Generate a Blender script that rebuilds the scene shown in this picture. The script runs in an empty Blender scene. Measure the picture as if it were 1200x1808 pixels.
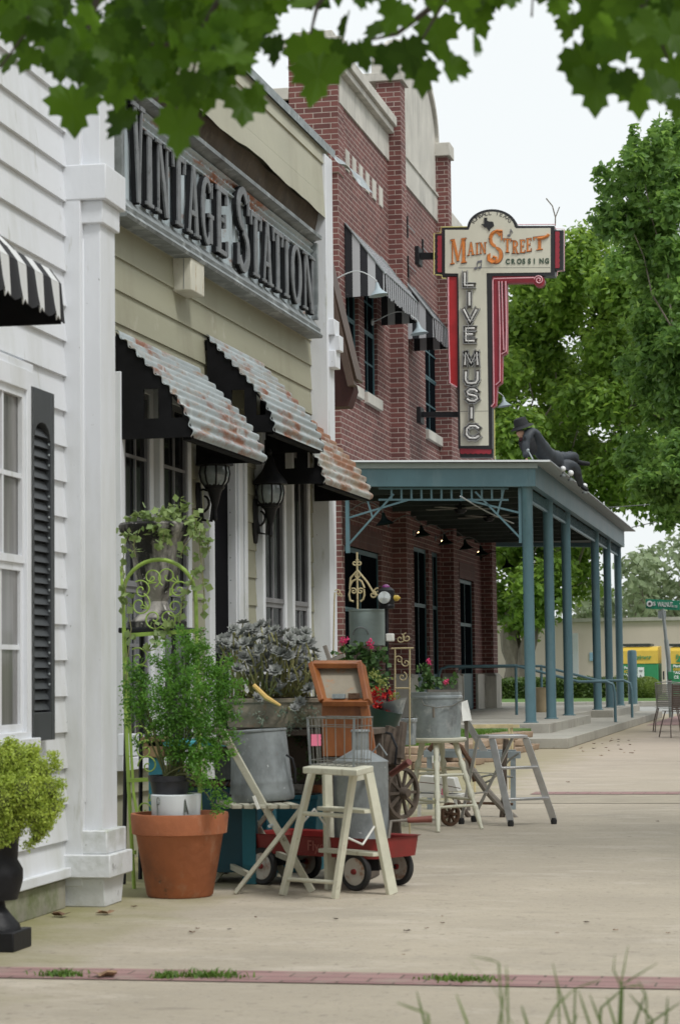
import bpy, math, random
import numpy as np
from mathutils import Vector, Matrix
random.seed(7); rng = np.random.default_rng(7)
sc = bpy.context.scene
C = sc.collection
# ---------------------------------------------------------------- camera
F = 4000.0; CX, CY = 600.0, 904.0; H = 1.1      # focal length and centre in photo pixels, eye height in metres
def _cam(px, py): return Vector((px-CX, -(py-CY), -F))
_Y = _cam(1445, 1183).normalized()
_Z = _cam(1445, 1183).cross(_cam(600, 1192.7)).normalized()
if _Z.y < 0: _Z = -_Z
_X = _Y.cross(_Z).normalized()
RC = Matrix((_X, _Y, _Z))                        # camera -> world
CAM = Vector((0, 0, H))
cd = bpy.data.cameras.new('camera'); cam = bpy.data.objects.new('camera', cd); C.objects.link(cam)
cam.matrix_world = Matrix.Translation(CAM) @ RC.to_4x4()
cd.sensor_fit = 'VERTICAL'; cd.sensor_height = 36; cd.lens = F/1808*36
cd.clip_start = .1; cd.clip_end = 3000
cd.dof.use_dof = True; cd.dof.focus_distance = 21; cd.dof.aperture_fstop = 7.0
sc.camera = cam
# ---------------------------------------------------------------- world, sun, exposure
SUN_EL, SUN_AZ = math.radians(56), math.radians(126)     # azimuth measured clockwise from +Y
w = bpy.data.worlds.new('World'); sc.world = w; w.use_nodes = True
nt = w.node_tree; nt.nodes.clear()
o_ = nt.nodes.new('ShaderNodeOutputWorld'); bg = nt.nodes.new('ShaderNodeBackground')
sky = nt.nodes.new('ShaderNodeTexSky'); sky.sky_type = 'NISHITA'; sky.sun_disc = False
sky.sun_elevation = SUN_EL; sky.sun_rotation = SUN_AZ; sky.dust_density = 4; sky.air_density = 1.3; sky.ozone_density = 1
hs = nt.nodes.new('ShaderNodeHueSaturation'); hs.inputs['Saturation'].default_value = .25
mx = nt.nodes.new('ShaderNodeMix'); mx.data_type = 'RGBA'
ns = nt.nodes.new('ShaderNodeTexNoise'); ns.inputs['Scale'].default_value = 1.6; ns.inputs['Detail'].default_value = 5
mr = nt.nodes.new('ShaderNodeMapRange'); mr.inputs[3].default_value = .72; mr.inputs[4].default_value = .95
nt.links.new(ns.outputs['Fac'], mr.inputs[0]); nt.links.new(mr.outputs[0], mx.inputs[0])
nt.links.new(sky.outputs[0], hs.inputs['Color']); nt.links.new(hs.outputs[0], mx.inputs[6])
mx.inputs[7].default_value = (8.3, 8.7, 8.8, 1)          # the overcast cloud layer
bg.inputs['Strength'].default_value = .088
nt.links.new(mx.outputs[2], bg.inputs[0]); nt.links.new(bg.outputs[0], o_.inputs[0])
sd = bpy.data.lights.new('sun', 'SUN'); sd.energy = 1.5; sd.angle = math.radians(14); sd.color = (1, .985, .955)
sun = bpy.data.objects.new('sun', sd); C.objects.link(sun)
sv = Vector((math.sin(SUN_AZ)*math.cos(SUN_EL), math.cos(SUN_AZ)*math.cos(SUN_EL), math.sin(SUN_EL)))
sun.rotation_euler = sv.to_track_quat('Z', 'Y').to_euler(); sun.location = (0, 0, 30)
sc.view_settings.view_transform = 'Standard'; sc.view_settings.look = 'None'
sc.view_settings.exposure = 0.48; sc.view_settings.gamma = 1
sc.render.resolution_x = 679; sc.render.resolution_y = 1024
# ---------------------------------------------------------------- pixel -> world (used only to read positions off the photograph)
def ray(px, py): return (RC @ _cam(px, py)).normalized()
def at(px, py, Y):
    d = ray(px, py); return CAM + d*(Y/d.y)
def G(px, py, z=0.):
    d = ray(px, py); return CAM + d*((z-H)/d.z)
def atx(px, py, X):
    d = ray(px, py); return CAM + d*(X/d.x)
class Frame:          # local x = outward from the facade, y = along it away from the camera, z up
    def __init__(s, O, vpx):
        d = ray(vpx, 1183-.0115*(vpx-1445)); d.z = 0; d.normalize()
        s.d = d; s.n = Vector((d.y, -d.x, 0)); s.O = Vector(O)
        s.rz = math.atan2(-d.x, d.y)
        s.M = Matrix.Translation(s.O) @ Matrix.Rotation(s.rz, 4, 'Z')
    def uz(s, px, py, v=0.):
        r = ray(px, py); P = s.O + s.n*v
        t = (P-CAM).dot(s.n)/r.dot(s.n); h = CAM + r*t
        return (h-s.O).dot(s.d), h.z
    def u(s, px, py, v=0.): return s.uz(px, py, v)[0]
    def z(s, px, py, v=0.): return s.uz(px, py, v)[1]
    def vz(s, px, py, u):             # on the plane u = const (perpendicular to the facade)
        r = ray(px, py); P = s.O + s.d*u
        t = (P-CAM).dot(s.d)/r.dot(s.d); h = CAM + r*t
        return (h-s.O).dot(s.n), h.z
# ---------------------------------------------------------------- mesh helpers
WM = {}
def V(*a): return Vector(a)
class MB:
    def __init__(s): s.v = []; s.f = []
    def poly(s, pts): 
        n = len(s.v); s.v += [Vector(p) for p in pts]; s.f.append(list(range(n, n+len(pts)))); return s
    def box(s, x0, x1, y0, y1, z0, z1):
        n = len(s.v)
        s.v += [V(x, y, z) for z in (z0, z1) for y in (y0, y1) for x in (x0, x1)]
        s.f += [[n+i for i in q] for q in ((0,2,3,1),(4,5,7,6),(0,1,5,4),(2,6,7,3),(0,4,6,2),(1,3,7,5))]; return s
    def beam(s, p, q, w, h=None, up=(0,0,1), w2=None):
        h = h or w; w2 = w2 or w; p = Vector(p); q = Vector(q); d = (q-p).normalized(); up = Vector(up)
        if abs(d.dot(up)) > .98: up = V(0, 1, 0)
        a = d.cross(up).normalized(); b = a.cross(d).normalized(); n = len(s.v)
        for P, ww in ((p, w), (q, w2)):
            s.v += [P-a*ww/2-b*h/2, P+a*ww/2-b*h/2, P+a*ww/2+b*h/2, P-a*ww/2+b*h/2]
        s.f += [[n+i for i in f] for f in ((3,2,1,0),(4,5,6,7),(0,1,5,4),(1,2,6,5),(2,3,7,6),(3,0,4,7))]; return s
    def tube(s, pts, r, n=8, closed=False, flat=1.0):
        pts = [Vector(p) for p in pts]; k = len(pts); rs = r if isinstance(r, (list, tuple)) else [r]*k
        base = len(s.v); prev = None
        for i, P in enumerate(pts):
            if closed: d = pts[(i+1) % k]-pts[i-1]
            else: d = pts[min(i+1, k-1)]-pts[max(i-1, 0)]
            if d.length < 1e-9: d = V(0, 0, 1)
            d.normalize()
            if prev is None:
                a = d.cross(V(0, 0, 1)); 
                if a.length < .1: a = d.cross(V(0, 1, 0))
            else: a = prev-d*prev.dot(d)
            a.normalize(); prev = a; b = d.cross(a)
            for j in range(n):
                t = 2*math.pi*j/n; s.v.append(P+(a*math.cos(t)+b*math.sin(t)*flat)*rs[i])
        for i in range(k if closed else k-1):
            for j in range(n):
                i2 = (i+1) % k
                s.f.append([base+i*n+j, base+i*n+(j+1) % n, base+i2*n+(j+1) % n, base+i2*n+j])
        if not closed:
            s.f.append([base+j for j in range(n)][::-1]); s.f.append([base+(k-1)*n+j for j in range(n)])
        return s
    def lathe(s, prof, c=(0,0,0), n=32, tilt=None, sx=1, sy=1, caps=True):
        c = Vector(c); base = len(s.v); R = tilt.to_3x3() if tilt is not None else Matrix.Identity(3); k = len(prof)
        for r, z in prof:
            for j in range(n):
                t = 2*math.pi*j/n; s.v.append(c+R @ V(r*math.cos(t)*sx, r*math.sin(t)*sy, z))
        for i in range(k-1):
            for j in range(n): s.f.append([base+i*n+j, base+i*n+(j+1) % n, base+(i+1)*n+(j+1) % n, base+(i+1)*n+j])
        if not caps: return s
        if prof[0][0] > 1e-4: s.f.append([base+j for j in range(n)][::-1])
        if prof[-1][0] > 1e-4: s.f.append([base+(k-1)*n+j for j in range(n)])
        return s
    def prism(s, pts, off):          # closed planar polygon extruded by a vector
        off = Vector(off); n = len(s.v); k = len(pts); pts = [Vector(p) for p in pts]
        s.v += pts+[p+off for p in pts]
        s.f.append([n+i for i in range(k)][::-1]); s.f.append([n+k+i for i in range(k)])
        for i in range(k): j = (i+1) % k; s.f.append([n+i, n+j, n+k+j, n+k+i])
        return s
    def grid(s, fn, nu, nv):
        n = len(s.v)
        for i in range(nu+1):
            for j in range(nv+1): s.v.append(Vector(fn(i/nu, j/nv)))
        for i in range(nu):
            for j in range(nv):
                a = n+i*(nv+1)+j; s.f.append([a, a+nv+1, a+nv+2, a+1])
        return s
    def sphere(s, c, r, nu=14, nv=9, sx=1, sy=1, sz=1):
        pr = [(r*math.sin(math.pi*i/nv), -r*math.cos(math.pi*i/nv)*sz) for i in range(nv+1)]
        pr[0] = (0, pr[0][1]); pr[-1] = (0, pr[-1][1])
        return s.lathe(pr, c, nu, sx=sx, sy=sy)
    def build(s, name, mat, parent=None, local=False, loc=None, smooth=None, bevel=0, solid=0):
        me = bpy.data.meshes.new(name); vs = s.v
        if parent is not None and not local:
            Mi = WM[parent.name].inverted(); vs = [Mi @ v for v in vs]
        elif parent is None and not local:
            if loc is None:
                xs = [v.x for v in vs]; ys = [v.y for v in vs]
                loc = ((min(xs)+max(xs))/2, (min(ys)+max(ys))/2, min(v.z for v in vs))
            L = Vector(loc); vs = [v-L for v in vs]
        me.from_pydata([tuple(v) for v in vs], [], s.f); me.update()
        o = bpy.data.objects.new(name, me); C.objects.link(o); me.materials.append(mat)
        if parent is not None: o.parent = parent; WM[o.name] = WM[parent.name]
        elif loc is not None: o.location = loc; WM[o.name] = Matrix.Translation(Vector(loc))
        else: WM[o.name] = Matrix.Identity(4)
        if smooth is None: smooth = 40
        if smooth:
            import bmesh
            bm = bmesh.new(); bm.from_mesh(me); bmesh.ops.remove_doubles(bm, verts=bm.verts, dist=1e-5) if smooth == 1 else None
            bmesh.ops.recalc_face_normals(bm, faces=bm.faces)
            lim = math.radians(smooth if smooth > 1 else 60)
            for f in bm.faces: f.smooth = True
            for e in bm.edges:
                e.smooth = len(e.link_faces) == 2 and e.calc_face_angle(0) < lim
            bm.to_mesh(me); bm.free()
        if bevel:
            b = o.modifiers.new('bevel', 'BEVEL'); b.width = bevel; b.segments = 2; b.limit_method = 'ANGLE'; b.angle_limit = math.radians(40)
        if solid:
            b = o.modifiers.new('solid', 'SOLIDIFY'); b.thickness = solid; b.offset = 0
        return o
def tag(o, label=None, cat=None, group=None, kind=None):
    if label: o['label'] = label
    if cat: o['category'] = cat
    if group: o['group'] = group
    if kind: o['kind'] = kind
    return o
def thing(name, loc, label, cat, group=None, rz=0.):
    o = bpy.data.objects.new(name, None); C.objects.link(o); o.location = loc; o.rotation_euler = (0, 0, rz); o.empty_display_size = .2
    WM[o.name] = Matrix.Translation(Vector(loc)) @ Matrix.Rotation(rz, 4, 'Z'); return tag(o, label, cat, group)
def fthing(name, fr, label, cat, group=None):    # a thing whose parts are given in a facade frame
    o = thing(name, fr.O, label, cat, group, fr.rz); return o
def dup(root, loc, rz=0., label=None):
    def cp(o, par):
        c = o.copy(); C.objects.link(c)
        if par is not None: c.parent = par
        for ch in list(o.children): cp(ch, c)
        return c
    r = cp(root, None); r.location = loc; r.rotation_euler = (0, 0, rz)
    if label: r['label'] = label
    return r
# ---------------------------------------------------------------- materials
def srgb(r, g, b): return tuple(((c/255)/12.92 if c <= 10 else ((c/255+.055)/1.055)**2.4) for c in (r, g, b))
def N(nt, t, **k):
    n = nt.nodes.new(t)
    for a, b in k.items():
        if hasattr(n, a): setattr(n, a, b)
    return n
def mat(name, col, rough=.6, metal=0., var=.12, vs=5., bump=0., bs=40., stains=(), spec=.5, sc3=(1,1,1), coat=0, vs2=None):
    m = bpy.data.materials.new(name); m.use_nodes = True; nt = m.node_tree; b = nt.nodes['Principled BSDF']; L = nt.links.new
    tc = N(nt, 'ShaderNodeTexCoord'); mp = N(nt, 'ShaderNodeMapping'); mp.inputs['Scale'].default_value = sc3
    L(tc.outputs['Object'], mp.inputs[0])
    n1 = N(nt, 'ShaderNodeTexNoise'); n1.inputs['Scale'].default_value = vs; n1.inputs['Detail'].default_value = 7; n1.inputs['Roughness'].default_value = .6
    L(mp.outputs[0], n1.inputs['Vector'])
    r1 = N(nt, 'ShaderNodeMapRange'); r1.inputs[1].default_value = .3; r1.inputs[2].default_value = .7
    L(n1.outputs['Fac'], r1.inputs[0])
    mx = N(nt, 'ShaderNodeMix'); mx.data_type = 'RGBA'; L(r1.outputs[0], mx.inputs[0])
    mx.inputs[6].default_value = tuple(min(1, c*(1-var)) for c in col[:3])+(1,); mx.inputs[7].default_value = tuple(min(1, c*(1+var)) for c in col[:3])+(1,)
    cur = mx.outputs[2]
    for i, (c, s, lo, hi, *rest) in enumerate(stains):
        n2 = N(nt, 'ShaderNodeTexNoise'); n2.inputs['Scale'].default_value = s; n2.inputs['Detail'].default_value = 8; n2.inputs['Roughness'].default_value = .65
        mp2 = N(nt, 'ShaderNodeMapping'); mp2.inputs['Location'].default_value = (3.1*i+1, 5.7*i, 2.2*i)
        mp2.inputs['Scale'].default_value = rest[0] if rest else (1, 1, 1)
        L(tc.outputs['Object'], mp2.inputs[0]); L(mp2.outputs[0], n2.inputs['Vector'])
        r2 = N(nt, 'ShaderNodeMapRange'); r2.inputs[1].default_value = lo; r2.inputs[2].default_value = hi; L(n2.outputs['Fac'], r2.inputs[0])
        m2 = N(nt, 'ShaderNodeMix'); m2.data_type = 'RGBA'; L(r2.outputs[0], m2.inputs[0]); L(cur, m2.inputs[6]); m2.inputs[7].default_value = tuple(c[:3])+(1,)
        cur = m2.outputs[2]
    L(cur, b.inputs['Base Color'])
    rr = N(nt, 'ShaderNodeMapRange'); rr.inputs[3].default_value = max(0, rough-.08); rr.inputs[4].default_value = min(1, rough+.1)
    L(n1.outputs['Fac'], rr.inputs[0]); L(rr.outputs[0], b.inputs['Roughness'])
    b.inputs['Metallic'].default_value = metal; b.inputs['Specular IOR Level'].default_value = spec; b.inputs['Coat Weight'].default_value = coat
    if bump:
        n3 = N(nt, 'ShaderNodeTexNoise'); n3.inputs['Scale'].default_value = bs; n3.inputs['Detail'].default_value = 6; L(mp.outputs[0], n3.inputs['Vector'])
        bp = N(nt, 'ShaderNodeBump'); bp.inputs['Strength'].default_value = bump; bp.inputs['Distance'].default_value = .02
        L(n3.outputs['Fac'], bp.inputs['Height']); L(bp.outputs[0], b.inputs['Normal'])
    return m
def leafmat(name, c1, c2, trans=.35, rough=.45, lo=0., c3=None, pat=1.2):
    m = bpy.data.materials.new(name); m.use_nodes = True; nt = m.node_tree; b = nt.nodes['Principled BSDF']; L = nt.links.new
    ge = N(nt, 'ShaderNodeNewGeometry'); cr = N(nt, 'ShaderNodeValToRGB'); e = cr.color_ramp.elements
    e[0].color = tuple(c1)+(1,); e[1].color = tuple(c2)+(1,)
    if c3: x = e.new(.93); x.color = tuple(c2)+(1,); e[-1].color = tuple(c3)+(1,)
    tc = N(nt, 'ShaderNodeTexCoord'); n1 = N(nt, 'ShaderNodeTexNoise'); n1.inputs['Scale'].default_value = pat; n1.inputs['Detail'].default_value = 3
    L(tc.outputs['Object'], n1.inputs['Vector'])
    ad = N(nt, 'ShaderNodeMath'); ad.operation = 'MULTIPLY_ADD'; ad.inputs[1].default_value = .55; L(ge.outputs['Random Per Island'], ad.inputs[0])
    sb = N(nt, 'ShaderNodeMath'); sb.operation = 'MULTIPLY_ADD'; sb.inputs[1].default_value = 1.2; sb.inputs[2].default_value = -.35; L(n1.outputs['Fac'], sb.inputs[0]); L(sb.outputs[0], ad.inputs[2])
    L(ad.outputs[0], cr.inputs[0]); L(cr.outputs[0], b.inputs['Base Color']); b.inputs['Roughness'].default_value = rough; b.inputs['Specular IOR Level'].default_value = .35
    t = N(nt, 'ShaderNodeBsdfTranslucent'); h = N(nt, 'ShaderNodeHueSaturation'); h.inputs['Value'].default_value = 1.5; h.inputs['Hue'].default_value = .48; L(cr.outputs[0], h.inputs['Color']); L(h.outputs[0], t.inputs[0])
    ms = N(nt, 'ShaderNodeMixShader'); ms.inputs[0].default_value = trans; L(b.outputs[0], ms.inputs[1]); L(t.outputs[0], ms.inputs[2])
    L(ms.outputs[0], nt.nodes['Material Output'].inputs[0]); return m
def glassmat(name, col=(.012,.014,.016), rough=.06):
    m = mat(name, col, rough, var=.3, vs=2, spec=.8); m.node_tree.nodes['Principled BSDF'].inputs['Roughness'].default_value = rough
    for l in list(m.node_tree.links):
        if l.to_socket.name == 'Roughness': m.node_tree.links.remove(l)
    m.node_tree.nodes['Principled BSDF'].inputs['Roughness'].default_value = rough; return m
def emit(name, col, s):
    m = mat(name, col, .4); b = m.node_tree.nodes['Principled BSDF']; b.inputs['Emission Color'].default_value = tuple(col)+(1,); b.inputs['Emission Strength'].default_value = s; return m
def brickmat(name, c1, c2, mortar, bw=.26, rh=.0865, vertical=False):
    m = bpy.data.materials.new(name); m.use_nodes = True; nt = m.node_tree; b = nt.nodes['Principled BSDF']; L = nt.links.new
    tc = N(nt, 'ShaderNodeTexCoord'); sx = N(nt, 'ShaderNodeSeparateXYZ'); L(tc.outputs['Object'], sx.inputs[0])
    ad = N(nt, 'ShaderNodeMath'); ad.operation = 'ADD'; L(sx.outputs[0], ad.inputs[0]); L(sx.outputs[1], ad.inputs[1])
    cb = N(nt, 'ShaderNodeCombineXYZ')
    L(ad.outputs[0], cb.inputs[1 if vertical else 0]); L(sx.outputs[2], cb.inputs[0 if vertical else 1])
    br = N(nt, 'ShaderNodeTexBrick'); br.offset = .5; br.inputs['Scale'].default_value = 1; br.inputs['Brick Width'].default_value = bw; br.inputs['Row Height'].default_value = rh
    br.inputs['Mortar Size'].default_value = .0075; br.inputs['Mortar Smooth'].default_value = .15; br.inputs['Bias'].default_value = -.1
    br.inputs['Color1'].default_value = tuple(c1)+(1,); br.inputs['Color2'].default_value = tuple(c2)+(1,); br.inputs['Mortar'].default_value = tuple(mortar)+(1,)
    L(cb.outputs[0], br.inputs[0])
    n1 = N(nt, 'ShaderNodeTexNoise'); n1.inputs['Scale'].default_value = .7; n1.inputs['Detail'].default_value = 8; n1.inputs['Roughness'].default_value = .7; L(tc.outputs['Object'], n1.inputs['Vector'])
    r1 = N(nt, 'ShaderNodeMapRange'); r1.inputs[1].default_value = .3; r1.inputs[2].default_value = .7; r1.inputs[3].default_value = .72; r1.inputs[4].default_value = 1.2; L(n1.outputs['Fac'], r1.inputs[0])
    h = N(nt, 'ShaderNodeHueSaturation'); L(br.outputs[0], h.inputs['Color']); L(r1.outputs[0], h.inputs['Value']); L(h.outputs[0], b.inputs['Base Color'])
    b.inputs['Roughness'].default_value = .85
    n2 = N(nt, 'ShaderNodeTexNoise'); n2.inputs['Scale'].default_value = 60; L(tc.outputs['Object'], n2.inputs['Vector'])
    a2 = N(nt, 'ShaderNodeMath'); a2.operation = 'MULTIPLY_ADD'; a2.inputs[1].default_value = -1; L(br.outputs['Fac'], a2.inputs[0])
    a3 = N(nt, 'ShaderNodeMath'); a3.operation = 'MULTIPLY'; a3.inputs[1].default_value = .3; L(n2.outputs['Fac'], a3.inputs[0]); L(a3.outputs[0], a2.inputs[2])
    bp = N(nt, 'ShaderNodeBump'); bp.inputs['Strength'].default_value = .7; bp.inputs['Distance'].default_value = .008; L(a2.outputs[0], bp.inputs['Height']); L(bp.outputs[0], b.inputs['Normal'])
    return m
M = {}
M['white'] = mat('white_paint', (.68,.70,.735), .5, var=.05, vs=1.5, bump=.12, bs=18, stains=[((.50,.51,.48), 1.6, .52, .8, (1,1,.25)), ((.45,.46,.42), 9, .62, .72, (1,1,.2)), ((.2,.2,.19), 34, .69, .73)], sc3=(1,1,.4))
M['tan'] = mat('tan_siding_paint', (.315,.308,.225), .6, var=.08, vs=1.4, bump=.08, bs=18, stains=[((.22,.2,.14), 1.7, .55, .85, (1,1,.3)), ((.42,.4,.32), 5, .6, .75)], sc3=(1,.3,1))
M['tan2'] = mat('tan_parapet_paint', (.42,.41,.32), .6, var=.1, vs=1.1, bump=.08, bs=14, stains=[((.34,.32,.24), 1.6, .5, .8, (1,1,.5))])
M['concrete'] = mat('pavement_concrete', (.395,.345,.27), .85, var=.12, vs=.8, bump=.35, bs=22,
    stains=[((.31,.275,.22), .8, .5, .75, (.8,1.4,1)), ((.49,.435,.36), 2.6, .52, .75, (.8,1.3,1)), ((.35,.31,.25), 13, .56, .7, (.8,1.2,1)), ((.26,.225,.18), 3.1, .64, .74, (.6,1.6,1)), ((.24,.21,.165), 18, .6, .7), ((.2,.175,.14), 42, .6, .68), ((.52,.47,.4), 55, .62, .7), ((.3,.27,.2), 5, .6, .72, (.6,3,1)), ((.16,.14,.11), 75, .69, .75)])
M['slab'] = mat('porch_concrete', (.36,.345,.30), .8, var=.1, vs=2, bump=.15, bs=30, stains=[((.24,.22,.19), 1.2, .5, .8), ((.2,.185,.16), 6, .6, .72), ((.15,.14,.12), 30, .66, .73)])
M['caststone'] = mat('cast_stone', (.52,.5,.45), .8, var=.12, vs=1.5, bump=.15, bs=30, stains=[((.22,.22,.2), 2.4, .5, .85, (1,1,.25))])
M['brick'] = brickmat('red_brick', (.18,.066,.058), (.11,.042,.039), (.40,.33,.29), .30, .0925)
M['galv'] = mat('galvanised_metal', (.33,.37,.385), .5, .45, var=.25, vs=9, bump=.1, bs=18, stains=[((.5,.53,.54), 12, .54, .64), ((.17,.185,.19), 5, .54, .74, (1,1,.5)), ((.22,.14,.09), 8, .68, .76)])
M['galvd'] = mat('dull_galvanised_metal', (.21,.23,.235), .6, .35, var=.3, vs=6, bump=.15, bs=14, stains=[((.40,.43,.44), 5, .54, .66), ((.11,.12,.12), 4, .55, .7, (1,1,.5)), ((.5,.52,.52), 24, .66, .72), ((.16,.09,.055), 9, .66, .76)])
M['rusty'] = mat('rusty_corrugated_metal', (.35,.39,.40), .6, .25, var=.18, vs=6, bump=.08, bs=30, sc3=(1,.4,1),
    stains=[((.25,.10,.055), 3.0, .53, .63, (1,.55,1.6)), ((.33,.21,.14), 9, .56, .68, (1,.4,1.4)), ((.3,.27,.23), 7, .55, .7, (1,.4,1)), ((.56,.6,.6), 5, .6, .72)])
M['rusty3'] = mat('very_rusty_corrugated_metal', (.42,.44,.42), .65, .2, var=.18, vs=6, bump=.08, bs=30, sc3=(1,.4,1),
    stains=[((.28,.13,.07), 2.6, .44, .56, (1,.55,1.6)), ((.2,.08,.045), 8, .55, .64, (1,.4,1.4)), ((.28,.22,.15), 6, .5, .68, (1,.4,1)), ((.5,.52,.5), 7, .58, .7)])
M['black'] = mat('black_paint', (.008,.008,.009), .75, var=.3, vs=8, bump=.05, spec=.12)
M['blackiron'] = mat('black_iron', (.010,.010,.012), .5, .0, spec=.3, var=.3, vs=20, bump=.1, bs=60)
M['shutter'] = mat('charcoal_shutter_paint', (.045,.05,.055), .5, var=.2, vs=5)
M['letter'] = mat('black_letter_edge', (.012,.013,.015), .7, spec=.2)
M['letterface'] = mat('grey_letter_face', (.17,.18,.19), .7, var=.25, vs=9, bump=.15, bs=30, stains=[((.2,.21,.22), 6, .6, .75), ((.06,.065,.07), 14, .6, .7)])
M['glass'] = glassmat('dark_window_glass', (.01,.011,.012), .12); M['glass'].node_tree.nodes['Principled BSDF'].inputs['IOR'].default_value = 1.2
M['teal'] = mat('teal_canopy_paint', (.082,.16,.19), .45, var=.12, vs=2, bump=.06, stains=[((.15,.22,.24), 2.2, .55, .8, (1,1,.3)), ((.05,.09,.1), 7, .64, .74, (1,1,.3))])
M['tealwin'] = mat('teal_window_paint', (.05,.12,.14), .5, var=.15)
M['stone'] = mat('foundation_stone', (.26,.25,.2), .9, var=.3, vs=4, bump=.5, bs=14, stains=[((.1,.13,.03), 2.5, .5, .7), ((.4,.37,.33), 6, .6, .7)])
# ================================================================ SETTING
def struct(o): o['kind'] = 'structure'; return o
grassm = mat('lawn_green', (.07,.14,.02), .9, var=.3, vs=3, bump=.3, bs=60)
asph = mat('asphalt', (.12,.12,.115), .9, var=.15, vs=3, bump=.2, bs=60, stains=[((.2,.2,.19), 1, .5, .8)])
paver = brickmat('red_paver', (.25,.125,.115), (.17,.085,.08), (.14,.115,.1), .2, .1)
struct(MB().box(-400, 400, -30, 600, -.5, -.02).build('ground', mat('earth', (.2,.18,.13), .95), smooth=0))
PAVW = -7.1
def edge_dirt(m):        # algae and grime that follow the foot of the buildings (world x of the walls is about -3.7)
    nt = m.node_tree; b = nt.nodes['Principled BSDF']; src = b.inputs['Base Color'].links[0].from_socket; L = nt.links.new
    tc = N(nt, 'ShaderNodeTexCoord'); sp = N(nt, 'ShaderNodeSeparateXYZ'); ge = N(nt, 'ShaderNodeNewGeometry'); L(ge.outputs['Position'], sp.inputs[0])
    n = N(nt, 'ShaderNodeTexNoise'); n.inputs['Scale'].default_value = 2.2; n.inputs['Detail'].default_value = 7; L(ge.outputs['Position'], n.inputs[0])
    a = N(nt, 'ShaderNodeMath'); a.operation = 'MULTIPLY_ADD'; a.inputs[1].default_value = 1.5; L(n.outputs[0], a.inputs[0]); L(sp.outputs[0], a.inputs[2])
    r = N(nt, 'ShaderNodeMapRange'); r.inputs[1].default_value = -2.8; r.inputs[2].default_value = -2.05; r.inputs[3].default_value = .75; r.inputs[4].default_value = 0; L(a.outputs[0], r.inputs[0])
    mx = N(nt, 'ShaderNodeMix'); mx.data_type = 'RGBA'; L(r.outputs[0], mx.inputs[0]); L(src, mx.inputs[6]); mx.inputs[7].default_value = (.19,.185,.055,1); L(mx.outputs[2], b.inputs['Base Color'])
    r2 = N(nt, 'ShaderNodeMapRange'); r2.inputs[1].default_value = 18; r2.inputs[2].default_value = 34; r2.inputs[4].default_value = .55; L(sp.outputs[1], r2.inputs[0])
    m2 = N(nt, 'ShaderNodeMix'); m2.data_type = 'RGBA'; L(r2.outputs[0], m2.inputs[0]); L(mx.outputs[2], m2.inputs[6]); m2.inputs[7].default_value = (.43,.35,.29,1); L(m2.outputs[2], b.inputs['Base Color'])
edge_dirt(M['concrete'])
struct(MB().poly([(-9, -6, 0), (14, -6, 0), (14, 60, 0), (-9, 60, 0)]).build('pavement', M['concrete'], smooth=0))
def band(y0, y1, x0=-3.7, x1=14, z=.004, name='brick_band'):
    m = bpy.data.materials.get('band_paver')
    return struct(MB().poly([(x0, y0, z), (x1, y0, z), (x1, y1, z), (x0, y1, z)]).build(name, bandm, smooth=0))
def bandmat():      # pavers laid in a soldier row: bricks seen on a horizontal sheet
    m = bpy.data.materials.new('band_paver'); m.use_nodes = True; nt = m.node_tree; b = nt.nodes['Principled BSDF']; L = nt.links.new
    tc = N(nt, 'ShaderNodeTexCoord'); br = N(nt, 'ShaderNodeTexBrick'); br.inputs['Scale'].default_value = 1
    br.inputs['Brick Width'].default_value = .205; br.inputs['Row Height'].default_value = .102; br.inputs['Mortar Size'].default_value = .004
    br.inputs['Color1'].default_value = (.33,.20,.19,1); br.inputs['Color2'].default_value = (.25,.145,.14,1); br.inputs['Mortar'].default_value = (.09,.07,.05,1)
    n1 = N(nt, 'ShaderNodeTexNoise'); n1.inputs['Scale'].default_value = 7; n1.inputs['Detail'].default_value = 8; L(tc.outputs['Object'], n1.inputs[0])
    r1 = N(nt, 'ShaderNodeMapRange'); r1.inputs[1].default_value = .5; r1.inputs[2].default_value = .75; L(n1.outputs[0], r1.inputs[0])
    mx = N(nt, 'ShaderNodeMix'); mx.data_type = 'RGBA'; L(r1.outputs[0], mx.inputs[0]); L(tc.outputs['Object'], br.inputs[0]); L(br.outputs[0], mx.inputs[6]); mx.inputs[7].default_value = (.3,.24,.2,1)
    L(mx.outputs[2], b.inputs[0]); b.inputs['Roughness'].default_value = .9
    bp = N(nt, 'ShaderNodeBump'); bp.inputs['Strength'].default_value = .6; bp.inputs['Distance'].default_value = .01; bp.invert = True; L(br.outputs['Fac'], bp.inputs['Height']); L(bp.outputs[0], b.inputs['Normal'])
    return m
bandm = bandmat()
yb0, yb1 = G(600, 1738).y, G(600, 1718).y
band(yb0, yb1)
band(G(1000, 1403).y, G(1000, 1398.5).y, x0=-2.6)
struct(MB().poly([(-3, G(1000, 1419).y, .003), (14, G(1000, 1419).y, .003), (14, G(1000, 1404).y, .003), (-3, G(1000, 1404).y, .003)]).build('concrete_strip', mat('grey_concrete_strip', (.33,.29,.225), .9, var=.12, vs=3, bump=.3, stains=[((.2,.17,.13), 9, .6, .7, (.4,1.5,1))]), smooth=0))
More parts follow.
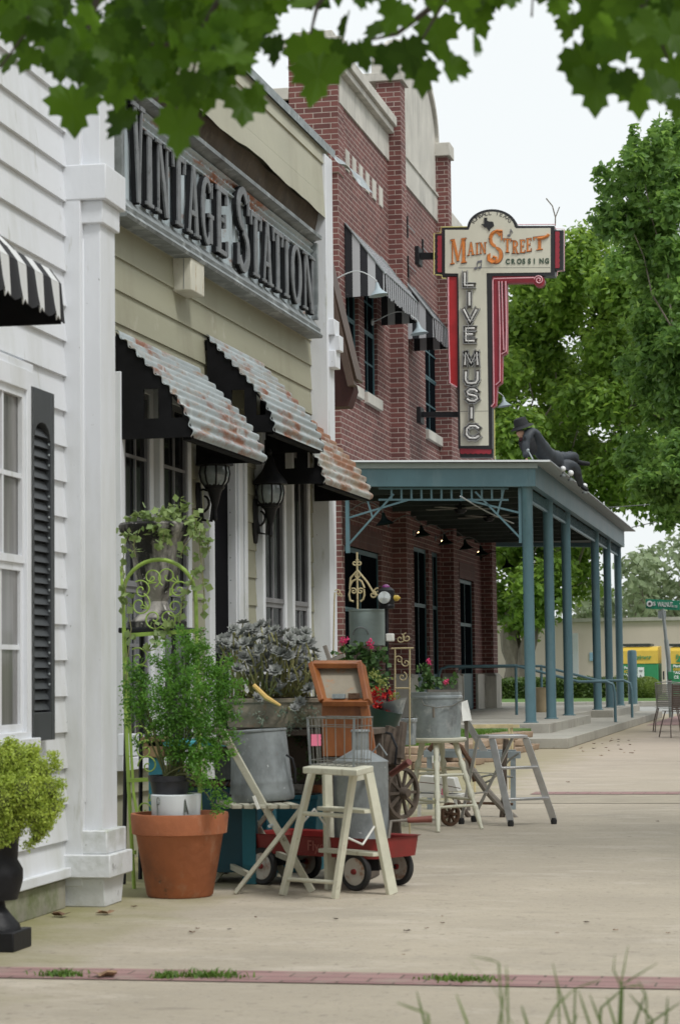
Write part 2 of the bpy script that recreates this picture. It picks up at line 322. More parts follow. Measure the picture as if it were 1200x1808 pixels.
# control joints of the slab
jm = mat('dark_joint', (.12,.11,.085), .95)  # plain dark colour of the joints
for py in (1346,):
    y = G(900, py).y; struct(MB().poly([(-4, y, .004), (14, y, .004), (14, y+.012, .004), (-4, y+.012, .004)]).build('paving_joint', jm, smooth=0))
a, b_ = G(1140, 1281), G(1152, 1262)
struct(MB().poly([(a.x, a.y, .006), (14, a.y, .006), (14, b_.y, .006), (a.x, b_.y, .006)]).build('paver_path', bandm, smooth=0))
YC = G(1130, 1247).y
struct(MB().poly([(-60, 60, -.01), (60, 60, -.01), (60, YC, -.01), (-60, YC, -.01)]).build('road', mat('road_surface', (.3,.3,.28), .9, var=.12, vs=.6, stains=[((.2,.2,.19), .8, .5, .8)]), smooth=0))
MK = MB().box(-60, 60, YC, YC+.3, -.02, .16); struct(MK.build('kerb', M['slab'], bevel=.02))
struct(MB().poly([(-80, YC+.3, .15), (80, YC+.3, .15), (80, YC+60, .15), (-80, YC+60, .15)]).build('lawn', grassm, smooth=0))
# lawn patch between the two buildings
struct(MB().poly([(-9, 19.5, .03), (-4.35, 19.5, .03), (-4.2, 33.2, .03), (-9, 33.2, .03)]).build('grass_patch', grassm, smooth=0))
# ================================================================ WHITE BUILDING
W = Frame((-3.72, 11.2, 0), 1385)
W.O = V(G(113, 1602).x, G(113, 1602).y, 0); W.M = Matrix.Translation(W.O) @ Matrix.Rotation(W.rz, 4, 'Z')
wb = fthing('white_building', W, 'white clapboard building at the left edge with shuttered window and corner pilaster', 'building')
def clapboards(mb, u0, u1, z0, z1, e, t=.018, v=0., holes=()):
    z = z0; 
    while z < z1-.01:
        zt = min(z+e, z1); segs = [(u0, u1)]
        for (a, b, c, d) in holes:
            if c < zt-.02 and d > z+.02:
                ns_ = []
                for s0, s1 in segs:
                    if a > s0: ns_.append((s0, min(a, s1)))
                    if b < s1: ns_.append((max(b, s0), s1))
                segs = [q for q in ns_ if q[1]-q[0] > .01]
        for s0, s1 in segs:
            mb.prism([(v-.01, s0, z), (v+t, s0, z), (v+.003, s0, zt), (v-.01, s0, zt)], (0, s1-s0, 0))
        z += e
e_w = (W.z(95, 345)-W.z(95, 407))
zf = W.z(100, 1551)
c = MB(); clapboards(c, -6, .0, zf, 6.6, e_w, .022); c.box(-.3, -.01, -6, .2, zf, 6.6)
c.build('wall', M['white'], wb, local=True)
c = MB(); c.box(-.35, .02, -6, -.02, -.01, zf-.003); c.build('foundation', M['stone'], wb, local=True, bevel=.015)
# skirt board
MB().box(.0, .045, -6, -.02, zf-.002, zf+.045).build('skirt_board', M['white'], wb, local=True, bevel=.004)
# corner pilaster: near face 100..180 px, street face 180..206
pv = W.vz(182, 1300, 0.06)[0]
pu1 = W.u(207, 1300, pv)
pil = MB()
pil.box(-.25, pv*.52, .0, .05, .1, 6.6)
pil.box(-.25, pv, .05, pu1, .1, 6.6)
pil.box(-.25, pv*.55, .035, .05, .5, W.z(183, 390, pv)-.1)
po = pil.build('pilaster', M['white'], wb, local=True, bevel=.004)
zb = lambda py: W.vz(187, py, 0.03)[1]
b2 = MB()
for (y0, y1, e) in ((1466, 1508, .035), (1508, 1549, .06)):
    b2.box(-.2, pv+e, .05-e*1.3, pu1+e, zb(y1), zb(y0))
b2.prism([(-.2, .02, 0), (-.2, .0, zb(1549)-.002), (-.2, pu1+.05, zb(1549)-.002), (-.2, pu1, 0)], (pv+.2+.02, 0, 0))
b2.build('pilaster_base', mat('mildewed_white_paint', (.64,.66,.68), .6, var=.06, vs=3, bump=.15, bs=30, stains=[((.40,.42,.38), 4, .5, .7), ((.10,.10,.09), 7, .62, .72), ((.3,.34,.16), 5.5, .62, .74), ((.2,.2,.18), 40, .66, .72)]), po, local=True, bevel=.006)
b3 = MB(); zt = lambda py: W.vz(200, py, .03)[1]
for (y0, y1, e) in ((290, 352, .045), (352, 392, .02)): b3.box(-.2, pv+e, .05-e*1.2, pu1+e, zt(y1), zt(y0))
b3.build('pilaster_capital', M['white'], po, local=True, bevel=.005)
# window
def casing(mb, u0, u1, z0, z1, w, d, v=.0, sill=True):
    mb.box(v, v+d, u0-w, u0, z0-w, z1+w); mb.box(v, v+d, u1, u1+w, z0-w, z1+w)
    mb.box(v, v+d+.003, u0, u1, z1, z1+w); mb.box(v, v+d+.003, u0, u1, z0-w, z0)
def window(root, u0, u1, z0, z1, nx=2, nz=4, rail=.5, cw=.06, cd=.04, cm=None, sm=None, v=.042, mull=.012, curtain=None, gl=None):
    cm = cm or M['white']; sm = sm or cm
    m = MB(); casing(m, u0, u1, z0, z1, cw, cd+.02, v-.042); wo = m.build('window', cm, root, local=True, bevel=.003)
    m = MB(); s = .035; zr = z0+(z1-z0)*rail
    for a, b, vv in ((z0, zr, v-.006), (zr, z1, v+.004)):
        m.box(vv-.01, vv+.012, u0, u0+s, a, b); m.box(vv-.01, vv+.012, u1-s, u1, a, b)
        m.box(vv-.01, vv+.013, u0+s, u1-s, a, a+s); m.box(vv-.01, vv+.013, u0+s, u1-s, b-s, b)
        k = (u1-u0-2*s)/nx
        for i in range(1, nx): m.box(vv-.006, vv+.006, u0+s+k*i-mull/2, u0+s+k*i+mull/2, a+s, b-s)
        q = (b-a-2*s)/nz
        for i in range(1, nz): m.box(vv-.005, vv+.007, u0+s, u1-s, a+s+q*i-mull/2, a+s+q*i+mull/2)
    m.build('sash', sm, wo, local=True)
    m = MB().poly([(v-.008, u0, z0), (v-.008, u1, z0), (v-.008, u1, z1), (v-.008, u0, z1)]); m.build('pane', gl or M['glass'], wo, local=True, smooth=0)
    return wo
ww1 = W.u(34, 900, .03); wz1 = W.z(34, 690, .03); wz0 = W.z(34, 1292, .03)
curt = mat('window_pane_with_curtain', (.16,.155,.15), .12, var=.5, vs=1.3, spec=.8, sc3=(1,9,.6))
window(wb, ww1-1.05, ww1, wz0, wz1, nx=4, nz=2, rail=.49, cw=W.u(46, 900, .03)-ww1, cd=.05, mull=.022, gl=curt)
hd = MB().box(.0, .06, ww1-1.3, ww1+.12, W.z(45, 681, .05), W.z(45, 640, .05)); hd.build('window_head', M['white'], wb, local=True, bevel=.005)
sl = MB().box(.0, .10, ww1-1.3, ww1+.1, W.z(45, 1322, .05), W.z(45, 1303, .05)); sl.build('window_sill', M['white'], wb, local=True, bevel=.004)
# louvred shutter
su0, su1 = W.u(48, 950, .05), W.u(90, 950, .05); sz1, sz0 = W.z(68, 688, .05), W.z(75, 1307, .05)
sh = MB(); t = .05
sh.box(.02, .02+t, su0, su0+t, sz0, sz1); sh.box(.02, .02+t, su1-t, su1, sz0, sz1)
zr1, zr0 = sz1-.2, sz0+.13
sh.box(.02, .069, su0+t, su1-t, zr0-.13, zr0)
mid = (zr1+zr0)/2-.05; sh.box(.02, .069, su0+t, su1-t, mid-.05, mid+.05) if False else None
# arched head rail
pts = [(.02, su0+t, sz1), (.02, su0+t, zr1-.03)]
for i in range(9):
    a = math.pi*i/8; cu = (su0+su1)/2; r = (su1-su0)/2-t
    pts.append((.02, cu-r*math.cos(a)*.92, zr1-.03+.075*math.sin(a)))
pts += [(.02, su1-t, zr1-.03), (.02, su1-t, sz1)]
sh.prism(pts, (.049, 0, 0)); sh.box(.015, .022, su0+.01, su1-.01, sz0+.02, sz1-.02)
sho = sh.build('shutter', M['shutter'], wb, local=True, bevel=.003)
lo = MB(); nl = 27
for i in range(nl):
    z = zr0+.01+(zr1+.02-zr0)*i/nl; lo.prism([(.03, su0+t, z), (.06, su0+t, z), (.038, su0+t, z+.042), (.03, su0+t, z+.042)], (0, su1-su0-2*t, 0))
lo.build('louvre', M['shutter'], sho, local=True)
pn = MB(); 
for i in range(nl):
    if i % 7 not in (0, 1): pn.sphere((.062, su1-t-.012, zr0+.03+(zr1+.02-zr0)*i/nl), .006, 6, 4)
pn.build('pin', M['galv'], sho, local=True)
# striped awning of the white building (only its far end is in the picture)
def stripemat(name, c1, c2, period, axis=1, off=0.):
    m = mat(name, c1, .75, var=.06); nt = m.node_tree; b = nt.nodes['Principled BSDF']
    tc = N(nt, 'ShaderNodeTexCoord'); sp = N(nt, 'ShaderNodeSeparateXYZ'); nt.links.new(tc.outputs['Object'], sp.inputs[0])
    src = sp.outputs[axis]
    if axis == 3: pass
    md = N(nt, 'ShaderNodeMath'); md.operation = 'PINGPONG'; md.inputs[1].default_value = period/2
    ad = N(nt, 'ShaderNodeMath'); ad.operation = 'ADD'; ad.inputs[1].default_value = off+100*period; nt.links.new(src, ad.inputs[0]); nt.links.new(ad.outputs[0], md.inputs[0])
    gt = N(nt, 'ShaderNodeMath'); gt.operation = 'GREATER_THAN'; gt.inputs[1].default_value = period/4; nt.links.new(md.outputs[0], gt.inputs[0])
    mx = N(nt, 'ShaderNodeMix'); mx.data_type = 'RGBA'; mx.inputs[6].default_value = tuple(c1)+(1,); mx.inputs[7].default_value = tuple(c2)+(1,)
    nt.links.new(gt.outputs[0], mx.inputs[0]); nt.links.new(mx.outputs[2], b.inputs['Base Color']); return m
aw = fthing('striped_awning', W, 'black and white striped canvas awning with scalloped valance on the white clapboard wall', 'awning')
va = 1.0
# far side of the awning: attachment at wall px ~ (?,400..575), outer corner (108,572)
ua = W.u(0, 400, 0.02) 
uo = None
best = 9
for k in range(400):
    uu = -3+k*.01; vv, zz = W.vz(108, 572, uu)
    v2, z2 = W.vz(5, 405, uu)
    if abs(vv-.62) < best: best = abs(vv-.62); ua = uu
vo, zo = W.vz(108, 572, ua); zt_ = W.vz(0, 398, ua)[1]+.05
prof = [(0, zt_+.28), (vo*.35, zt_+.06), (vo*.7, zo+.30), (vo*.93, zo+.22), (vo, zo+.16)]
strp = stripemat('awning_stripe_canvas', (.62,.63,.63), (.013,.013,.016), .2)
m = MB(); L_ = 2.6; n = 26
for i in range(n):
    for j in range(len(prof)-1):
        u0, u1 = ua-L_+L_*i/n, ua-L_+L_*(i+1)/n
        (v0, z0), (v1, z1) = prof[j], prof[j+1]; m.poly([(v0, u0, z0), (v0, u1, z0), (v1, u1, z1), (v1, u0, z1)])
m.build('canvas', strp, aw, local=True, solid=.006)
m = MB(); n = 104
for i in range(n):
    u0, u1 = ua-L_+L_*i/n, ua-L_+L_*(i+1)/n
    d = lambda u: .13+.03*abs(math.sin((u-ua+.05)*math.pi/.1)); w_ = lambda u: .012*math.sin((u-ua)*31)
    m.poly([(vo, u0, zo+.16), (vo, u1, zo+.16), (vo+.015+w_(u1), u1, zo+.16-d(u1)), (vo+.015+w_(u0), u0, zo+.16-d(u0))])
m.build('valance', strp, aw, local=True, solid=.004)
m = MB().prism([(0, ua, zt_+.28)]+[(v, ua, z) for v, z in prof[1:]]+[(vo, ua, zo), (0, ua, zo)], (0, .005, 0))
m.build('side_panel', M['black'], aw, local=True)
# ================================================================ VINTAGE BUILDING
_o = at(400, 1100, 15.0)
Vt = Frame((-4.1, 15.6, 0), 1505)
# shift so that the wall plane passes x = -4.1 at y = 15.6
vb = fthing('shop_building', Vt, 'tan clapboard shop with overhanging pale parapet and white end pilaster', 'building')
uz = Vt.uz
uE = Vt.u(560, 700); U0 = Vt.u(150, 700)
ztop = Vt.z(560, 258, .12)
e_t = abs(Vt.z(400, 565)-Vt.z(400, 565-55))
def line_z(p1, p2, v=0.):   # mean height of an edge given by two pixels
    return (Vt.z(*p1, v)+Vt.z(*p2, v))/2
zA, zB = line_z((206.7, 453), (400, 565)), line_z((206.7, 515), (353, 587))
zC, zD = line_z((313, 511.7), (558, 651.7)), line_z((300, 563), (560, 695))
print('siding z', zA, zB, zC, zD)
e_t = .205 if not .12 < (zA-zB) < .4 else (zA-zB)
def hole(x0, x1, y0, y1): return (Vt.u(x0, 1000), Vt.u(x1, 1000), y0, y1)
zsill = .95
wins = [(212, 257), (281, 325), (461, 495), (513, 538)]
c = MB(); z0s = zA-e_t*math.floor((zA-.25)/e_t)
clapboards(c, U0, uE, z0s, ztop-.02, e_t, .016)
c.box(-.4, -.008, U0, uE+.1, 0, ztop-.05)
c.build('wall', M['tan'], vb, local=True)
# parapet clad with pale boards, hung forward of the wall
vp_ = .12
zl = [Vt.z(566, 379, vp_), Vt.z(553, 333, vp_), Vt.z(553, 275, vp_), Vt.z(560, 258, vp_)+.02]
print('parapet z', zl)
c = MB(); zs = sorted(zl)
uP = uE
for k in range(1, 3): c.prism([(vp_-.03, U0, zs[k]), (vp_+.014, U0, zs[k]), (vp_, U0, zs[k+1]), (vp_-.03, U0, zs[k+1])], (0, uP-U0, 0))
# lowest board with a warped lower edge
n = 60; m = MB()
def wav(u): 
    return zs[0]+.012*math.sin(u*1.7+.6)+.009*math.sin(u*4.1)+.003*math.sin(u*13)+.10*max(0, 1-abs(u-.75)/.5)*0
for i in range(n):
    a, b = U0+(uP-U0)*i/n, U0+(uP-U0)*(i+1)/n
    fl = lambda u: .008+.003*math.sin(u*2.9)
    c.poly([(vp_+.014, a, zs[1]-.001), (vp_+.014+fl(a), a, wav(a)), (vp_+.014+fl(b), b, wav(b)), (vp_+.014, b, zs[1]-.001)])
c.box(.0, vp_-.032, U0, uP, zs[0]+.2, zs[3]-.01)
c.build('parapet', M['tan2'], vb, local=True)
tar = mat('tarred_underlay', (.07,.05,.032), .75, var=.35, vs=5, bump=.4, bs=9, stains=[((.13,.1,.07), 7, .55, .75)])
c = MB(); 
zsg = Vt.z(557, 412, .1)
c.grid(lambda s, t: (.02+(vp_-.03)*t*.8+.012*math.sin(s*40+t*3), U0+(uP-U0)*s, zsg-.02+(zs[0]+.05-zsg)*t), 60, 3); c.build('underlay', tar, vb, local=True)
# metal coping with a curled end
c = MB(); c.prism([(vp_+.035, U0, zs[3]-.02), (vp_+.04, U0, zs[3]+.045), (-.3, U0, zs[3]+.075), (-.3, U0, zs[3]+.06), (vp_+.02, U0, zs[3]+.03)], (0, uP-U0+.08, 0))
cu = [(.0,0,0)]
for i in range(14):
    t = i/13; c.poly([(vp_+.03-.02+.28*t, uP+.05, zs[3]+.03-.30*t-.03*math.sin(t*9)), (vp_+.03+.28*t+.012, uP+.45, zs[3]+.03-.3*t-.02*math.sin(t*9)), 
            (vp_+.03+.28*(t+.077)+.012, uP+.45, zs[3]+.03-.3*(t+.077)-.02*math.sin((t+.077)*9)), (vp_+.03-.02+.28*(t+.077), uP+.05, zs[3]+.03-.3*(t+.077)-.03*math.sin((t+.077)*9))]) if i < 12 else None
c.build('coping', M['galv'], vb, local=True, smooth=0)
# white end pilaster
pe = Vt.u(583, 900, .16)
c = MB(); c.box(-.4, .15, uE, pe, 0, zs[3]-.05); pz = c.build('pilaster', M['white'], vb, local=True, bevel=.004)
c = MB().box(-.05, .149, uE-.012, uE-.002, 0, zs[3]-.06); c.build('trim_board', M['tan'], vb, local=True)
c = MB()
for (y0, y1, e) in ((560, 588, .05), (588, 615, .085), (615, 645, .055)): c.box(-.2, .15+e, uE-e*.3, pe+e, Vt.z(575, y1, .15), Vt.z(575, y0, .15))
c.build('pilaster_capital', M['white'], pz, local=True, bevel=.005)
# windows and door
greysash = mat('grey_window_sash', (.2,.2,.21), .5, var=.15)
zw1 = Vt.z(300, 745)+.1
for i, (a, b) in enumerate(wins):
    u0, u1 = Vt.u(a, 1000, .03), Vt.u(b, 1000, .03)
    window(vb, u0, u1, .62, zw1, nx=2, nz=3 if i < 2 else 1, rail=.46, cw=.075 if i < 2 else .07, cd=.045, sm=greysash, mull=.02)
du0, du1 = Vt.u(375, 1000, .03), Vt.u(403, 1000, .03)
m = MB(); dz = Vt.z(380, 790, .03)
m.box(-.01, .05, du0-.13, du0, .0, dz+.1); m.box(-.01, .09, du1, du1+.30, .0, dz+.1); m.box(-.01, .052, du0, du1, dz, dz+.1)
m.box(.09, .105, du1+.03, du1+.07, .0, dz+.08); m.box(.09, .105, du1+.2, du1+.27, .0, dz+.08)
dr = m.build('door', M['white'], vb, local=True, bevel=.004)
MB().box(.0, .03, du0, du1, .0, dz).build('door_leaf', mat('dark_door', (.006,.006,.008), .8, var=.3, spec=.05), dr, local=True, bevel=.004)
m = MB()
for i in range(14): m.sphere((.055, du1-.03, .5+i*.16), .006, 6, 4)
m.build('stud', M['galv'], dr, local=True)
# ---- galvanised shop sign
sg = fthing('shop_sign', Vt, 'long corrugated galvanised sign with dark raised serif letters high on the tan shop', 'sign')
su1 = Vt.u(563, 500, .12); su0 = Vt.u(217, 350, .12)
sz1 = (Vt.z(557, 414, .12)+Vt.z(248, 163, .12))/2; sz0 = (Vt.z(563, 593, .12)+Vt.z(235, 398, .12))/2
print('sign', su0, su1, sz0, sz1)
fw = .07
m = MB()
m.prism([(.02, su0, sz0), (.14, su0, sz0), (.15, su0, sz0+.02), (.125, su0, sz0+.05), (.13, su0, sz0+.075), (.085, su0, sz0+.13), (.075, su0, sz0+.15), (.02, su0, sz0+.15)], (0, su1-su0, 0))
m.prism([(.02, su0, sz1-.06), (.07, su0, sz1-.06), (.10, su0, sz1-.035), (.15, su0, sz1-.03), (.15, su0, sz1), (.02, su0, sz1)], (0, su1-su0, 0))
m.box(.02, .115, su0, su0+.05, sz0+.151, sz1-.061); m.box(.02, .115, su1-.05, su1, sz0+.151, sz1-.061)
m.build('frame', M['galvd'], sg, local=True)
m = MB(); nn = int((su1-su0)/.085)
uV = su0+(su1-su0)*.56
def corr(s, t):
    u = su0+.05+(su1-su0-.1)*s; return (.055+.016*math.sin((u-su0)*2*math.pi/.085), u, sz0+fw+(sz1-sz0-2*fw)*t)
m.grid(corr, nn*8, 1)
ridgem = mat('rust_streaked_strip', (.36,.41,.43), .5, .4, var=.15, vs=3, stains=[((.30,.11,.05), 2.4, .54, .64, (1,.7,3)), ((.5,.53,.54), 4, .58, .7)])
signm = mat('corrugated_sign_sheet', (.42,.48,.51), .5, .5, var=.18, vs=3, stains=[((.27,.12,.06), 2.6, .6, .7, (1,1,2)), ((.42,.46,.47), 4, .55, .7)])
m.build('panel', signm, sg, local=True)
m = MB()   # horizontal ridged sheet over the small letters
zr0_, zr1_ = sz0+.165+(sz1-.075-sz0-.165)*.80, sz1-.062
m.grid(lambda s, t: (.078+.012*math.sin(t*2*math.pi*2.5), su0+.3+(su1-su0-.36)*s, zr0_+(zr1_-zr0_)*t), 2, 40)
m.build('ridged_strip', ridgem, sg, local=True)
# serif stroke font: each glyph is a list of closed polygons on a unit box (x 0..w, y 0..1)
def bar(x0, y0, x1, y1, wd): return [(x0-wd/2, y0), (x0+wd/2, y0), (x1+wd/2, y1), (x1-wd/2, y1)]
def hb(x0, x1, y, t): return [(x0, y-t/2), (x1, y-t/2), (x1, y+t/2), (x0, y+t/2)]
def arc(cx, cy, rx, ry, a0, a1, w0, w1, n=16):
    o, i = [], []
    for k in range(n+1):
        a = math.radians(a0+(a1-a0)*k/n); f = abs(math.cos(a)); wd = w1+(w0-w1)*f
        o.append((cx+(rx)*math.cos(a), cy+(ry)*math.sin(a))); i.append((cx+(rx-wd)*math.cos(a), cy+(ry-min(wd, w1+.03))*math.sin(a)))
    return ('ring', o, i)
T, t_, s_ = .165, .06, .045
def serif(x, y, w=.34): return hb(x-w/2, x+w/2, y, s_)
GL = {
 'V': (.8, [bar(.2, 1, .42, 0, T), bar(.62, 1, .42, 0, t_), serif(.2, .97, .4), serif(.62, .97, .3)]),
 'I': (.42, [bar(.21, 0, .21, 1, T), serif(.21, .03), serif(.21, .97)]),
 'N': (.8, [bar(.16, 0, .16, 1, t_), bar(.64, 0, .64, 1, t_), bar(.18, 1, .62, 0, T), serif(.14, .03, .26), serif(.14, .97, .26), serif(.64, .97, .28)]),
 'T': (.7, [bar(.35, 0, .35, 1, T), hb(.03, .67, .965, .07), bar(.06, .78, .04, 1, .06), bar(.64, .78, .66, 1, .06), serif(.35, .03)]),
 'A': (.76, [bar(.14, 0, .36, 1, t_), bar(.6, 0, .38, 1, T), hb(.2, .56, .32, .07), serif(.14, .03, .26), serif(.6, .03, .32)]),
 'G': (.78, [arc(.4, .5, .34, .5, 45, 315, T, .07), bar(.62, .05, .62, .45, .14), hb(.46, .76, .45, .06), bar(.66, .72, .66, .95, .05)]),
 'E': (.66, [bar(.2, 0, .2, 1, T), hb(.06, .6, .965, .07), hb(.06, .62, .035, .07), hb(.28, .48, .52, .06), bar(.58, .78, .58, .98, .05), bar(.6, .02, .6, .24, .05), bar(.47, .42, .47, .62, .05)]),
 'S': (.68, [arc(.34, .74, .28, .26, 30, 270, .13, .08), arc(.34, .25, .29, .26, -150, 90, .15, .08), bar(.58, .7, .58, .95, .05), bar(.09, .05, .09, .3, .05)]),
 'O': (.8, [arc(.4, .5, .36, .5, 0, 360, T, .07, 28)]),
 'M': (.95, [bar(.14, 0, .14, 1, t_), bar(.8, 0, .8, 1, T), bar(.2, 1, .47, .1, .15), bar(.74, 1, .47, .1, t_), serif(.14, .03, .24), serif(.8, .03, .32), serif(.14, .97, .22), serif(.8, .97, .3)]),
 'R': (.78, [bar(.2, 0, .2, 1, T), arc(.34, .74, .32, .26, -90, 90, .15, .07), hb(.2, .36, .965, .07), hb(.2, .36, .5, .06), bar(.6, .0, .38, .5, .17), serif(.2, .03), serif(.66, .03, .24), serif(.14, .97, .2)]),
}
def glyph(mb, ch, org, ex, ey, en, sx, sy, depth, k0=0):
    """ex, ey, en: unit vectors; each stroke is a little prouder than the last so that no two faces share a plane"""
    wd, st = GL[ch]; k = k0
    def P(x, y, dd): return org+ex*(x*sx)+ey*(y*sy)+en*dd
    for s in st:
        dd = depth+k*.0013; k += 1
        if s[0] == 'ring':
            o, i = s[1], s[2]
            for q in range(len(o)-1):
                n = len(mb.v); pts = [o[q], o[q+1], i[q+1], i[q]]
                mb.v += [P(x, y, 0) for x, y in pts]+[P(x, y, dd) for x, y in pts]
                mb.f += [[n+4, n+5, n+6, n+7], [n, n+1, n+5, n+4], [n+2, n+3, n+7, n+6]]
                if q == 0: mb.f.append([n+3, n, n+4, n+7])
                if q == len(o)-2: mb.f.append([n+1, n+2, n+6, n+5])
        else:
            mb.prism([P(x, y, 0) for x, y in s], en*dd)
    return wd*sx
def textlen(t, s): return sum((GL[c][0]*s if c != ' ' else .25*s) for c in t)
SP = [('V', 1.30), ('INTAGE', 1.0), (' ', 1), ('S', 1.25), ('TATION', .98)]
LP = [('V', 238, 262), ('I', 261, 278), ('N', 280, 306), ('T', 309, 333), ('A', 335, 358), ('G', 359, 382), ('E', 385, 407), ('S', 421, 447), ('T', 446, 466), ('A', 467, 485), ('T', 485, 504), ('I', 505, 515), ('O', 517, 537), ('N', 538, 559)]
zl0 = sz0+.165; zbig = sz1-.075; zsm = zl0+(zbig-zl0)*.79
for ch, xa, xb in LP:
    big = ch in 'VS'; ua_, ub_ = Vt.u(xa, 470, .13), Vt.u(xb, 470, .13); sx_ = (ub_-ua_)/GL[ch][0]; z_b = zl0-(.02 if big else 0)
    m = MB(); glyph(m, ch, V(.078, ua_, z_b), V(0, 1, 0), V(0, 0, 1), V(1, 0, 0), sx_, (zbig if big else zsm)-z_b, .028); lo_ = m.build('letter', M['letter'], sg, local=True, smooth=0)
    m = MB(); glyph(m, ch, V(.078+.0295, ua_+.004, z_b+.004), V(0, 1, 0), V(0, 0, 1), V(1, 0, 0), sx_*.97, (zbig if big else zsm)-z_b-.008, .011); m.build('letter_face', M['letterface'], lo_, local=True, smooth=0)
# ---- corrugated awnings
def awning(u0, u1, zt, zb, vo, label, rm, holes=True):
    a = fthing('corrugated_awning', Vt, label, 'awning', 'corrugated metal awnings on the tan shop')
    # profile: from (0,zt) sloping to near (vo*.8) then steeper to (vo,zb), with waves perpendicular to the slope
    base = []
    P0, P1, P2, P3 = V(.03, 0, zt), V(vo*.55, 0, zt-(zt-zb)*.42), V(vo*.97, 0, zb+(zt-zb)*.33), V(vo, 0, zb)
    nn = 88
    for i in range(nn+1):
        t = i/nn; base.append(P0*(1-t)**3+P1*3*t*(1-t)**2+P2*3*t*t*(1-t)+P3*t**3)
    ln = [0]
    for i in range(nn): ln.append(ln[-1]+(base[i+1]-base[i]).length)
    pr = []
    for i, p in enumerate(base):
        d = (base[min(i+1, nn)]-base[max(i-1, 0)]).normalized(); nrm = V(-d.z, 0, d.x); 
        if nrm.z < 0: nrm = -nrm
        pr.append(p+nrm*.011*math.sin(ln[i]*2*math.pi/.078))
    m = MB(); m.grid(lambda s, t: (pr[round(t*nn)].x, u0+(u1-u0)*s, pr[round(t*nn)].z), 2, nn)
    m.build('sheet', rm, a, local=True, solid=.004)
    for uu in (u0+.012, u1-.03):
        m = MB(); cols = [0, .17, .36, .55, .72, .86, 1]     # side boards with two see-through openings
        def top(v): 
            for q in range(nn):
                if base[q].x <= v <= base[q+1].x+1e-6: return base[q].z-.012
            return base[-1].z
        hz = [None, None, (zb+.12, zb+.30), None, (zb+.12, zb+.27), None]
        for k in range(6):
            sub = 3
            for q in range(sub):
                v0 = .03+(vo-.03)*(cols[k]+(cols[k+1]-cols[k])*q/sub); v1 = .03+(vo-.03)*(cols[k]+(cols[k+1]-cols[k])*(q+1)/sub)
                if hz[k] and holes:
                    h0, h1 = hz[k]; h1a, h1b = min(h1, top(v0)-.02), min(h1, top(v1)-.02)
                    m.prism([(v0, uu, zb), (v1, uu, zb), (v1, uu, h0), (v0, uu, h0)], (0, .018, 0))
                    m.prism([(v0, uu, h1a), (v1, uu, h1b), (v1, uu, top(v1)), (v0, uu, top(v0))], (0, .018, 0))
                else: m.prism([(v0, uu, zb), (v1, uu, zb), (v1, uu, top(v1)), (v0, uu, top(v0))], (0, .018, 0))
        m.build('side_board', M['black'], a, local=True, smooth=0)
    m = MB().box(vo-.07, vo-.02, u0+.04, u1-.04, zb-.015, zb+.05); m.box(.0, .05, u0+.04, u1-.04, zt-.1, zt-.03)
    m.build('timber', M['black'], a, local=True)
    return a
uA2 = Vt.u(357, 600); vo2, zb2 = Vt.vz(485, 762, uA2); zt2 = Vt.z(357, 587, .03)
# outer plane at vo: find u for outer corner pixels
def uo_(px, py, vo): return Vt.uz(px, py, vo)
a1n = uo_(340, 771, vo2); a1f = uo_(470, 822, vo2); a3n = uo_(573, 853, vo2); a3f = uo_(657, 884, vo2); a2f = uo_(572, 792, vo2)
zt1 = Vt.z(215, 588, .03)
print('awn', vo2, zb2, zt2, a1n, a1f, a3n, a3f, a2f, zt1, 'uE', uE, 'pe', pe)
awning(a1n[0], a1f[0], zt1, a1n[1], vo2, 'streaky rusted corrugated awning with black sides above the leftmost shop windows', M['rusty'])
awning(uA2, a2f[0], zt2, zb2, vo2, 'highest corrugated awning over the shop door between the two others', M['rusty'])
awning(a3n[0], a3f[0], zt1, a3n[1], vo2, 'rustiest orange brown corrugated awning at the far end of the tan shop', M['rusty3'])
# ---- alarm box
bx0 = Vt.u(304, 480, .0); vb_, _ = Vt.vz(338, 500, bx0)
ab = fthing('alarm_box', Vt, 'stained cream metal box mounted on the tan wall below the sign', 'alarm box')
ubf = Vt.u(361, 480, vb_)
m = MB().box(.0, vb_, bx0, ubf, Vt.vz(338, 512, bx0)[1], Vt.vz(338, 453, bx0)[1])
m.build('housing', mat('stained_cream_metal', (.58,.56,.47), .5, var=.08, stains=[((.35,.22,.06), 14, .6, .7, (1,1,.3)), ((.2,.2,.18), 22, .66, .74)]), ab, local=True, bevel=.008)
MB().box(vb_*.6, vb_*.62, bx0-.004, bx0+.01, Vt.vz(338, 512, bx0)[1]+.01, Vt.vz(338, 453, bx0)[1]-.01).build('seam', M['galvd'], ab, local=True)
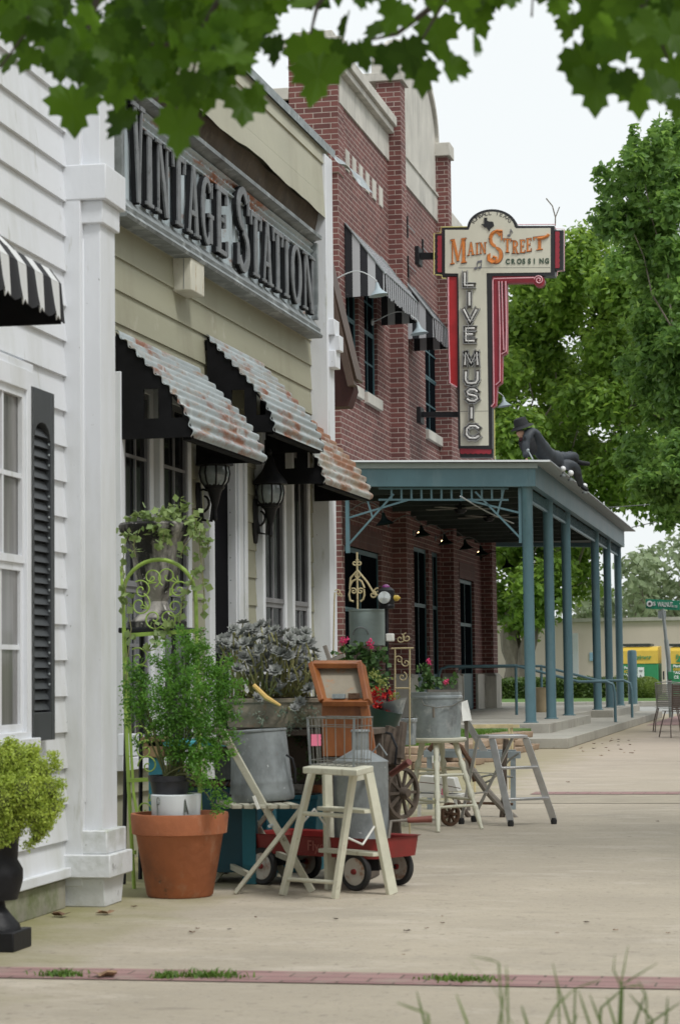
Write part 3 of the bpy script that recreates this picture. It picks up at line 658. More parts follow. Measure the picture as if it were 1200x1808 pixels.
# ---- wall lanterns
def lantern(cx, ytop, ybot, px_back, label, plate_y):
    # glass body centre at px cx; wall plate at px_back
    u = Vt.u(px_back+8, plate_y, .02); v, zc = Vt.vz(cx, (ytop+ybot)/2, u); 
    z1 = Vt.vz(cx, ytop, u)[1]; z0 = Vt.vz(cx, ybot, u)[1]; h = z1-z0
    L = fthing('wall_lantern', Vt, label, 'lantern', 'black lanterns either side of the shop door')
    zp = Vt.z(px_back+8, plate_y, .02)
    m = MB().lathe([(0, -.17), (.03, -.165), (.045, -.1), (.05, 0), (.045, .1), (.03, .165), (0, .17)], (.02, u, zp), 12, sx=.45); m.build('wall_plate', M['blackiron'], L, local=True)
    m = MB(); pts = [(.03, u, zp+.02), (v*.35, u, zp-.09), (v*.8, u, zp-.1), (v, u, z0-.02)]
    m.tube(pts, .013, 8)
    sc = [(v*.35+.085*math.cos(a)*(1-a/14), u, zp+.03+.1*math.sin(a)*(1-a/14)) for a in [i*.5 for i in range(16)]]; m.tube(sc, .009, 6)
    m.lathe([(0, -.2), (.018, -.18), (.012, -.12), (.03, -.06), (.045, 0), (.075, .06)], (v, u, z0-.03), 14); m.build('arm', M['blackiron'], L, local=True)
    r = .1
    gl = mat('lantern_glass', (.20,.23,.24), .08, var=.5, vs=9, spec=.9) if 'lantern_glass' not in bpy.data.materials else bpy.data.materials['lantern_glass']
    gp = [(.055, 0), (.088, h*.3), (r, h*.65), (.09, h)]
    m = MB().lathe(gp, (v, u, z0), 24); m.build('glass', gl, L, local=True)
    m = MB()
    for k in range(8):
        a = math.pi/8+k*math.pi/4; m.tube([(v+(rr+.004)*math.cos(a), u+(rr+.004)*math.sin(a), z0+zz) for rr, zz in gp], .006, 5)
    m.lathe([(.06, 0), (.07, .015), (.06, .02)], (v, u, z0-.01), 20); m.lathe([(.09, 0), (.105, .01), (.1, .03)], (v, u, z1-.01), 20)
    m.lathe([(.13, 0), (.125, .02), (.085, .07), (.06, .1), (.035, .16), (.03, .19), (.012, .22), (.018, .24), (0, .27)], (v, u, z1), 24)
    m.build('cap', M['blackiron'], L, local=True)
lantern(379, 822, 862, 343, 'black wall lantern left of the shop door, its top hidden by the first awning', 895)
lantern(477, 855, 895, 443, 'black wall lantern with full domed cap right of the shop door', 920)
# ---- brown lean-to roof behind the shop corner
la = thing('lean_to_roof', at(590, 700, 19.5)*1, 'steep dark brown lean-to roof jutting out past the end of the tan shop', 'roof')
p1, p2 = at(583, 492, 19.5), at(622, 682, 19.5); p3 = at(612, 716, 19.5); p0 = at(560, 470, 19.5)
brn = mat('brown_fascia_paint', (.085,.055,.042), .55, var=.2); mar = mat('maroon_soffit_paint', (.05,.012,.010), .7, var=.2)
tl = at(540, 330, 19.5)
m = MB(); m.beam(tl, p2, .06, .14, up=(0, 1, 0)); m.beam(tl+V(0, .06, .1), p2+V(.03, .06, .1), 1.2, .04, up=(1, 0, 1)) if False else None
m.build('fascia_board', brn, la)
m = MB(); q = [tl+V(0, .05, 0), p2+V(0, .05, -.02), p3+V(0, .05, 0), V(tl.x, tl.y+.05, p3.z)]; m.prism(q, (0, .22, 0)); m.build('soffit', mar, la)
m = MB().poly([tl+V(0, -.03, .08), p2+V(.03, -.03, .06), p2+V(.03, .27, .06), tl+V(0, .27, .08)]); m.build('roof_sheet', brn, la, solid=.03)
# ================================================================ BRICK BUILDING
Bk = Frame((-7.6, 33.6, 0), 1445)
# put the near corner exactly where the photograph shows it
Bk.O = V(-7.6, atx(602, 800, -7.6).y, 0); Bk.M = Matrix.Translation(Bk.O) @ Matrix.Rotation(Bk.rz, 4, 'Z')
bb = fthing('brick_building', Bk, 'red brick building with pilasters, pale arched parapet and stone bases behind the teal canopy', 'building')
bu = Bk.u; bz = Bk.z
def wall_holes(mb, u0, u1, z0, z1, holes, v=0., depth=.14):
    us = sorted({u0, u1}|{h[0] for h in holes}|{h[1] for h in holes}); zs = sorted({z0, z1}|{h[2] for h in holes}|{h[3] for h in holes})
    for i in range(len(us)-1):
        for j in range(len(zs)-1):
            a, b, c, d = us[i], us[i+1], zs[j], zs[j+1]; mu, mz = (a+b)/2, (c+d)/2
            if any(h[0] < mu < h[1] and h[2] < mz < h[3] for h in holes): continue
            mb.poly([(v, a, c), (v, b, c), (v, b, d), (v, a, d)])
    for a, b, c, d in holes:
        w = v-depth
        mb.poly([(v, a, c), (v, a, d), (w, a, d), (w, a, c)]); mb.poly([(v, b, c), (w, b, c), (w, b, d), (v, b, d)])
        mb.poly([(v, a, d), (v, b, d), (w, b, d), (w, a, d)]); mb.poly([(v, a, c), (w, a, c), (w, b, c), (v, b, c)])
u2 = bu(684, 300); pv2 = Bk.vz(708, 300, u2)[0]; u2e = bu(716, 300, pv2)
u3 = bu(770, 400); pv3 = pv2; u3e = bu(797, 400, pv3)
u4 = bu(851, 1150); u4e = bu(878, 1150, pv2)
print('brick u', u2, pv2, u2e, u3, u3e, u4, u4e)
zcb = (bz(601.8, 187.7)+bz(681.6, 281.2))/2; zcc = (bz(607, 144)+bz(682, 237))/2
zct = zcc+.30
z2b = (bz(714.8, 328.8)+bz(766.5, 386.5))/2; z2m = (bz(712.8, 278)+bz(769.5, 349.7))/2
zP2 = Bk.vz(695, 143, u2)[1]; zP3 = Bk.vz(780, 276, u3)[1]
print('z', zcb, zcc, z2b, z2m, zP2, zP3)
zw = (Bk.z(645, 694)+Bk.z(766, 766))/2
wa, wb_ = (bu(611, 600), bu(633, 600)), (bu(643, 600), bu(666, 600)); wc = (bu(751, 700), bu(776, 700))
ztw = zw+2.25
lw = (bu(608, 1000), bu(673, 1000), 1.15, bz(671, 978)); d1 = (bu(731, 1050), bu(757, 1050), .31, bz(745, 990)+.25)
d2 = (bu(763, 1050), bu(777, 1050), .31, bz(745, 990)+.25); d3 = (bu(812, 1080), bu(837, 1080), .31, bz(836, 1027))
print('zw', zw, 'lw', lw, 'd', d1, d3)
m = MB()
wall_holes(m, 0.0, u2+.1, 0, zcb, [(*wa, zw, ztw), (*wb_, zw, ztw), lw])
wall_holes(m, u2+.1, u3+.1, 0, z2b, [(*wc, zw, ztw), d1, d2])
wall_holes(m, u3+.1, u4e, 0, z2b+.2, [d3])
wd = 9.0
m.poly([(0, 0, 0), (-wd, 0, 0), (-wd, 0, bz(600, 170)), (0, 0, bz(600, 170))])
m.poly([(0, u4e, 0), (-wd, u4e, 0), (-wd, u4e, z2b), (0, u4e, z2b)])
zside = at(500, 168, 36.0).z
m.build('wall', M['brick'], bb, local=True, smooth=0)
# near corner tower
xt = (at(512, 400, Bk.O.y-.05)-Bk.O).dot(Bk.n); zt1_ = at(540, 75, 36.0).z
m = MB().box(xt, .02, -.05, .42, zcb-1.2, zt1_); m.build('corner_pier', M['brick'], bb, local=True)
m = MB().box(xt-.09, .12, -.14, .52, zt1_, zt1_+.14); m.box(xt+.1, -.05, -.1, .45, zt1_+.14, zt1_+.26); m.build('pier_cap', M['caststone'], bb, local=True, bevel=.01)
m = MB().box(xt-2.6, xt-.01, .0, .3, zside-.9, zside); m.build('side_parapet', M['brick'], bb, local=True)
m = MB().box(xt-2.7, xt-.005, -.08, .4, zside, zside+.2); m.build('side_coping', M['caststone'], bb, local=True, bevel=.01)
# pilasters
for (ua_, ue_, pv, zt_2, nm) in ((u2, u2e, pv2, zP2, 1), (u3, u3e, pv3, zP3, 2), (u4, u4e, pv2, z2b+.4, 3)):
    m = MB().box(-.2, pv, ua_, ue_, 1.12, zt_2); p = m.build('pilaster', M['brick'], bb, local=True)
    m = MB().box(-.05, pv+.07, ua_-.06, ue_+.06, 0, 1.05)
    m.prism([(pv+.07, ua_-.06, 1.05), (pv, ua_, 1.12), (pv, ue_, 1.12), (pv+.07, ue_+.06, 1.05)], (-.2, 0, 0))
    m.prism([(-.05, ua_-.06, 1.05), (-.05, ua_, 1.12), (pv, ua_, 1.12), (pv+.07, ua_-.06, 1.05)], (0, .2, 0))
    m.build('pilaster_base', M['caststone'], p, local=True, bevel=.01)
m = MB().box(-.45, pv2+.06, u2-.07, u2e+.1, zP2, zP2+.16); m.box(-.28, pv2+.0, u2-.02, u2e+.04, zP2+.16, zP2+.7); m.build('pilaster_cap', M['caststone'], bb, local=True, bevel=.012)
m = MB().box(-.05, pv3+.06, u3-.07, u3e+.07, zP3, zP3+.28); m.build('pilaster_cap', M['caststone'], bb, local=True, bevel=.012)
# low stone plinths between
for (a, b) in ((.0, lw[0]), (u2e+.08, d1[0]), (d3[1], u4-.07), (d3[0]-.12, d3[0])):
    if b-a > .05: MB().box(.0, .06, a, b, 0, 1.1).build('plinth', M['caststone'], bb, local=True, bevel=.01)
# cast stone parapets
m = MB().box(-.25, .03, .05, u2+.05, zcb, zcc); m.build('parapet', M['caststone'], bb, local=True)
m = MB().box(-.3, .14, .0, u2-.07, zcc, zcc+.12); m.box(-.3, .2, .0, u2-.07, zcc+.12, zct); m.build('coping', M['caststone'], bb, local=True, bevel=.015)
m = MB().box(-.25, .03, u2e-.05, u3+.05, z2b, z2m); m.box(-.25, .06, u2e-.05, u3+.02, z2m, z2m+.05); m.build('parapet', M['caststone'], bb, local=True)
uc = (u2e+u3)/2; hw = (u3-u2e)/2; zspr = Bk.z(767, 262); zpk = Bk.z(738, 110)
print('arch', zspr, zpk)
zpk = max(zpk, zspr+1.3)
pts = [(0, u2e-.04, z2m+.05), (0, u3+.0, z2m+.05)]
cap = []
for i in range(25):
    a = math.pi*i/24; cap.append((uc+hw*math.cos(a), zspr+(zpk-zspr)*math.sin(a)**.85))
pts += [(0, a, b) for a, b in cap]
m = MB().prism(pts, (-.22, 0, 0)); m.build('arched_gable', M['caststone'], bb, local=True, smooth=0)
m = MB()
for i in range(24):
    (a0, b0), (a1, b1) = cap[i], cap[i+1]
    n = len(m.v); dx0, dz0 = (a0-uc)/hw, (b0-zspr)/(zpk-zspr+.01)
    def off(a, b): d = V(0, (a-uc)/hw, (b-zspr)/(zpk-zspr)+.25).normalized()*.13; return d
    o0, o1 = off(a0, b0), off(a1, b1)
    P = [V(.07, a0, b0), V(.07, a1, b1), V(.07, a1, b1)+o1, V(.07, a0, b0)+o0]
    m.v += P+[p+V(-.3, 0, 0) for p in P]; m.f += [[n+q for q in f] for f in ((0,1,2,3),(7,6,5,4),(0,4,5,1),(3,2,6,7))]
m.build('arch_coping', M['caststone'], bb, local=True)
m = MB().box(-.3, .14, u3e, u4e+.05, z2b+.15, z2b+.45); m.build('coping', M['caststone'], bb, local=True, bevel=.015)
MB().box(-.25, .02, u3e, u4e, z2b-.4, z2b+.15).build('parapet', M['caststone'], bb, local=True)
# cream inset panels
zi1, zi0 = bz(612, 266), bz(612, 302)
for i in range(6):
    a = bu(609.5+11.6*i, 300); b = bu(615.3+11.6*i, 300); MB().box(-.02, .02, a, b, zi0, zi1).build('inset_panel', M['caststone'], bb, local=True, bevel=.004)
# windows
bglass = mat('brick_building_dark_glass', (.006,.008,.010), .9, var=.2, spec=.0)
def bwin(u0, u1, z0, z1, nx, rail=.5, dpt=-.10, mat_=None, nz=2):
    wo = window(bb, u0+.05, u1-.05, z0+.05, z1-.05, nx=nx, nz=nz, rail=rail, cw=.05, cd=.03, cm=M['tealwin'], sm=mat_ or M['tealwin'], v=dpt+.03, mull=.03, gl=bglass); return wo
for a, b in (wa, wb_, wc):
    wo = bwin(a, b, zw, ztw, 2); MB().box(-.1, .07, a-.06, b+.1, zw-.19, zw-.002).build('window_sill', M['caststone'], wo, local=True, bevel=.008)
bwin(*lw, 2, .5, nz=1); soldier = brickmat('soldier_brick', (.15,.06,.053), (.1,.04,.036), (.2,.16,.14), .26, .0865, vertical=True)
MB().box(-.1, .012, lw[0]-.1, lw[1]+.1, lw[3], lw[3]+.36).build('lintel', soldier, bb, local=True)
MB().box(-.1, .012, d3[0]-.1, d3[1]+.1, d3[3], d3[3]+.36).build('lintel', soldier, bb, local=True)
for d in (d1, d2, d3):
    wo = bwin(*d, 2, .66, nz=1)
    MB().box(-.12, -.05, d[0]+.06, d[1]-.06, d[2]+.02, d[2]+.8).build('kick_panel', M['tealwin'], wo, local=True)
# iron star anchors and conduit on the bay
for (px, py) in ((719, 400), (746, 440), (720, 470)):
    a_, z_ = Bk.uz(px, py, .02); MB().beam((.02, a_, z_-.22), (.02, a_, z_+.2), .03, .05).build('wall_anchor', M['blackiron'], bb, local=True)
    MB().beam((.03, a_-.03, z_+.02), (.03, a_+.8, z_+.03), .012).build('tie_wire', M['galv'], bb, local=True)
# ---- striped box awnings on the upper floor
def box_awning(u0, u1, zt, zo, zb, vo, label):
    a = fthing('striped_awning', Bk, label, 'awning', 'striped awnings on the brick building')
    s1 = bpy.data.materials.get('awning_front_stripe') or stripemat('awning_front_stripe', (.42,.43,.45), (.012,.013,.017), .19)
    s2 = bpy.data.materials.get('awning_side_stripe') or stripemat('awning_side_stripe', (.42,.43,.45), (.012,.013,.017), .26, axis=0, off=.06)
    MB().poly([(0, u0, zt), (0, u1, zt), (vo, u1, zo), (vo, u0, zo)]).build('canvas', s1, a, local=True, solid=.012)
    for uu in (u0+.006, u1-.006):
        MB().prism([(0.01, uu, zt-.02), (vo-.01, uu, zo-.01), (vo-.01, uu, zb+.02), (.01, uu, zb)], (0, .005, 0)).build('side_panel', s2, a, local=True, smooth=0)
    m = MB(); n = 80
    for i in range(n):
        a0, a1 = u0+(u1-u0)*i/n, u0+(u1-u0)*(i+1)/n; d = lambda u: .02*math.sin(u*9)+.03*abs(math.sin((u-u0)*math.pi/.38))
        m.poly([(vo, a0, zo), (vo, a1, zo), (vo+.01, a1, zb+.03-d(a1)), (vo+.01, a0, zb+.03-d(a0))])
    m.build('valance', s1, a, local=True, solid=.008)
    m = MB(); m.tube([(.02, u0, zt), (vo, u0, zo), (vo, u1, zo), (.02, u1, zt)], .018, 6); m.tube([(.02, u0+.02, zb+.05), (vo-.02, u0+.02, zb+.05), (vo-.02, u1-.02, zb+.05)], .015, 6)
    m.build('frame', M['galvd'], a, local=True); return a
ua1 = bu(607, 400); voB, zoB = Bk.vz(679, 482, ua1); ztB = bz(607, 394); zbB = Bk.vz(679, 522, ua1)[1]
ue1 = Bk.u(737, 532, voB); uA2_ = Bk.u(766, 566, voB); ue2 = Bk.u(790, 592, voB)
print('box awn', ua1, voB, zoB, ztB, zbB, ue1, uA2_, ue2)
box_awning(ua1, ue1, ztB, zoB, zbB, voB, 'nearest striped awning of the brick upper floor, above the paired windows')
box_awning(uA2_, max(ue2, uA2_+1.6), ztB, zoB, zbB, voB, 'striped awning just left of the blade sign on the brick upper floor')
u_a3 = Bk.u(872, 680, voB); box_awning(u_a3-1.2, u_a3+.5, ztB, zoB, zbB, voB, 'striped awning mostly hidden behind the blade sign')
# ---- gooseneck lamps
warm = emit('warm_lamp_glow', (1, .72, .35), 6)
lampm = mat('lamp_enamel_pale', (.30,.36,.39), .5, var=.12); lampd = mat('lamp_enamel_dark', (.012,.02,.02), .9, var=.2, spec=.05); armm = mat('lamp_arm_pale', (.45,.47,.48), .4, var=.05); armd = mat('lamp_arm_grey', (.16,.17,.17), .5, var=.1)
def gooseneck(u, z, L, label, sm, am, lit=False, s=1., grp='gooseneck lamps on the brick wall'):
    g = fthing('wall_lamp', Bk, label, 'lamp', grp)
    pts = []
    for i in range(15):
        t = i/14; pts.append((L*t, u, z+.22*s*math.sin(math.pi*min(1, t*1.0)**1.3)*1.0+ (-.0)))
    pts[0] = (0, u, z); m = MB().tube(pts+[(L+.01, u, z-.06*s)], .014*s, 6); m.lathe([(0, -.01), (.06, -.01), (.06, .02), (0, .02)], (0.0, u, z), 12, tilt=Matrix.Rotation(math.pi/2, 4, 'Y')); m.build('arm', am, g, local=True)
    ti = Matrix.Rotation(math.radians(-8), 4, 'Y')
    m = MB().lathe([(r_*s, z_*s) for r_, z_ in [(0, 0), (.03, 0), (.045, -.06), (.06, -.12), (.09, -.17), (.2, -.27), (.22, -.28), (.195, -.262), (.08, -.16), (.0, -.12)]], (L+.01, u, z-.05*s), 20, tilt=ti); 
    for v_ in m.v: pass
    m.build('shade', sm, g, local=True)
    if lit: MB().sphere((L-.01, u, z-.25*s), .045, 12, 8, sz=.7).build('bulb', warm, g, local=True)
    return g
def lamp_at(px, py, v):   # shade centre pixel on the plane v
    return Bk.uz(px, py, v)
for i, (px, py, lb) in enumerate(((664, 506, 'pale gooseneck lamp over the nearest striped awning'), (736, 575, 'pale gooseneck lamp between the two striped awnings'), (887, 706, 'pale gooseneck lamp showing right of the blade sign'))):
    v = voB+.12; u, z = lamp_at(px, py, v); gooseneck(u, z+.1, v, lb, lampm, armm, s=.75)
for i, (px, py, lit, lb) in enumerate(((675, 912, 0, 'unlit dark gooseneck lamp nearest the canopy bracket'), (742, 934, 1, 'first lit gooseneck lamp under the canopy from the left'), (783, 949, 1, 'second lit gooseneck lamp under the canopy, over the door'), (819, 958, 0, 'unlit gooseneck lamp between two lit ones under the canopy'), (847, 969, 1, 'third lit gooseneck lamp under the canopy from the left'), (893, 992, 0, 'dark gooseneck lamp silhouetted against the trees past the brick corner'))):
    v = .6; u, z = lamp_at(px, py, v); gooseneck(u, z+.1, v, lb, lampd, armd if i < 5 else lampd, lit, s=.7, grp='gooseneck lamps under the canopy')
# ================================================================ PORCH
hp = .31
c1 = G(936.6, 1276, hp)
K = Frame((c1.x, c1.y, 0), 1418)
cu_ = [0]+[K.uz(px, py, 0)[0] for px, py in ((973.7, 1267), (1003, 1261), (1053, 1251), (1074.6, 1246.7), (1094.4, 1243.8))]
print('columns', c1, cu_)
sp = (cu_[5])/6; cu_ = [0, sp, 2*sp, 4*sp, 5*sp, 6*sp]
vs_ = .36; vback = -3.4
po = fthing('porch', K, 'grey concrete porch with two long steps in front of the brick building', 'porch')
ug0, ug1 = cu_[2]+.45, cu_[3]-.45
m = MB().box(vback-6, vs_, -.55, ug0, .0, hp); m.box(vback-6, -.1, ug0, ug1, 0, hp-.002); m.box(vback-6, vs_, ug1, cu_[5]+1.3, 0, hp); m.build('slab', M['slab'], po, local=True, bevel=.012)
e1 = K.vz(1001, 1300, -1.2)
ls = K.uz(1001, 1322, 0)
gp_ = G(1002, 1322); vl = (gp_-K.O).dot(K.n); ul = (gp_-K.O).dot(K.d); print('step', vl, ul)
m = MB().box(-.6, vl, ul, cu_[5]+1.0, 0, .155); m.build('step', M['slab'], po, local=True, bevel=.012)
# ================================================================ CANOPY
kz = lambda px, py, v=0.: K.z(px, py, v)
zf0 = K.vz(935, 859, -.14)[1]; zf1 = K.vz(935, 817, -.14)[1]
wb0 = (at(612, 1000, K.O.y)-K.O).dot(K.n)
print('canopy', zf0, zf1, wb0)
cn = fthing('porch_canopy', K, 'teal flat porch canopy with round columns and lattice trim along the brick building', 'canopy')
uend = cu_[5]+.18; dr_ = -.0
zs_ = lambda v: zf0+ (v)*-.028    # the roof falls slightly towards the wall side, as in the photograph
def slopebox(mb, v0, v1, u0, u1, za, zb):   # a bar running out from the wall, following the slope
    q = [(v0, u0, za+zs_(v0)-zf0), (v1, u0, za+zs_(v1)-zf0), (v1, u0, zb+zs_(v1)-zf0), (v0, u0, zb+zs_(v0)-zf0)]; mb.prism(q, (0, u1-u0, 0))
m = MB(); m.box(.05, .16, -.16, uend, zf0, zf1); slopebox(m, wb0, .05, -.16, -.06, zf0, zf1); slopebox(m, wb0, .05, uend-.1, uend, zf0, zf1)
m.build('fascia', M['teal'], cn, local=True, bevel=.004)
m = MB(); n = 0
rb = 84
roofm = mat('galvanised_roof_sheet', (.42,.44,.45), .55, .3, var=.1)
pts = []
def roof(s, t):
    u = -.32+(uend+.5)*t; v = wb0+(.42-wb0)*s; return (v, u, zf1+.02+(v)*-.028+.012*math.sin(u*2*math.pi/.11))
nr = int((uend+.5)/.11*4)
m.grid(roof, 1, nr); m.build('roof_sheet', roofm, cn, local=True, solid=.006)
m = MB(); slopebox(m, wb0, .2, -.20, -.163, zf1-.09, zf1-.002); m.box(.163, .19, -.16, uend, zf1-.012, zf1-.002); m.box(.165, .38, -.16, uend, zf1-.001, zf1+.003); m.build('edge_trim', mat('pale_grey_trim', (.30,.34,.34), .5, var=.1), cn, local=True)
m = MB(); slopebox(m, wb0, .42, -.345, -.325, zf1+.0, zf1+.03); m.build('drip_edge', mat('bright_drip_edge', (.7,.72,.73), .3, .3, var=.05), cn, local=True)
m = MB(); slopebox(m, wb0, .04, -.05, uend-.12, zf0+.1, zf0+.13)
for i in range(12): u = .4+i*1.3; m.box(wb0, .04, u, u+.08, zf0-.02, zf0+.09) if u < uend-.3 else None
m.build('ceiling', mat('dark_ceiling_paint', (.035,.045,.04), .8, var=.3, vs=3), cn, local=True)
cr = .088
for i, u in enumerate(cu_):
    m = MB().lathe([(cr+.035, hp), (cr+.035, hp+.015), (cr+.004, hp+.02), (cr, hp+.05), (cr, zf0-.05), (cr+.006, zf0-.04), (cr+.006, zf0+.03)], (0, u, 0), 28); m.build('column', M['teal'], cn, local=True)
# frieze: thin rail and spindles
zfr = K.vz(800, 880, 0)[1]
fr_ = MB(); v0f, v1f = wb0+.75, -.45; 
for zz in (zf0-.005, zf0-.19): slopebox(fr_, v0f-.2, v1f+.15, -.025, .015, zz-.03, zz)
v = v0f
while v < v1f+.05: slopebox(fr_, v, v+.03, -.02, .01, zf0-.19, zf0-.03); v += .165
fr_.build('frieze', M['teal'], cn, local=True)
for a, b in zip(cu_[:-1], cu_[1:]):
    m = MB(); m.box(-.02, .02, a+cr, b-cr, zf0-.22, zf0-.18)
    k = int((b-a)/.165)
    for i in range(1, k): u = a+(b-a)*i/k; m.box(-.012, .012, u-.012, u+.012, zf0-.18, zf0)
    m.build('frieze', M['teal'], cn, local=True)
# wall post and corner brackets
m = MB().box(wb0, wb0+.06, -.05, .02, zf0-1.0, zf0); m.build('wall_post', M['teal'], cn, local=True)
def bracket(sv, v0_, uu):
    m = MB(); z0 = zf0
    m.beam((v0_, uu, z0-.85), (v0_+sv*.75, uu, z0-.05), .035, .03); m.beam((v0_, uu, z0-.42), (v0_+sv*1.0, uu, z0-.15), .035, .03)
    m.beam((v0_+sv*.28, uu, z0-.02), (v0_+sv*.40, uu, z0-.44), .03, .028)
    m.build('bracket', M['teal'], cn, local=True)
bracket(1, wb0+.05, -.01); bracket(-1, -cr, -.01)
m = MB().box(-cr-.05, -cr, -.03, .01, zf0-.9, zf0); m.build('bracket_post', M['teal'], cn, local=True)
# a white cable under the ceiling
def cable(px1, py1, px2, py2, Y, sag, label, r=.012, m_=None):
    a, b = at(px1, py1, Y), at(px2, py2, Y+1.5); pts = [a.lerp(b, i/12)+V(0, 0, -sag*math.sin(math.pi*i/12)) for i in range(13)]
    tag(MB().tube(pts, r, 5).build('cable', m_ or armm), label, 'cable')
cable(812, 876, 906, 924, 36, .03, 'white cable running under the dark canopy ceiling')
# ceiling fans
fanm = mat('pale_fan_blade', (.2,.19,.16), .5)
def fan(px, py, Y, lb):
    c = at(px, py, Y); f = thing('ceiling_fan', c, lb, 'fan', 'ceiling fans under the canopy')
    MB().tube([c+V(0, 0, .35), c+V(0, 0, .05)], .02, 8).build('downrod', M['blackiron'], f)
    MB().lathe([(0, -.09), (.07, -.08), (.11, -.02), (.1, .05), (0, .07)], c, 20).build('motor', M['blackiron'], f)
    for k in range(5):
        a = k*2*math.pi/5+.4; d = V(math.cos(a), math.sin(a), 0); MB().beam(c+d*.12, c+d*.62, .09, .012, w2=.14).build('blade', fanm, f)
fan(812, 898, 39, 'ceiling fan nearest the front of the canopy'); fan(862, 913, 43, 'ceiling fan further back under the canopy'); fan(905, 935, 48, 'faint ceiling fan deepest under the canopy')
# handrails
hm = M['teal']
def rail(pts, posts, lb):
    r = thing('handrail', pts[0][:2]+(0,) if isinstance(pts[0], tuple) else V(pts[0].x, pts[0].y, 0), lb, 'handrail', 'teal pipe handrails beside the porch steps')
    MB().tube(pts, .028, 10).build('rail', hm, r); 
    for a, b in posts: MB().tube([a, b], .028, 10).build('post', hm, r)
for (Ypx, shift, lb) in ((0, 0, 'nearer teal pipe handrail on the porch steps'), (1, 0, 'farther teal pipe handrail on the porch steps')):
    u = ug0+.5 if Ypx == 0 else ug1-.35
    def kp(v, z): p = K.M @ V(v, u, z); return p
    vb0 = -2.6 if Ypx == 0 else -2.9
    pts = [kp(vb0, .31+.75), kp(vb0+.05, .31+.9), kp(vb0+.2, .31+.94), kp(-1.1, .31+.94), kp(.1, .31+.62), kp(.62, .31+.62), kp(.75, .31+.56), kp(.78, .31+.4)]
    rail(pts, [(kp(vb0, .31), kp(vb0, 1.07)), (kp(-1.1, .31), kp(-1.1, 1.24)), (kp(.78, .0 if u < 0 else .15), kp(.78, .72))], lb)
# bollard on the porch end
bp_ = G(1116.5, 1243, hp); m = MB().lathe([(.115, 0), (.115, 1.28), (.1, 1.33), (0, 1.345)], bp_, 28)
bo = m.build('bollard', M['teal'], loc=bp_); tag(bo, 'short thick teal bollard standing on the far end of the porch', 'bollard')
# planter barrel
q = G(960, 1262, hp); q = at(958, 1261, q.y+3.0); q.z = hp
pb = thing('planter_box', q, 'small tan planter box standing on the porch behind the first columns', 'planter')
MB().lathe([(.2, 0), (.22, .06), (.23, .48), (.245, .5), (.2, .5), (.19, .42), (0, .42)], q, 24).build('box', mat('tan_planter', (.38,.31,.2), .8), pb)
# ================================================================ BLADE SIGN
cream = mat('cream_sign_enamel', (.62,.60,.49), .35, var=.05, vs=2, stains=[((.4,.36,.26), 3.5, .6, .85, (1,1,.4))])
sblack = mat('black_sign_enamel', (.012,.012,.014), .4, var=.2)
sred = mat('red_sign_enamel', (.42,.018,.022), .4, var=.1); sdred = mat('crimson_sign_enamel', (.30,.02,.035), .45, var=.1)
pinkneon = mat('unlit_pink_neon_tube', (.72,.38,.42), .2); yelneon = mat('unlit_yellow_neon_tube', (.6,.55,.2), .3)
orange = mat('orange_letter_paint', (.62,.2,.04), .45, var=.25, vs=8); dkline = mat('brown_letter_edge', (.10,.03,.02), .5)
YS = 42.6
bsn = thing('blade_sign', at(600+230, 840, YS+.15), 'tall cream and red neon music sign standing out from the brick wall above the canopy', 'sign')
def S(cx, cy, d=0.):      # crop coordinates of the sign close-up -> world, d = distance in front of the sign face
    p = at(700+cx/3, 350+cy/3, YS); return p+V(0, -d, 0)
def sprism(mb, pts, d0, d1): mb.prism([S(x, y, d0) for x, y in pts], (0, -(d1-d0), 0)); return mb
def arcp(cx, cy, r, a0, a1, n=20, ry=None): return [(cx+r*math.cos(math.radians(a0+(a1-a0)*i/n)), cy-(ry or r)*math.sin(math.radians(a0+(a1-a0)*i/n))) for i in range(n+1)]
outer = [(240, 410), (240, 152), (368, 152)]+arcp(506, 160, 134, 178, 2, 24, 103)[0:]+[(640, 145), (834, 145), (834, 408)]
outer = [(240, 412), (240, 152), (372, 152)]+arcp(505, 158, 133, 175, 5, 24, 100)+[(638, 146), (834, 146), (836, 410), (505, 412), (505, 1330), (325, 1325), (318, 412)]
m = sprism(MB(), outer, -.30, 0); m.build('cabinet', sblack, bsn, smooth=0)
inner = [(256, 398), (256, 168), (380, 168)]+arcp(505, 164, 119, 172, 8, 24, 92)+[(632, 160), (814, 158), (814, 393), (475, 397), (487, 1310), (338, 1312), (326, 399)]
m = sprism(MB(), inner, .002, .012); fa = m.build('face', cream, bsn, smooth=0)
m = sprism(MB(), [(326, 368), (812, 366), (812, 369), (326, 371)], .0125, .014); m = sprism(m, [(336, 1128), (486, 1126), (486, 1129), (336, 1131)], .0125, .014); m.build('panel_seam', mat('seam_grey', (.25,.24,.2), .6), fa, smooth=0)
for (x0, x1, y0, y1, side) in ((203, 239, 190, 400, -1), (836, 880, 168, 378, 1)):
    m = sprism(MB(), [(x0, y0), (x1, y0), (x1, y1), (x0, y1)], -.27, -.02); fl = m.build('side_flange', sblack, bsn, smooth=0)
    m = MB(); e = 222 if side < 0 else 834; k = 7
    pts = []
    xs = (238, 218) if side < 0 else (838, 858)
    pts = [(xs[0], y0+8), (xs[0], y1-8)]
    for i in range(k*6+1):
        yy = y1-8-(y1-y0-16)*i/(k*6); pts.append((xs[1]+(-1 if side < 0 else 1)*4*abs(math.sin(i*math.pi/6)), yy))
    sprism(m, pts, -.018, .0); m.build('scallop', sdred, fl, smooth=0)
m = sprism(MB(), [(270, 415), (317, 415), (322, 1003), (282, 975)], -.2, -.03); rs = m.build('red_flute', sred, bsn, smooth=0)
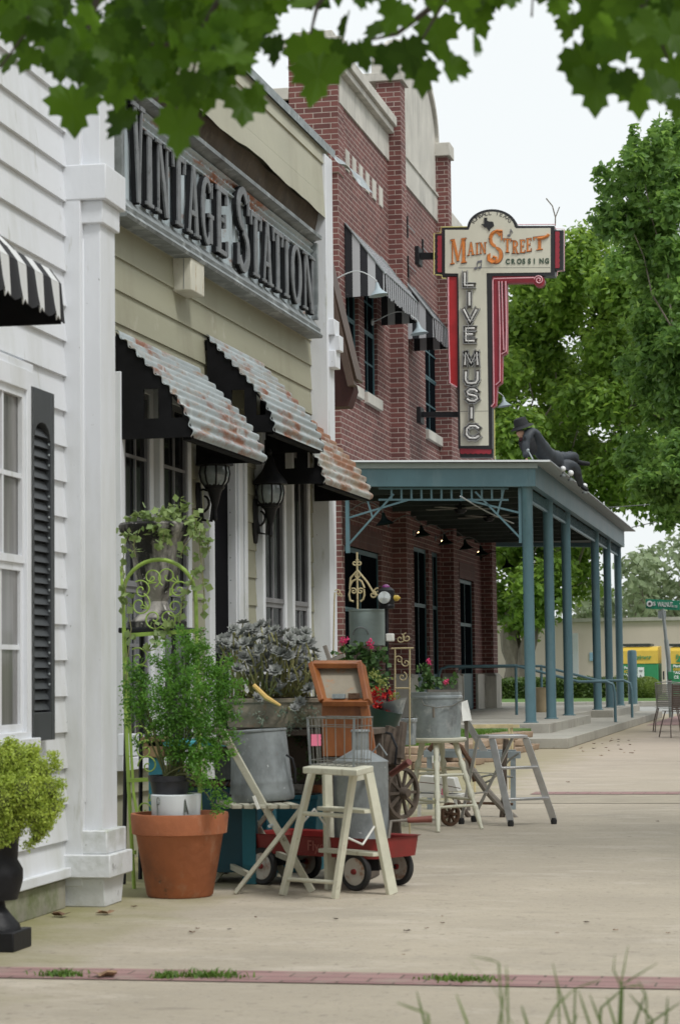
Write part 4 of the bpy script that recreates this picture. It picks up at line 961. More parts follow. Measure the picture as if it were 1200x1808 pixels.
def neon(pts, r, mt, d, par, nm='neon_tube'):
    m = MB().tube([S(x, y, d) for x, y in pts], r, 6); return m.build(nm, mt, par)
neon([(272, 418), (274, 700), (281, 978), (318, 1001)], .014, pinkneon, .0, rs)
# right stepped flutes
scr = arcp(750, 436, 31, 60, -200, 16)
A_ = [(486, 412), (700, 412)]+[(760, 412)]+arcp(752, 438, 30, 70, -150, 14)+[(722, 446), (582, 448), (582, 818), (558, 832), (555, 975), (530, 995), (524, 1095), (505, 1110), (500, 1112)]
m = sprism(MB(), A_, -.22, -.02); f2 = m.build('red_flute', sdred, bsn, smooth=0)
for (x0, x1, y1) in ((543, 549, 985), (574, 580, 822), (509, 513, 1100), (562, 565, 825)):
    sprism(MB(), [(x0, 446), (x1, 446), (x1, y1-10), (x0, y1)], -.019, -.012).build('flute_groove', sblack, f2, smooth=0)
neon([(726, 421), (512, 427), (508, 440), (510, 700), (515, 1085), (500, 1104)], .014, pinkneon, .01, f2)
neon([(540, 440), (546, 700), (546, 970), (524, 988)], .013, pinkneon, .01, f2); neon([(556, 440), (562, 700), (566, 805)], .012, pinkneon, .01, f2); neon([(576, 440), (580, 700), (578, 812), (554, 826)], .013, pinkneon, .01, f2)
neon([(726, 421)]+[(752+ (24-i*.75)*math.cos(math.radians(170-i*24)), 434-(24-i*.75)*math.sin(math.radians(170-i*24))) for i in range(26)], .013, pinkneon, .02, f2)
m = MB(); pts = [(334, 1326), (500, 1326), (500, 1350)]
for i in range(37): pts.append((500-166*i/36, 1350+5*abs(math.sin(i*math.pi/6))))
sprism(m, [(328, 1325), (508, 1325), (508, 1372), (334, 1372)], -.25, -.03).build('foot_box', sblack, bsn, smooth=0)
sprism(MB(), pts, -.028, -.01).build('foot_scallop', sdred, bsn, smooth=0)
neon([(197, 405), (197, 186), (232, 184), (234, 153), (372, 151)], .011, yelneon, .0, bsn, 'neon_outline'); neon([(205, 406), (238, 408), (240, 424), (262, 424)], .011, yelneon, .0, bsn, 'neon_outline')
neon([(640, 140), (838, 138), (838, 162), (886, 163), (886, 384), (850, 388), (848, 412)], .008, pinkneon, .0, bsn, 'neon_outline'); neon([(514, 1118), (516, 1378)], .011, yelneon, -.05, bsn, 'neon_outline')
# LIVE MUSIC in open channel letters
chan = mat('silver_channel_letter', (.36,.36,.35), .35, .6, var=.3, vs=30); tubew = mat('unlit_white_neon_tube', (.70,.69,.66), .15); chan_backm = mat('dark_channel_back', (.16,.15,.13), .6)  # the letter backing is a plain dark grey
LT = {'L': [[(0,1),(0,0),(1,0)]], 'I': [[(.5,0),(.5,1)]], 'V': [[(0,1),(.5,0),(1,1)]], 'E': [[(1,1),(0,1),(0,0),(1,0)], [(0,.52),(.8,.52)]],
      'M': [[(0,0),(.06,1),(.5,.12),(.94,1),(1,0)]], 'U': [[(0,1),(0,.3),(.15,.05),(.5,0),(.85,.05),(1,.3),(1,1)]],
      'S': [[(.95,.8),(.75,.98),(.3,1),(.05,.8),(.12,.6),(.5,.5),(.9,.4),(.97,.18),(.7,0),(.25,.02),(.03,.2)]], 'C': [[(.95,.8),(.7,1),(.3,1),(.03,.75),(.0,.3),(.25,.02),(.7,0),(.97,.2)]]}
for ch, cx, cy, w_, h_ in (('L', 386, 432, 46, 66), ('I', 387, 537, 40, 70), ('V', 391, 625, 68, 66), ('E', 392, 726, 46, 66), ('M', 397, 853, 66, 66), ('U', 399, 952, 62, 62), ('S', 402, 1046, 58, 60), ('I', 398, 1140, 40, 58), ('C', 406, 1241, 68, 64)):
    mb = MB(); mt = MB(); bk = MB()
    for st in LT[ch]:
        q = [(cx-w_/2+x*w_, cy+h_/2-y*h_) for x, y in st]
        for a, b in zip(q[:-1], q[1:]):
            pa, pb_ = S(*a, .03), S(*b, .03); d = (pb_-pa).normalized()
            bk.beam(pa-d*.035, pb_+d*.035, .105, .03, up=(0, 1, 0))
            sd_ = d.cross(V(0, 1, 0)).normalized()*.05
            for sg_ in (1, -1): mb.beam(S(*a, .06)-d*.05+sd_*sg_, S(*b, .06)+d*.05+sd_*sg_, .012, .08, up=(0, 1, 0))
        mt.tube([S(x, y, .08) for x, y in q], .024, 6)
    lo_ = bk.build('letter', chan_backm, bsn, smooth=0); mb.build('letter_rim', chan, lo_, smooth=0); mt.build('neon_tube', tubew, lo_)
# MAIN STREET in orange serif letters
def sword(tx, boxes, mt, d):
    for ch, (x0, y0, x1, y1, sk) in zip(tx, boxes):
        for k, (mm, grow, dd) in enumerate(((dkline, 3, d), (mt, 0, d+.01))):
            mb = MB(); o0 = S(x0-grow, y1+grow, .013); ex = (S(x1+grow, y1+grow+sk, .013)-o0)/GL[ch][0]; ey = S(x0-grow, y0-grow, .013)-o0
            glyph(mb, ch, o0, ex, ey, V(0, -1, 0), 1, 1, dd-.006)
            if k == 0: par = mb.build('letter', mm, bsn, smooth=0)
            else: mb.build('letter_face', mm, par, smooth=0)
sword('MAINSTREET', [(284, 222, 368, 352, -10), (374, 238, 412, 305, -5), (418, 240, 434, 300, -2), (438, 238, 476, 296, -3), (482, 172, 568, 345, 0), (566, 215, 606, 287, 2), (610, 225, 646, 292, 2), (650, 222, 680, 290, 0), (684, 216, 714, 285, -4), (722, 208, 790, 278, -8)], orange, .012)
neon([(745, 216), (775, 212), (800, 200), (805, 192)], .03, orange, .03, bsn, 'swash'); neon([(560, 175), (530, 172), (500, 190), (492, 215)], .02, orange, .03, bsn, 'swash')
neon([(484, 300), (484, 330), (505, 343), (525, 335), (528, 315), (510, 310)], .022, orange, .03, bsn, 'swash')
def text(tx, size, o0, ex, ey, mt, par=None, name='lettering', ext=.004, bold=0., align='LEFT', sx=1.):
    cu = bpy.data.curves.new('txt', 'FONT'); cu.body = tx; cu.size = size; cu.extrude = ext; cu.align_x = align; cu.offset = bold
    to = bpy.data.objects.new('txt', cu); me = bpy.data.meshes.new_from_object(to)
    ex = Vector(ex).normalized(); ey = Vector(ey).normalized(); en = ex.cross(ey)
    mb = MB(); mb.v = [Vector(o0)+ex*v.co.x*sx+ey*v.co.y+en*v.co.z for v in me.vertices]; mb.f = [list(p.vertices) for p in me.polygons]
    bpy.data.objects.remove(to); bpy.data.curves.remove(cu); bpy.data.meshes.remove(me)
    return mb.build(name, mt, par, smooth=0)
greenl = mat('dark_green_lettering', (.05,.085,.055), .5); grey_l = mat('dark_grey_lettering', (.05,.05,.05), .5)
for i, ch in enumerate('CROSSING'): text(ch, .135, S(577+i*29.5, 349+(-3*i/7), .02), (1, 0, 0), (0, 0, 1), greenl, bsn, sx=.85, bold=.006)
import itertools
for wd_, a0, a1 in (('TOMBALL', 158, 96), ('TEXAS', 76, 28)):
    for i, ch in enumerate(wd_):
        a = math.radians(a0+(a1-a0)*i/(len(wd_)-1)); p = S(505+112*math.cos(a), 160-83*math.sin(a), .016); tx_ = V(math.sin(a), 0, -math.cos(a)*.85).normalized(); ty = V(math.cos(a)*.85, 0, math.sin(a)).normalized()
        text(ch, .125, p-tx_*.035-ty*.045, tx_, ty, grey_l, bsn, ext=.002, align='LEFT')
texas = [(0,.52),(.22,.52),(.22,.98),(.46,.98),(.46,.76),(.62,.70),(.8,.70),(.93,.66),(.97,.5),(1,.4),(.93,.33),(.78,.24),(.68,.16),(.66,.0),(.55,.05),(.46,.2),(.38,.3),(.3,.24),(.22,.3),(.12,.42)]
sprism(MB(), [(448+x*68, 175-y*72) for x, y in texas], .015, .03).build('state_outline', sblack, bsn, smooth=0)
def note(x, y, s, dbl=False):
    mb = MB(); sprism(mb, [(x+9*s*math.cos(a), y+6*s*math.sin(a)) for a in [k*math.pi/5 for k in range(10)]], .015, .03)
    sprism(mb, [(x+6*s, y), (x+9*s, y), (x+12*s, y-38*s), (x+9*s, y-38*s)], .0155, .029)
    if dbl:
        sprism(mb, [(x+22*s+9*s*math.cos(a), y-4*s+6*s*math.sin(a)) for a in [k*math.pi/5 for k in range(10)]], .015, .03); sprism(mb, [(x+28*s, y-4*s), (x+31*s, y-4*s), (x+34*s, y-42*s), (x+31*s, y-42*s)], .0155, .029)
        sprism(mb, [(x+9*s, y-38*s), (x+34*s, y-44*s), (x+34*s, y-34*s), (x+9*s, y-28*s)], .016, .028)
    else: sprism(mb, [(x+9*s, y-38*s), (x+22*s, y-20*s), (x+18*s, y-8*s), (x+17*s, y-20*s), (x+9*s, y-28*s)], .016, .028)
    mb.build('music_note', mat('grey_note_paint', (.14,.14,.16), .5) if 'grey_note_paint' not in bpy.data.materials else bpy.data.materials['grey_note_paint'], bsn, smooth=0)
note(594, 198, .95); note(418, 372, 1.0, True)
# support arms to the wall
for (y0, y1, xa, xb, yp0, yp1) in ((283, 316, 120, 205, 255, 350), (1128, 1155, 130, 322, 1105, 1190)):
    mb = MB(); pa = S(xa, (y0+y1)/2, -.15); pb_ = S(xb+6, (y0+y1)/2, -.15); mb.beam(pa, pb_, .1, abs((S(0, y0)-S(0, y1)).z), up=(0, 0, 1)); mb.build('support_arm', M['blackiron'], bsn)
    mb = MB(); q0, q1 = S(xa-24, yp0, 0), S(xa, yp1, 0); mb.box(q0.x, q1.x, YS-.05, YS+.35, q1.z, q0.z); mb.build('wall_plate', M['blackiron'], bsn, bevel=.01)
nb = MB(); b0 = S(835, 140, -.1); nb.tube([b0, S(836, 95, -.1), S(820, 35, -.1), S(787, -5, -.1)], .012, 4); nb.tube([S(836, 95, -.1), S(858, 40, -.1)], .01, 4); tag(nb.build('bare_twig', mat('twig_grey', (.2,.18,.15), .8)), 'thin bare forked twig sticking up from the right end of the blade sign', 'twig')
# ================================================================ STATUE on the canopy
def skin(name, pts, edges, mt, par=None, sub=2):
    """pts: list of (Vector, rx, ry); first one is the root"""
    import bmesh
    Mi = WM[par.name].inverted() if par else Matrix.Identity(4)
    bm = bmesh.new(); lay = bm.verts.layers.skin.verify(); vs = [bm.verts.new(Mi @ Vector(p[0])) for p in pts]; bm.verts.ensure_lookup_table()
    for a, b in edges: bm.edges.new((vs[a], vs[b]))
    for i, v in enumerate(vs): v[lay].radius = (pts[i][1], pts[i][2] if len(pts[i]) > 2 else pts[i][1]); v[lay].use_root = (i == 0)
    me = bpy.data.meshes.new(name); bm.to_mesh(me); bm.free(); me.materials.append(mt)
    o = bpy.data.objects.new(name, me); C.objects.link(o); sk = o.modifiers.new('skin', 'SKIN'); sk.use_smooth_shade = True; sk.branch_smoothing = .4
    ss = o.modifiers.new('sub', 'SUBSURF'); ss.levels = sub; ss.render_levels = sub
    if par: o.parent = par
    WM[o.name] = Matrix.Identity(4); 
    if par: WM[o.name] = WM[par.name]
    return o
suit = mat('charcoal_suit_cloth', (.010,.011,.014), .7, var=.4, vs=6, bump=.2, bs=25); trous = mat('weathered_dark_grey_cloth', (.035,.042,.052), .6, var=.35, vs=5, bump=.25, bs=18); skinm = mat('painted_skin', (.42,.24,.17), .5)
c8 = lambda cx, cy, Y: at(900+cx*.13333, 730+cy*.13333, Y)
YT = 36.6
st = thing('statue', c8(480, 640, YT+.6), 'life-size figure of a man in dark suit and hat reclining on the canopy edge', 'statue')
hip = c8(560, 640, YT+1.0); chest = c8(300, 330, YT+.1); waist = c8(430, 510, YT+.5); neck = c8(235, 215, YT); head = c8(160, 205, YT-.05)
kneeL = c8(870, 560, YT+1.5); ankL = c8(820, 660, YT+1.7); kneeR = c8(850, 690, YT+1.2); footR = c8(940, 960, YT+1.6); 
pts = [(hip, .19, .16), (waist, .17, .15), (chest, .20, .16), (neck+V(.03, 0, -.02), .07, .07), (c8(640, 590, YT+1.25), .12, .11), (kneeL, .085, .085), (c8(860, 630, YT+1.55), .065, .065), (ankL, .05, .05),
       (c8(680, 680, YT+1.1), .12, .11), (kneeR, .09, .09), (c8(900, 840, YT+1.4), .07, .07), (footR, .05, .05),
       (c8(255, 180, YT-.1), .11, .10), (c8(215, 400, YT-.15), .075, .07), (c8(200, 590, YT-.2), .06, .055)]
bd = skin('body', pts, [(0,1),(1,2),(2,3),(0,4),(4,5),(5,6),(6,7),(0,8),(8,9),(9,10),(10,11),(2,12),(12,13),(13,14)], trous, st)
jk = skin('jacket', [(c8(290, 420, YT-.02), .17, .15), (c8(240, 250, YT-.06), .15, .14), (c8(200, 330, YT-.12), .12, .12), (c8(230, 560, YT-.1), .13, .12), (c8(310, 580, YT+.1), .14, .12)], [(0,1),(0,2),(0,3),(0,4)], suit, st)
hd_ = skin('head', [(head+V(.03, 0, -.01), .10, .105), (head+V(-.03, -.03, -.10), .075, .085), (head+V(-.09, -.03, -.05), .022, .026), (head+V(-.065, -.04, -.135), .035, .04), (head+V(.06, .0, -.14), .06, .06)], [(0,1),(1,2),(1,3),(1,4)], skinm, st)
MB().tube([head+V(-.04, -.05, -.17), head+V(.05, -.07, -.19), head+V(.11, 0, -.16)], [.03, .04, .03], 8).build('scarf', mat('dark_maroon_cloth', (.05,.008,.012), .8), st)
MB().tube([head+V(-.085, -.09, -.045), head+V(-.02, -.125, -.03), head+V(.05, -.12, -.03)], .012, 6).build('glasses', suit, st)
for bo2 in (bd, jk):
    tx2 = bpy.data.textures.get('cloth_folds') or bpy.data.textures.new('cloth_folds', 'CLOUDS'); tx2.noise_scale = .11; dm2 = bo2.modifiers.new('folds', 'DISPLACE'); dm2.texture = tx2; dm2.strength = .05; dm2.mid_level = .5; dm2.texture_coords = 'LOCAL'
mb = MB(); hc = c8(150, 150, YT-.05); ti = Matrix.Rotation(math.radians(-16), 4, 'Y') @ Matrix.Rotation(math.radians(14), 4, 'X')
mb.lathe([(.0, .115), (.05, .13), (.09, .12), (.105, .05), (.112, .0), (.175, -.03), (.18, -.04), (.11, -.02), (0, -.01)], hc-V(0, 0, .01), 24, tilt=ti, sx=1.1); mb.build('hat', suit, st)
skin('shoe', [(c8(870, 640, YT+1.65), .055, .05), (c8(960, 660, YT+1.62), .05, .045), (c8(1060, 668, YT+1.6), .045, .035)], [(0,1),(1,2)], suit, st)
skin('shoe', [(footR, .055, .05), (footR+V(.12, -.05, -.09), .045, .035)], [(0,1)], suit, st)
skin('hand', [(c8(200, 600, YT-.2), .04, .03), (c8(235, 625, YT-.2), .03, .02)], [(0,1)], skinm, st)
mb = MB(); mb.tube([c8(235, 490, YT-.4), c8(300, 610, YT-.4)], .012, 6); mb.sphere(c8(235, 490, YT-.4), .03, 10, 6); tag(mb.build('metal_rod', M['galv']), 'short pale metal rod sticking up from the canopy roof in front of the figure', 'rod')
glb = mat('white_globe_glass', (.72,.73,.74), .25)
for i, (cx, cy, Y, r, lb) in enumerate(((698, 735, YT+.9, .052, 'white globe lamp on the canopy edge nearest the figure, the highest of three'), (800, 790, YT+1.1, .055, 'middle one of three globe lamps along the canopy edge'), (985, 960, YT+1.9, .05, 'lowest and farthest of three globe lamps along the canopy edge'))):
    c = c8(cx, cy, Y); base = V(c.x, c.y, c.z-.13); g = thing('globe_lamp', base, lb, 'lamp', 'globe lamps on the canopy roof edge')
    mb = MB().sphere(c, r*.95, 18, 12); mb.build('globe', glb, g); mb = MB().tube([base, c-V(0, 0, r)], .014, 6); mb.lathe([(.05, 0), (.05, .03), (.02, .05), (0, .05)], base, 12); mb.build('stem', M['galvd'], g)
# ================================================================ FAR SIDE OF THE CROSS STREET
YW = 104.0
fb = thing('store_building', at(1100, 1160, YW)*1, 'long low pinkish beige block building across the cross street', 'building'); fb.location.z = 0; WM[fb.name] = Matrix.Translation(fb.location)
wz = at(1150, 1096, YW).z; beige = mat('beige_block_wall', (.70,.60,.52), .85, var=.05, vs=.6, bump=.1, bs=8, stains=[((.6,.5,.43), .4, .55, .8, (1,1,.3))])
m = MB().box(-40, 12, YW, YW+14, 0, wz); m.build('wall', beige, fb)
m = MB().box(-40.1, 12.1, YW-.12, YW+14.1, wz, wz+.16); m.build('roof_edge', mat('pale_roof_trim', (.5,.47,.42), .6), fb)
pd = at(1016, 1170, YW); m = MB().box(pd.x-.12, pd.x+.12, YW-.14, YW-.004, .2, at(1016, 1118, YW).z); m.build('downpipe', M['white'], fb)
m = MB().box(at(1040, 1150, YW).x, at(1047, 1150, YW).x, YW-.05, YW-.002, at(1040, 1167, YW).z, at(1040, 1152, YW).z); m.build('notice', mat('pale_blue_notice', (.35,.55,.72), .5), fb)
# kiosks
YK = 92.0
kyel = mat('kiosk_yellow', (.62,.42,.06), .5, var=.06); kgr = mat('kiosk_green', (.03,.24,.10), .5, var=.06); kwh = mat('kiosk_white', (.72,.74,.74), .45); kdark = mat('kiosk_dark', (.03,.04,.04), .5)
def kiosk(x0, x1, xs, label, t1, rows, sign):
    """front face x0..x1 px, sloping left side reaching px xs"""
    p0, p1 = at(x0, 1235, YK), at(x1, 1235, YK); zt = at(x0, 1145, YK).z; zy = at(x0, 1172, YK).z
    k = thing('vending_kiosk', V((p0.x+p1.x)/2, YK+.8, .15), label, 'kiosk', 'green and yellow kiosks across the street')
    MB().box(p0.x, p1.x, YK, YK+2.2, .15, zy).build('cabinet', kgr, k, bevel=.02)
    m = MB(); m.prism([(p0.x, YK-.02, zy), (p0.x, YK+2.2, zy), (p0.x, YK+2.2, zt+.1), (p0.x, YK+.25, zt+.05), (p0.x, YK+.02, zt-.1)], (p1.x-p0.x, 0, 0)); m.build('header', kyel, k)
    MB().box(p0.x-.1, p1.x-.3, YK+.2, YK+2.3, zt+.11, zt+.19).build('roof_cap', kdark, k)
    dg = (.03, .2, .1)
    text(t1, .24, V((p0.x+p1.x)/2 if len(t1) > 5 else at(1192, 1150, YK).x, YK-.03, at(1130, 1164, YK).z), (1,0,0), (0,0,1), kgr, k, align='CENTER' if len(t1) > 5 else 'LEFT', bold=.008, sx=.95)
    for i, (tx, px, py, sz, mt) in enumerate(rows): text(tx, sz, at(px, py, YK-.03), (1,0,0), (0,0,1), mt, k, bold=.006)
    if sign:
        a, b = at(1125, 1196, YK-.05), at(1136, 1178, YK-.05); s_ = MB().box(a.x, b.x, YK-.09, YK-.06, a.z, b.z).build('sign', kwh, k)
        text('W', .14, at(1127.5, 1187, YK-.1), (1,0,0), (0,0,1), sblack, s_); text('A', .14, at(1128, 1195.5, YK-.1), (1,0,0), (0,0,1), sblack, s_)
    else:
        pts = [at(px, py, YK-.035) for px, py in ((1192, 1168), (1200, 1159), (1212, 1163), (1206, 1170))]; MB().prism(pts, (0, .01, 0)).build('emblem', kgr, k)
kiosk(1100, 1162, 1095, 'green and yellow kiosk left of the sign pole with small white notice', 'Retriever', [('Pure', 1101, 1181, .14, kwh), ('ICE &', 1101, 1188, .15, kyel), ('WATER', 1101, 1195, .17, kwh)], True)
kiosk(1184, 1250, 1172, 'green and yellow kiosk cut by the right edge of the picture, behind the pole', 'Fr', [('Plant', 1187, 1178, .15, kwh), ('GREEN', 1187, 1184, .14, kyel), ('BAGGED', 1187, 1190, .16, kwh), ('ICE', 1187, 1198, .16, kwh)], False)
m = MB().box(at(1174, 1150, YK).x, at(1183.2, 1150, YK).x, YK+.02, YK+2.1, .15, at(1184, 1150, YK).z); tag(m.build('ice_chest', kwh), 'tall white cabinet between the pole and the right kiosk', 'cabinet')
# street sign
YG = 55.0
ps = at(1178, 1240, YG); ss = thing('street_sign', V(ps.x, YG, 0), 'green S Walnut street name sign on a leaning grey pole', 'street sign')
polem = mat('grey_pole_paint', (.3,.34,.34), .5, .3); sgreen = mat('street_sign_green', (.01,.21,.12), .4)
pb0 = at(1184, 1270, YG); pb0.z = 0
MB().tube([pb0, at(1179, 1165, YG), at(1172.5, 1150, YG)*1 if False else at(1175, 1130, YG)], .055, 10).build('pole', polem, ss); MB().tube([at(1175, 1132, YG), at(1169, 1075, YG)], .04, 10).build('pole', polem, ss)
MB().box(at(1162, 1150, YG).x, at(1176, 1150, YG).x, YG-.03, YG+.03, at(1170, 1092, YG).z, at(1170, 1078, YG).z).build('bracket', M['galv'], ss)
a, b = at(1139, 1076, YG), at(1199, 1059, YG); bl = MB(); bl.prism([at(1139, 1074.5, YG), at(1199, 1077.5, YG), at(1199, 1060.5, YG), at(1139, 1057.5, YG)], (0, .012, 0)); blo = bl.build('blade', sgreen, ss, bevel=.002)
MB().lathe([(0, 0), (.075, 0), (.075, .01), (0, .01)], at(1146, 1066, YG-.02), 20, tilt=Matrix.Rotation(math.pi/2, 4, 'X')).build('roundel', kwh, blo)
MB().lathe([(0, 0), (.035, 0), (.035, .008), (0, .008)], at(1146, 1066, YG-.032), 16, tilt=Matrix.Rotation(math.pi/2, 4, 'X')).build('roundel_mark', grey_l, blo)
text('S', .13, at(1152, 1069, YG-.012), (1,0,-.04), (0,0,1), kwh, blo, bold=.003); text('WALNUT', .17, at(1160, 1071, YG-.012), (1,0,-.04), (0,0,1), kwh, blo, bold=.002, sx=.5)
text('ST', .07, at(1185.5, 1072.5, YG-.012), (1,0,-.04), (0,0,1), kwh, blo, sx=.6); text('100', .08, at(1189.5, 1072.8, YG-.012), (1,0,-.04), (0,0,1), kwh, blo, sx=.6)
mm = MB().box(at(1178, 1150, YG).x, at(1188, 1150, YG).x, YG-.1, YG+.05, at(1180, 1200, YG).z, at(1180, 1186, YG).z); mm.build('button_box', kgr, ss, bevel=.01); MB().box(at(1168.5, 1150, YG).x, at(1171, 1150, YG).x, YG-.08, YG+.05, at(1180, 1200, YG).z, at(1180, 1185, YG).z).build('strap', kdark, ss)
# cafe chairs
brownm = mat('brown_slatted_metal', (.13,.10,.09), .4, .4, var=.15); greym = mat('grey_slatted_metal', (.27,.27,.26), .4, .4, var=.15)
def cafe(px, py, rz, mt, lb):
    p = G(px, py); c = thing('cafe_chair', V(p.x, p.y, 0), lb, 'chair', 'metal cafe chairs at the right edge', rz)
    T_ = WM[c.name]; q = lambda x, y, z: T_ @ V(x, y, z)
    m = MB(); nsl = 9
    for i in range(nsl):
        z = .47+i*.045; m.box(-.2, .2, -.02, -.005, z, z+.032) 
    mm = MB(); mm.grid(lambda s, t: q(-.21+.42*s, .2+.03*math.cos((s-.5)*3)+.12*t, .44+.42*t), 6, 1)
    bk_ = MB()
    for i in range(12):
        t0, t1 = i/12, i/12+.066
        bk_.grid(lambda s, t: q((-.20-.03*(t0+(t1-t0)*t))+(.40+.06*(t0+(t1-t0)*t))*s, .2+.04*math.cos((s-.5)*3)+.10*(t0+(t1-t0)*t), .46+.42*(t0+(t1-t0)*t)), 6, 1)
    bk_.grid(lambda s, t: q(-.20+.03*s-.0*t, .23+.10*t, .46+.42*t), 1, 1) if False else None
    bk_.build('backrest', mt, c, solid=.005)
    fr2 = MB(); fr2.tube([q(-.2, .22, .44), q(-.235, .34, .9), q(0, .36, .92), q(.235, .34, .9), q(.2, .22, .44)], .012, 6); fr2.build('back_frame', mt, c)
    MB().grid(lambda s, t: q(-.21+.42*s, -.22+.44*t, .445-.01*math.sin(s*3.1)), 6, 4).build('seat', mt, c, solid=.008)
    for sx_ in (-1, 1):
        for sy in (-1, 1): MB().tube([q(.17*sx_, .17*sy, .44), q(.23*sx_, .21*sy, .2), q(.25*sx_, .27*sy, .005)], .011, 6).build('leg', brownm, c)
cafe(1178, 1292, math.radians(188), greym, 'grey slatted metal cafe chair at the right edge, the one further left'); cafe(1198, 1302, math.radians(205), brownm, 'brown slatted metal cafe chair cut by the right edge')
# overhead wires
wm = mat('black_wire', (.1,.1,.1), .6)
for (a, b, lb) in (((1050, 942), (1210, 907), 'lower overhead wire above the far trees'), ((1080, 893), (1210, 882), 'upper overhead wire above the far trees')):
    p, q = at(*a, 75), at(*b, 75); tag(MB().tube([p+(q-p)*(i/8-.3)*2+V(0, 0, -.06*math.sin(math.pi*i/8)) for i in range(9)], .015, 4).build('overhead_wire', wm), lb, 'wire')
# ================================================================ FOLIAGE
def leaves_mesh(name, P, Nn, size, mt, parent=None, aspect=.55, jit=.25, kind=None, fold=.25):
    """P: (n,3) leaf positions, Nn: (n,3) leaf normals; each leaf is a folded pointed quad pair"""
    n = len(P); P = np.asarray(P); sz = size*(1-jit+2*jit*rng.random(n))
    t = rng.normal(size=(n, 3)); t -= (t*Nn).sum(1)[:, None]*Nn; t /= np.linalg.norm(t, axis=1)[:, None]+1e-9; b = np.cross(Nn, t)
    a = t*sz[:, None]*.5; c = b*sz[:, None]*.5*aspect; up = Nn*sz[:, None]*fold*.5
    vs = np.stack([P-a, P-a*.1+c+up, P+a, P-a*.1-c+up, ], 1).reshape(-1, 3)
    idx = np.arange(n)*4
    fs = np.stack([idx, idx+1, idx+2, idx, idx+2, idx+3], 1).reshape(-1)
    base = WM[parent.name].inverted() if parent else Matrix.Identity(4); Mt = np.array(base); vs = vs @ Mt[:3, :3].T+Mt[:3, 3]
    me = bpy.data.meshes.new(name); me.vertices.add(4*n); me.vertices.foreach_set('co', vs.ravel()); me.loops.add(6*n); me.loops.foreach_set('vertex_index', fs)
    me.polygons.add(2*n); me.polygons.foreach_set('loop_start', np.arange(2*n)*3); me.polygons.foreach_set('loop_total', np.full(2*n, 3)); me.update(calc_edges=True); me.materials.append(mt)
    o = bpy.data.objects.new(name, me); C.objects.link(o)
    if parent: o.parent = parent
    WM[o.name] = WM[parent.name] if parent else Matrix.Identity(4); return o
def unit(n): v = rng.normal(size=(n, 3)); return v/np.linalg.norm(v, axis=1)[:, None]
def blob_leaves(blobs, per, up=.5, clump=7, cs=.22):
    """leaves gathered in small clumps spread through a shell of every blob"""
    Ps, Ns = [], []
    for (c, r, rz) in blobs:
        k = max(6, int(per*r*r)); nc = max(3, k//clump); d = unit(nc); rad = .55+.45*rng.random(nc)**.5
        cc = np.array(c)+d*np.array([r, r, rz])*rad[:, None]; P = np.repeat(cc, clump, 0)+rng.normal(size=(nc*clump, 3))*cs*r**.5; D = np.repeat(d, clump, 0)
        Nn = D*.6+unit(len(P))*.8+np.array([0, 0, up]); Nn /= np.linalg.norm(Nn, axis=1)[:, None]; Ps.append(P); Ns.append(Nn)
    return np.concatenate(Ps), np.concatenate(Ns)
def limb(mb, p, q, r0, r1, wob=.1, n=8):
    p, q = Vector(p), Vector(q); pts = []; 
    for i in range(n+1): t = i/n; pts.append(p.lerp(q, t)+V(*(rng.normal(size=3)*wob*math.sin(math.pi*t)))); 
    mb.tube(pts, [r0+(r1-r0)*i/n for i in range(n+1)], 8)
bark = mat('tree_bark', (.2,.17,.14), .9, var=.4, vs=3, bump=.6, bs=9, sc3=(1,1,.3)); barkd = mat('dark_branch_bark', (.06,.05,.04), .9)
lf_big = leafmat('tree_leaf_mid_green', (.07,.15,.022), (.24,.39,.065), trans=.5, pat=.35, c3=(.3,.47,.09)); lf_dark = leafmat('tree_leaf_dark_green', (.05,.125,.028), (.18,.33,.07), trans=.5, pat=.5, c3=(.28,.44,.11))
lf_haze = leafmat('tree_leaf_haze_tint', (.17,.23,.12), (.31,.38,.22), trans=.3, pat=.2)  # thin haze put into the leaf colour as a paler grey green
def tree(name, label, base, blobs_px, Y, size, per, mt, trunk=None, tr=.5, clump=9, cs=.25, sprays=(), group='trees beyond the brick building'):
    """blobs_px: (px, py, radius px, depth offset)"""
    s = Y/F; bl = []
    for (px, py, r, dy) in blobs_px:
        c = at(px, py, Y+dy); bl.append(((c.x, c.y, c.z), r*s, r*s*.85))
    t = thing(name, base, label, 'tree', group)
    P, Nn = blob_leaves(bl, per, clump=clump, cs=cs)
    for (p, q, k) in sprays:
        a, b = at(*p, Y-2), at(*q, Y-2); n = k; tt = rng.random(n)**.8; S_ = np.array(a)+(np.array(b)-np.array(a))*tt[:, None]+rng.normal(size=(n, 3))*.18*(1-tt*.7)[:, None]; P = np.concatenate([P, S_]); u_ = unit(n); Nn = np.concatenate([Nn, u_])
    leaves_mesh('crown', P, Nn, size, mt, t)
    m = MB(); b0 = Vector(base); cxyz = np.mean([b[0] for b in bl], 0); fork = b0.lerp(Vector(cxyz), .35)
    limb(m, b0, fork, tr, tr*.7, tr*.15)
    for b in bl[::max(1, len(bl)//12)]: limb(m, fork-V(0, 0, .3), Vector(b[0]), tr*.22, tr*.04, .35)
    m.build('trunk', bark, t); return t
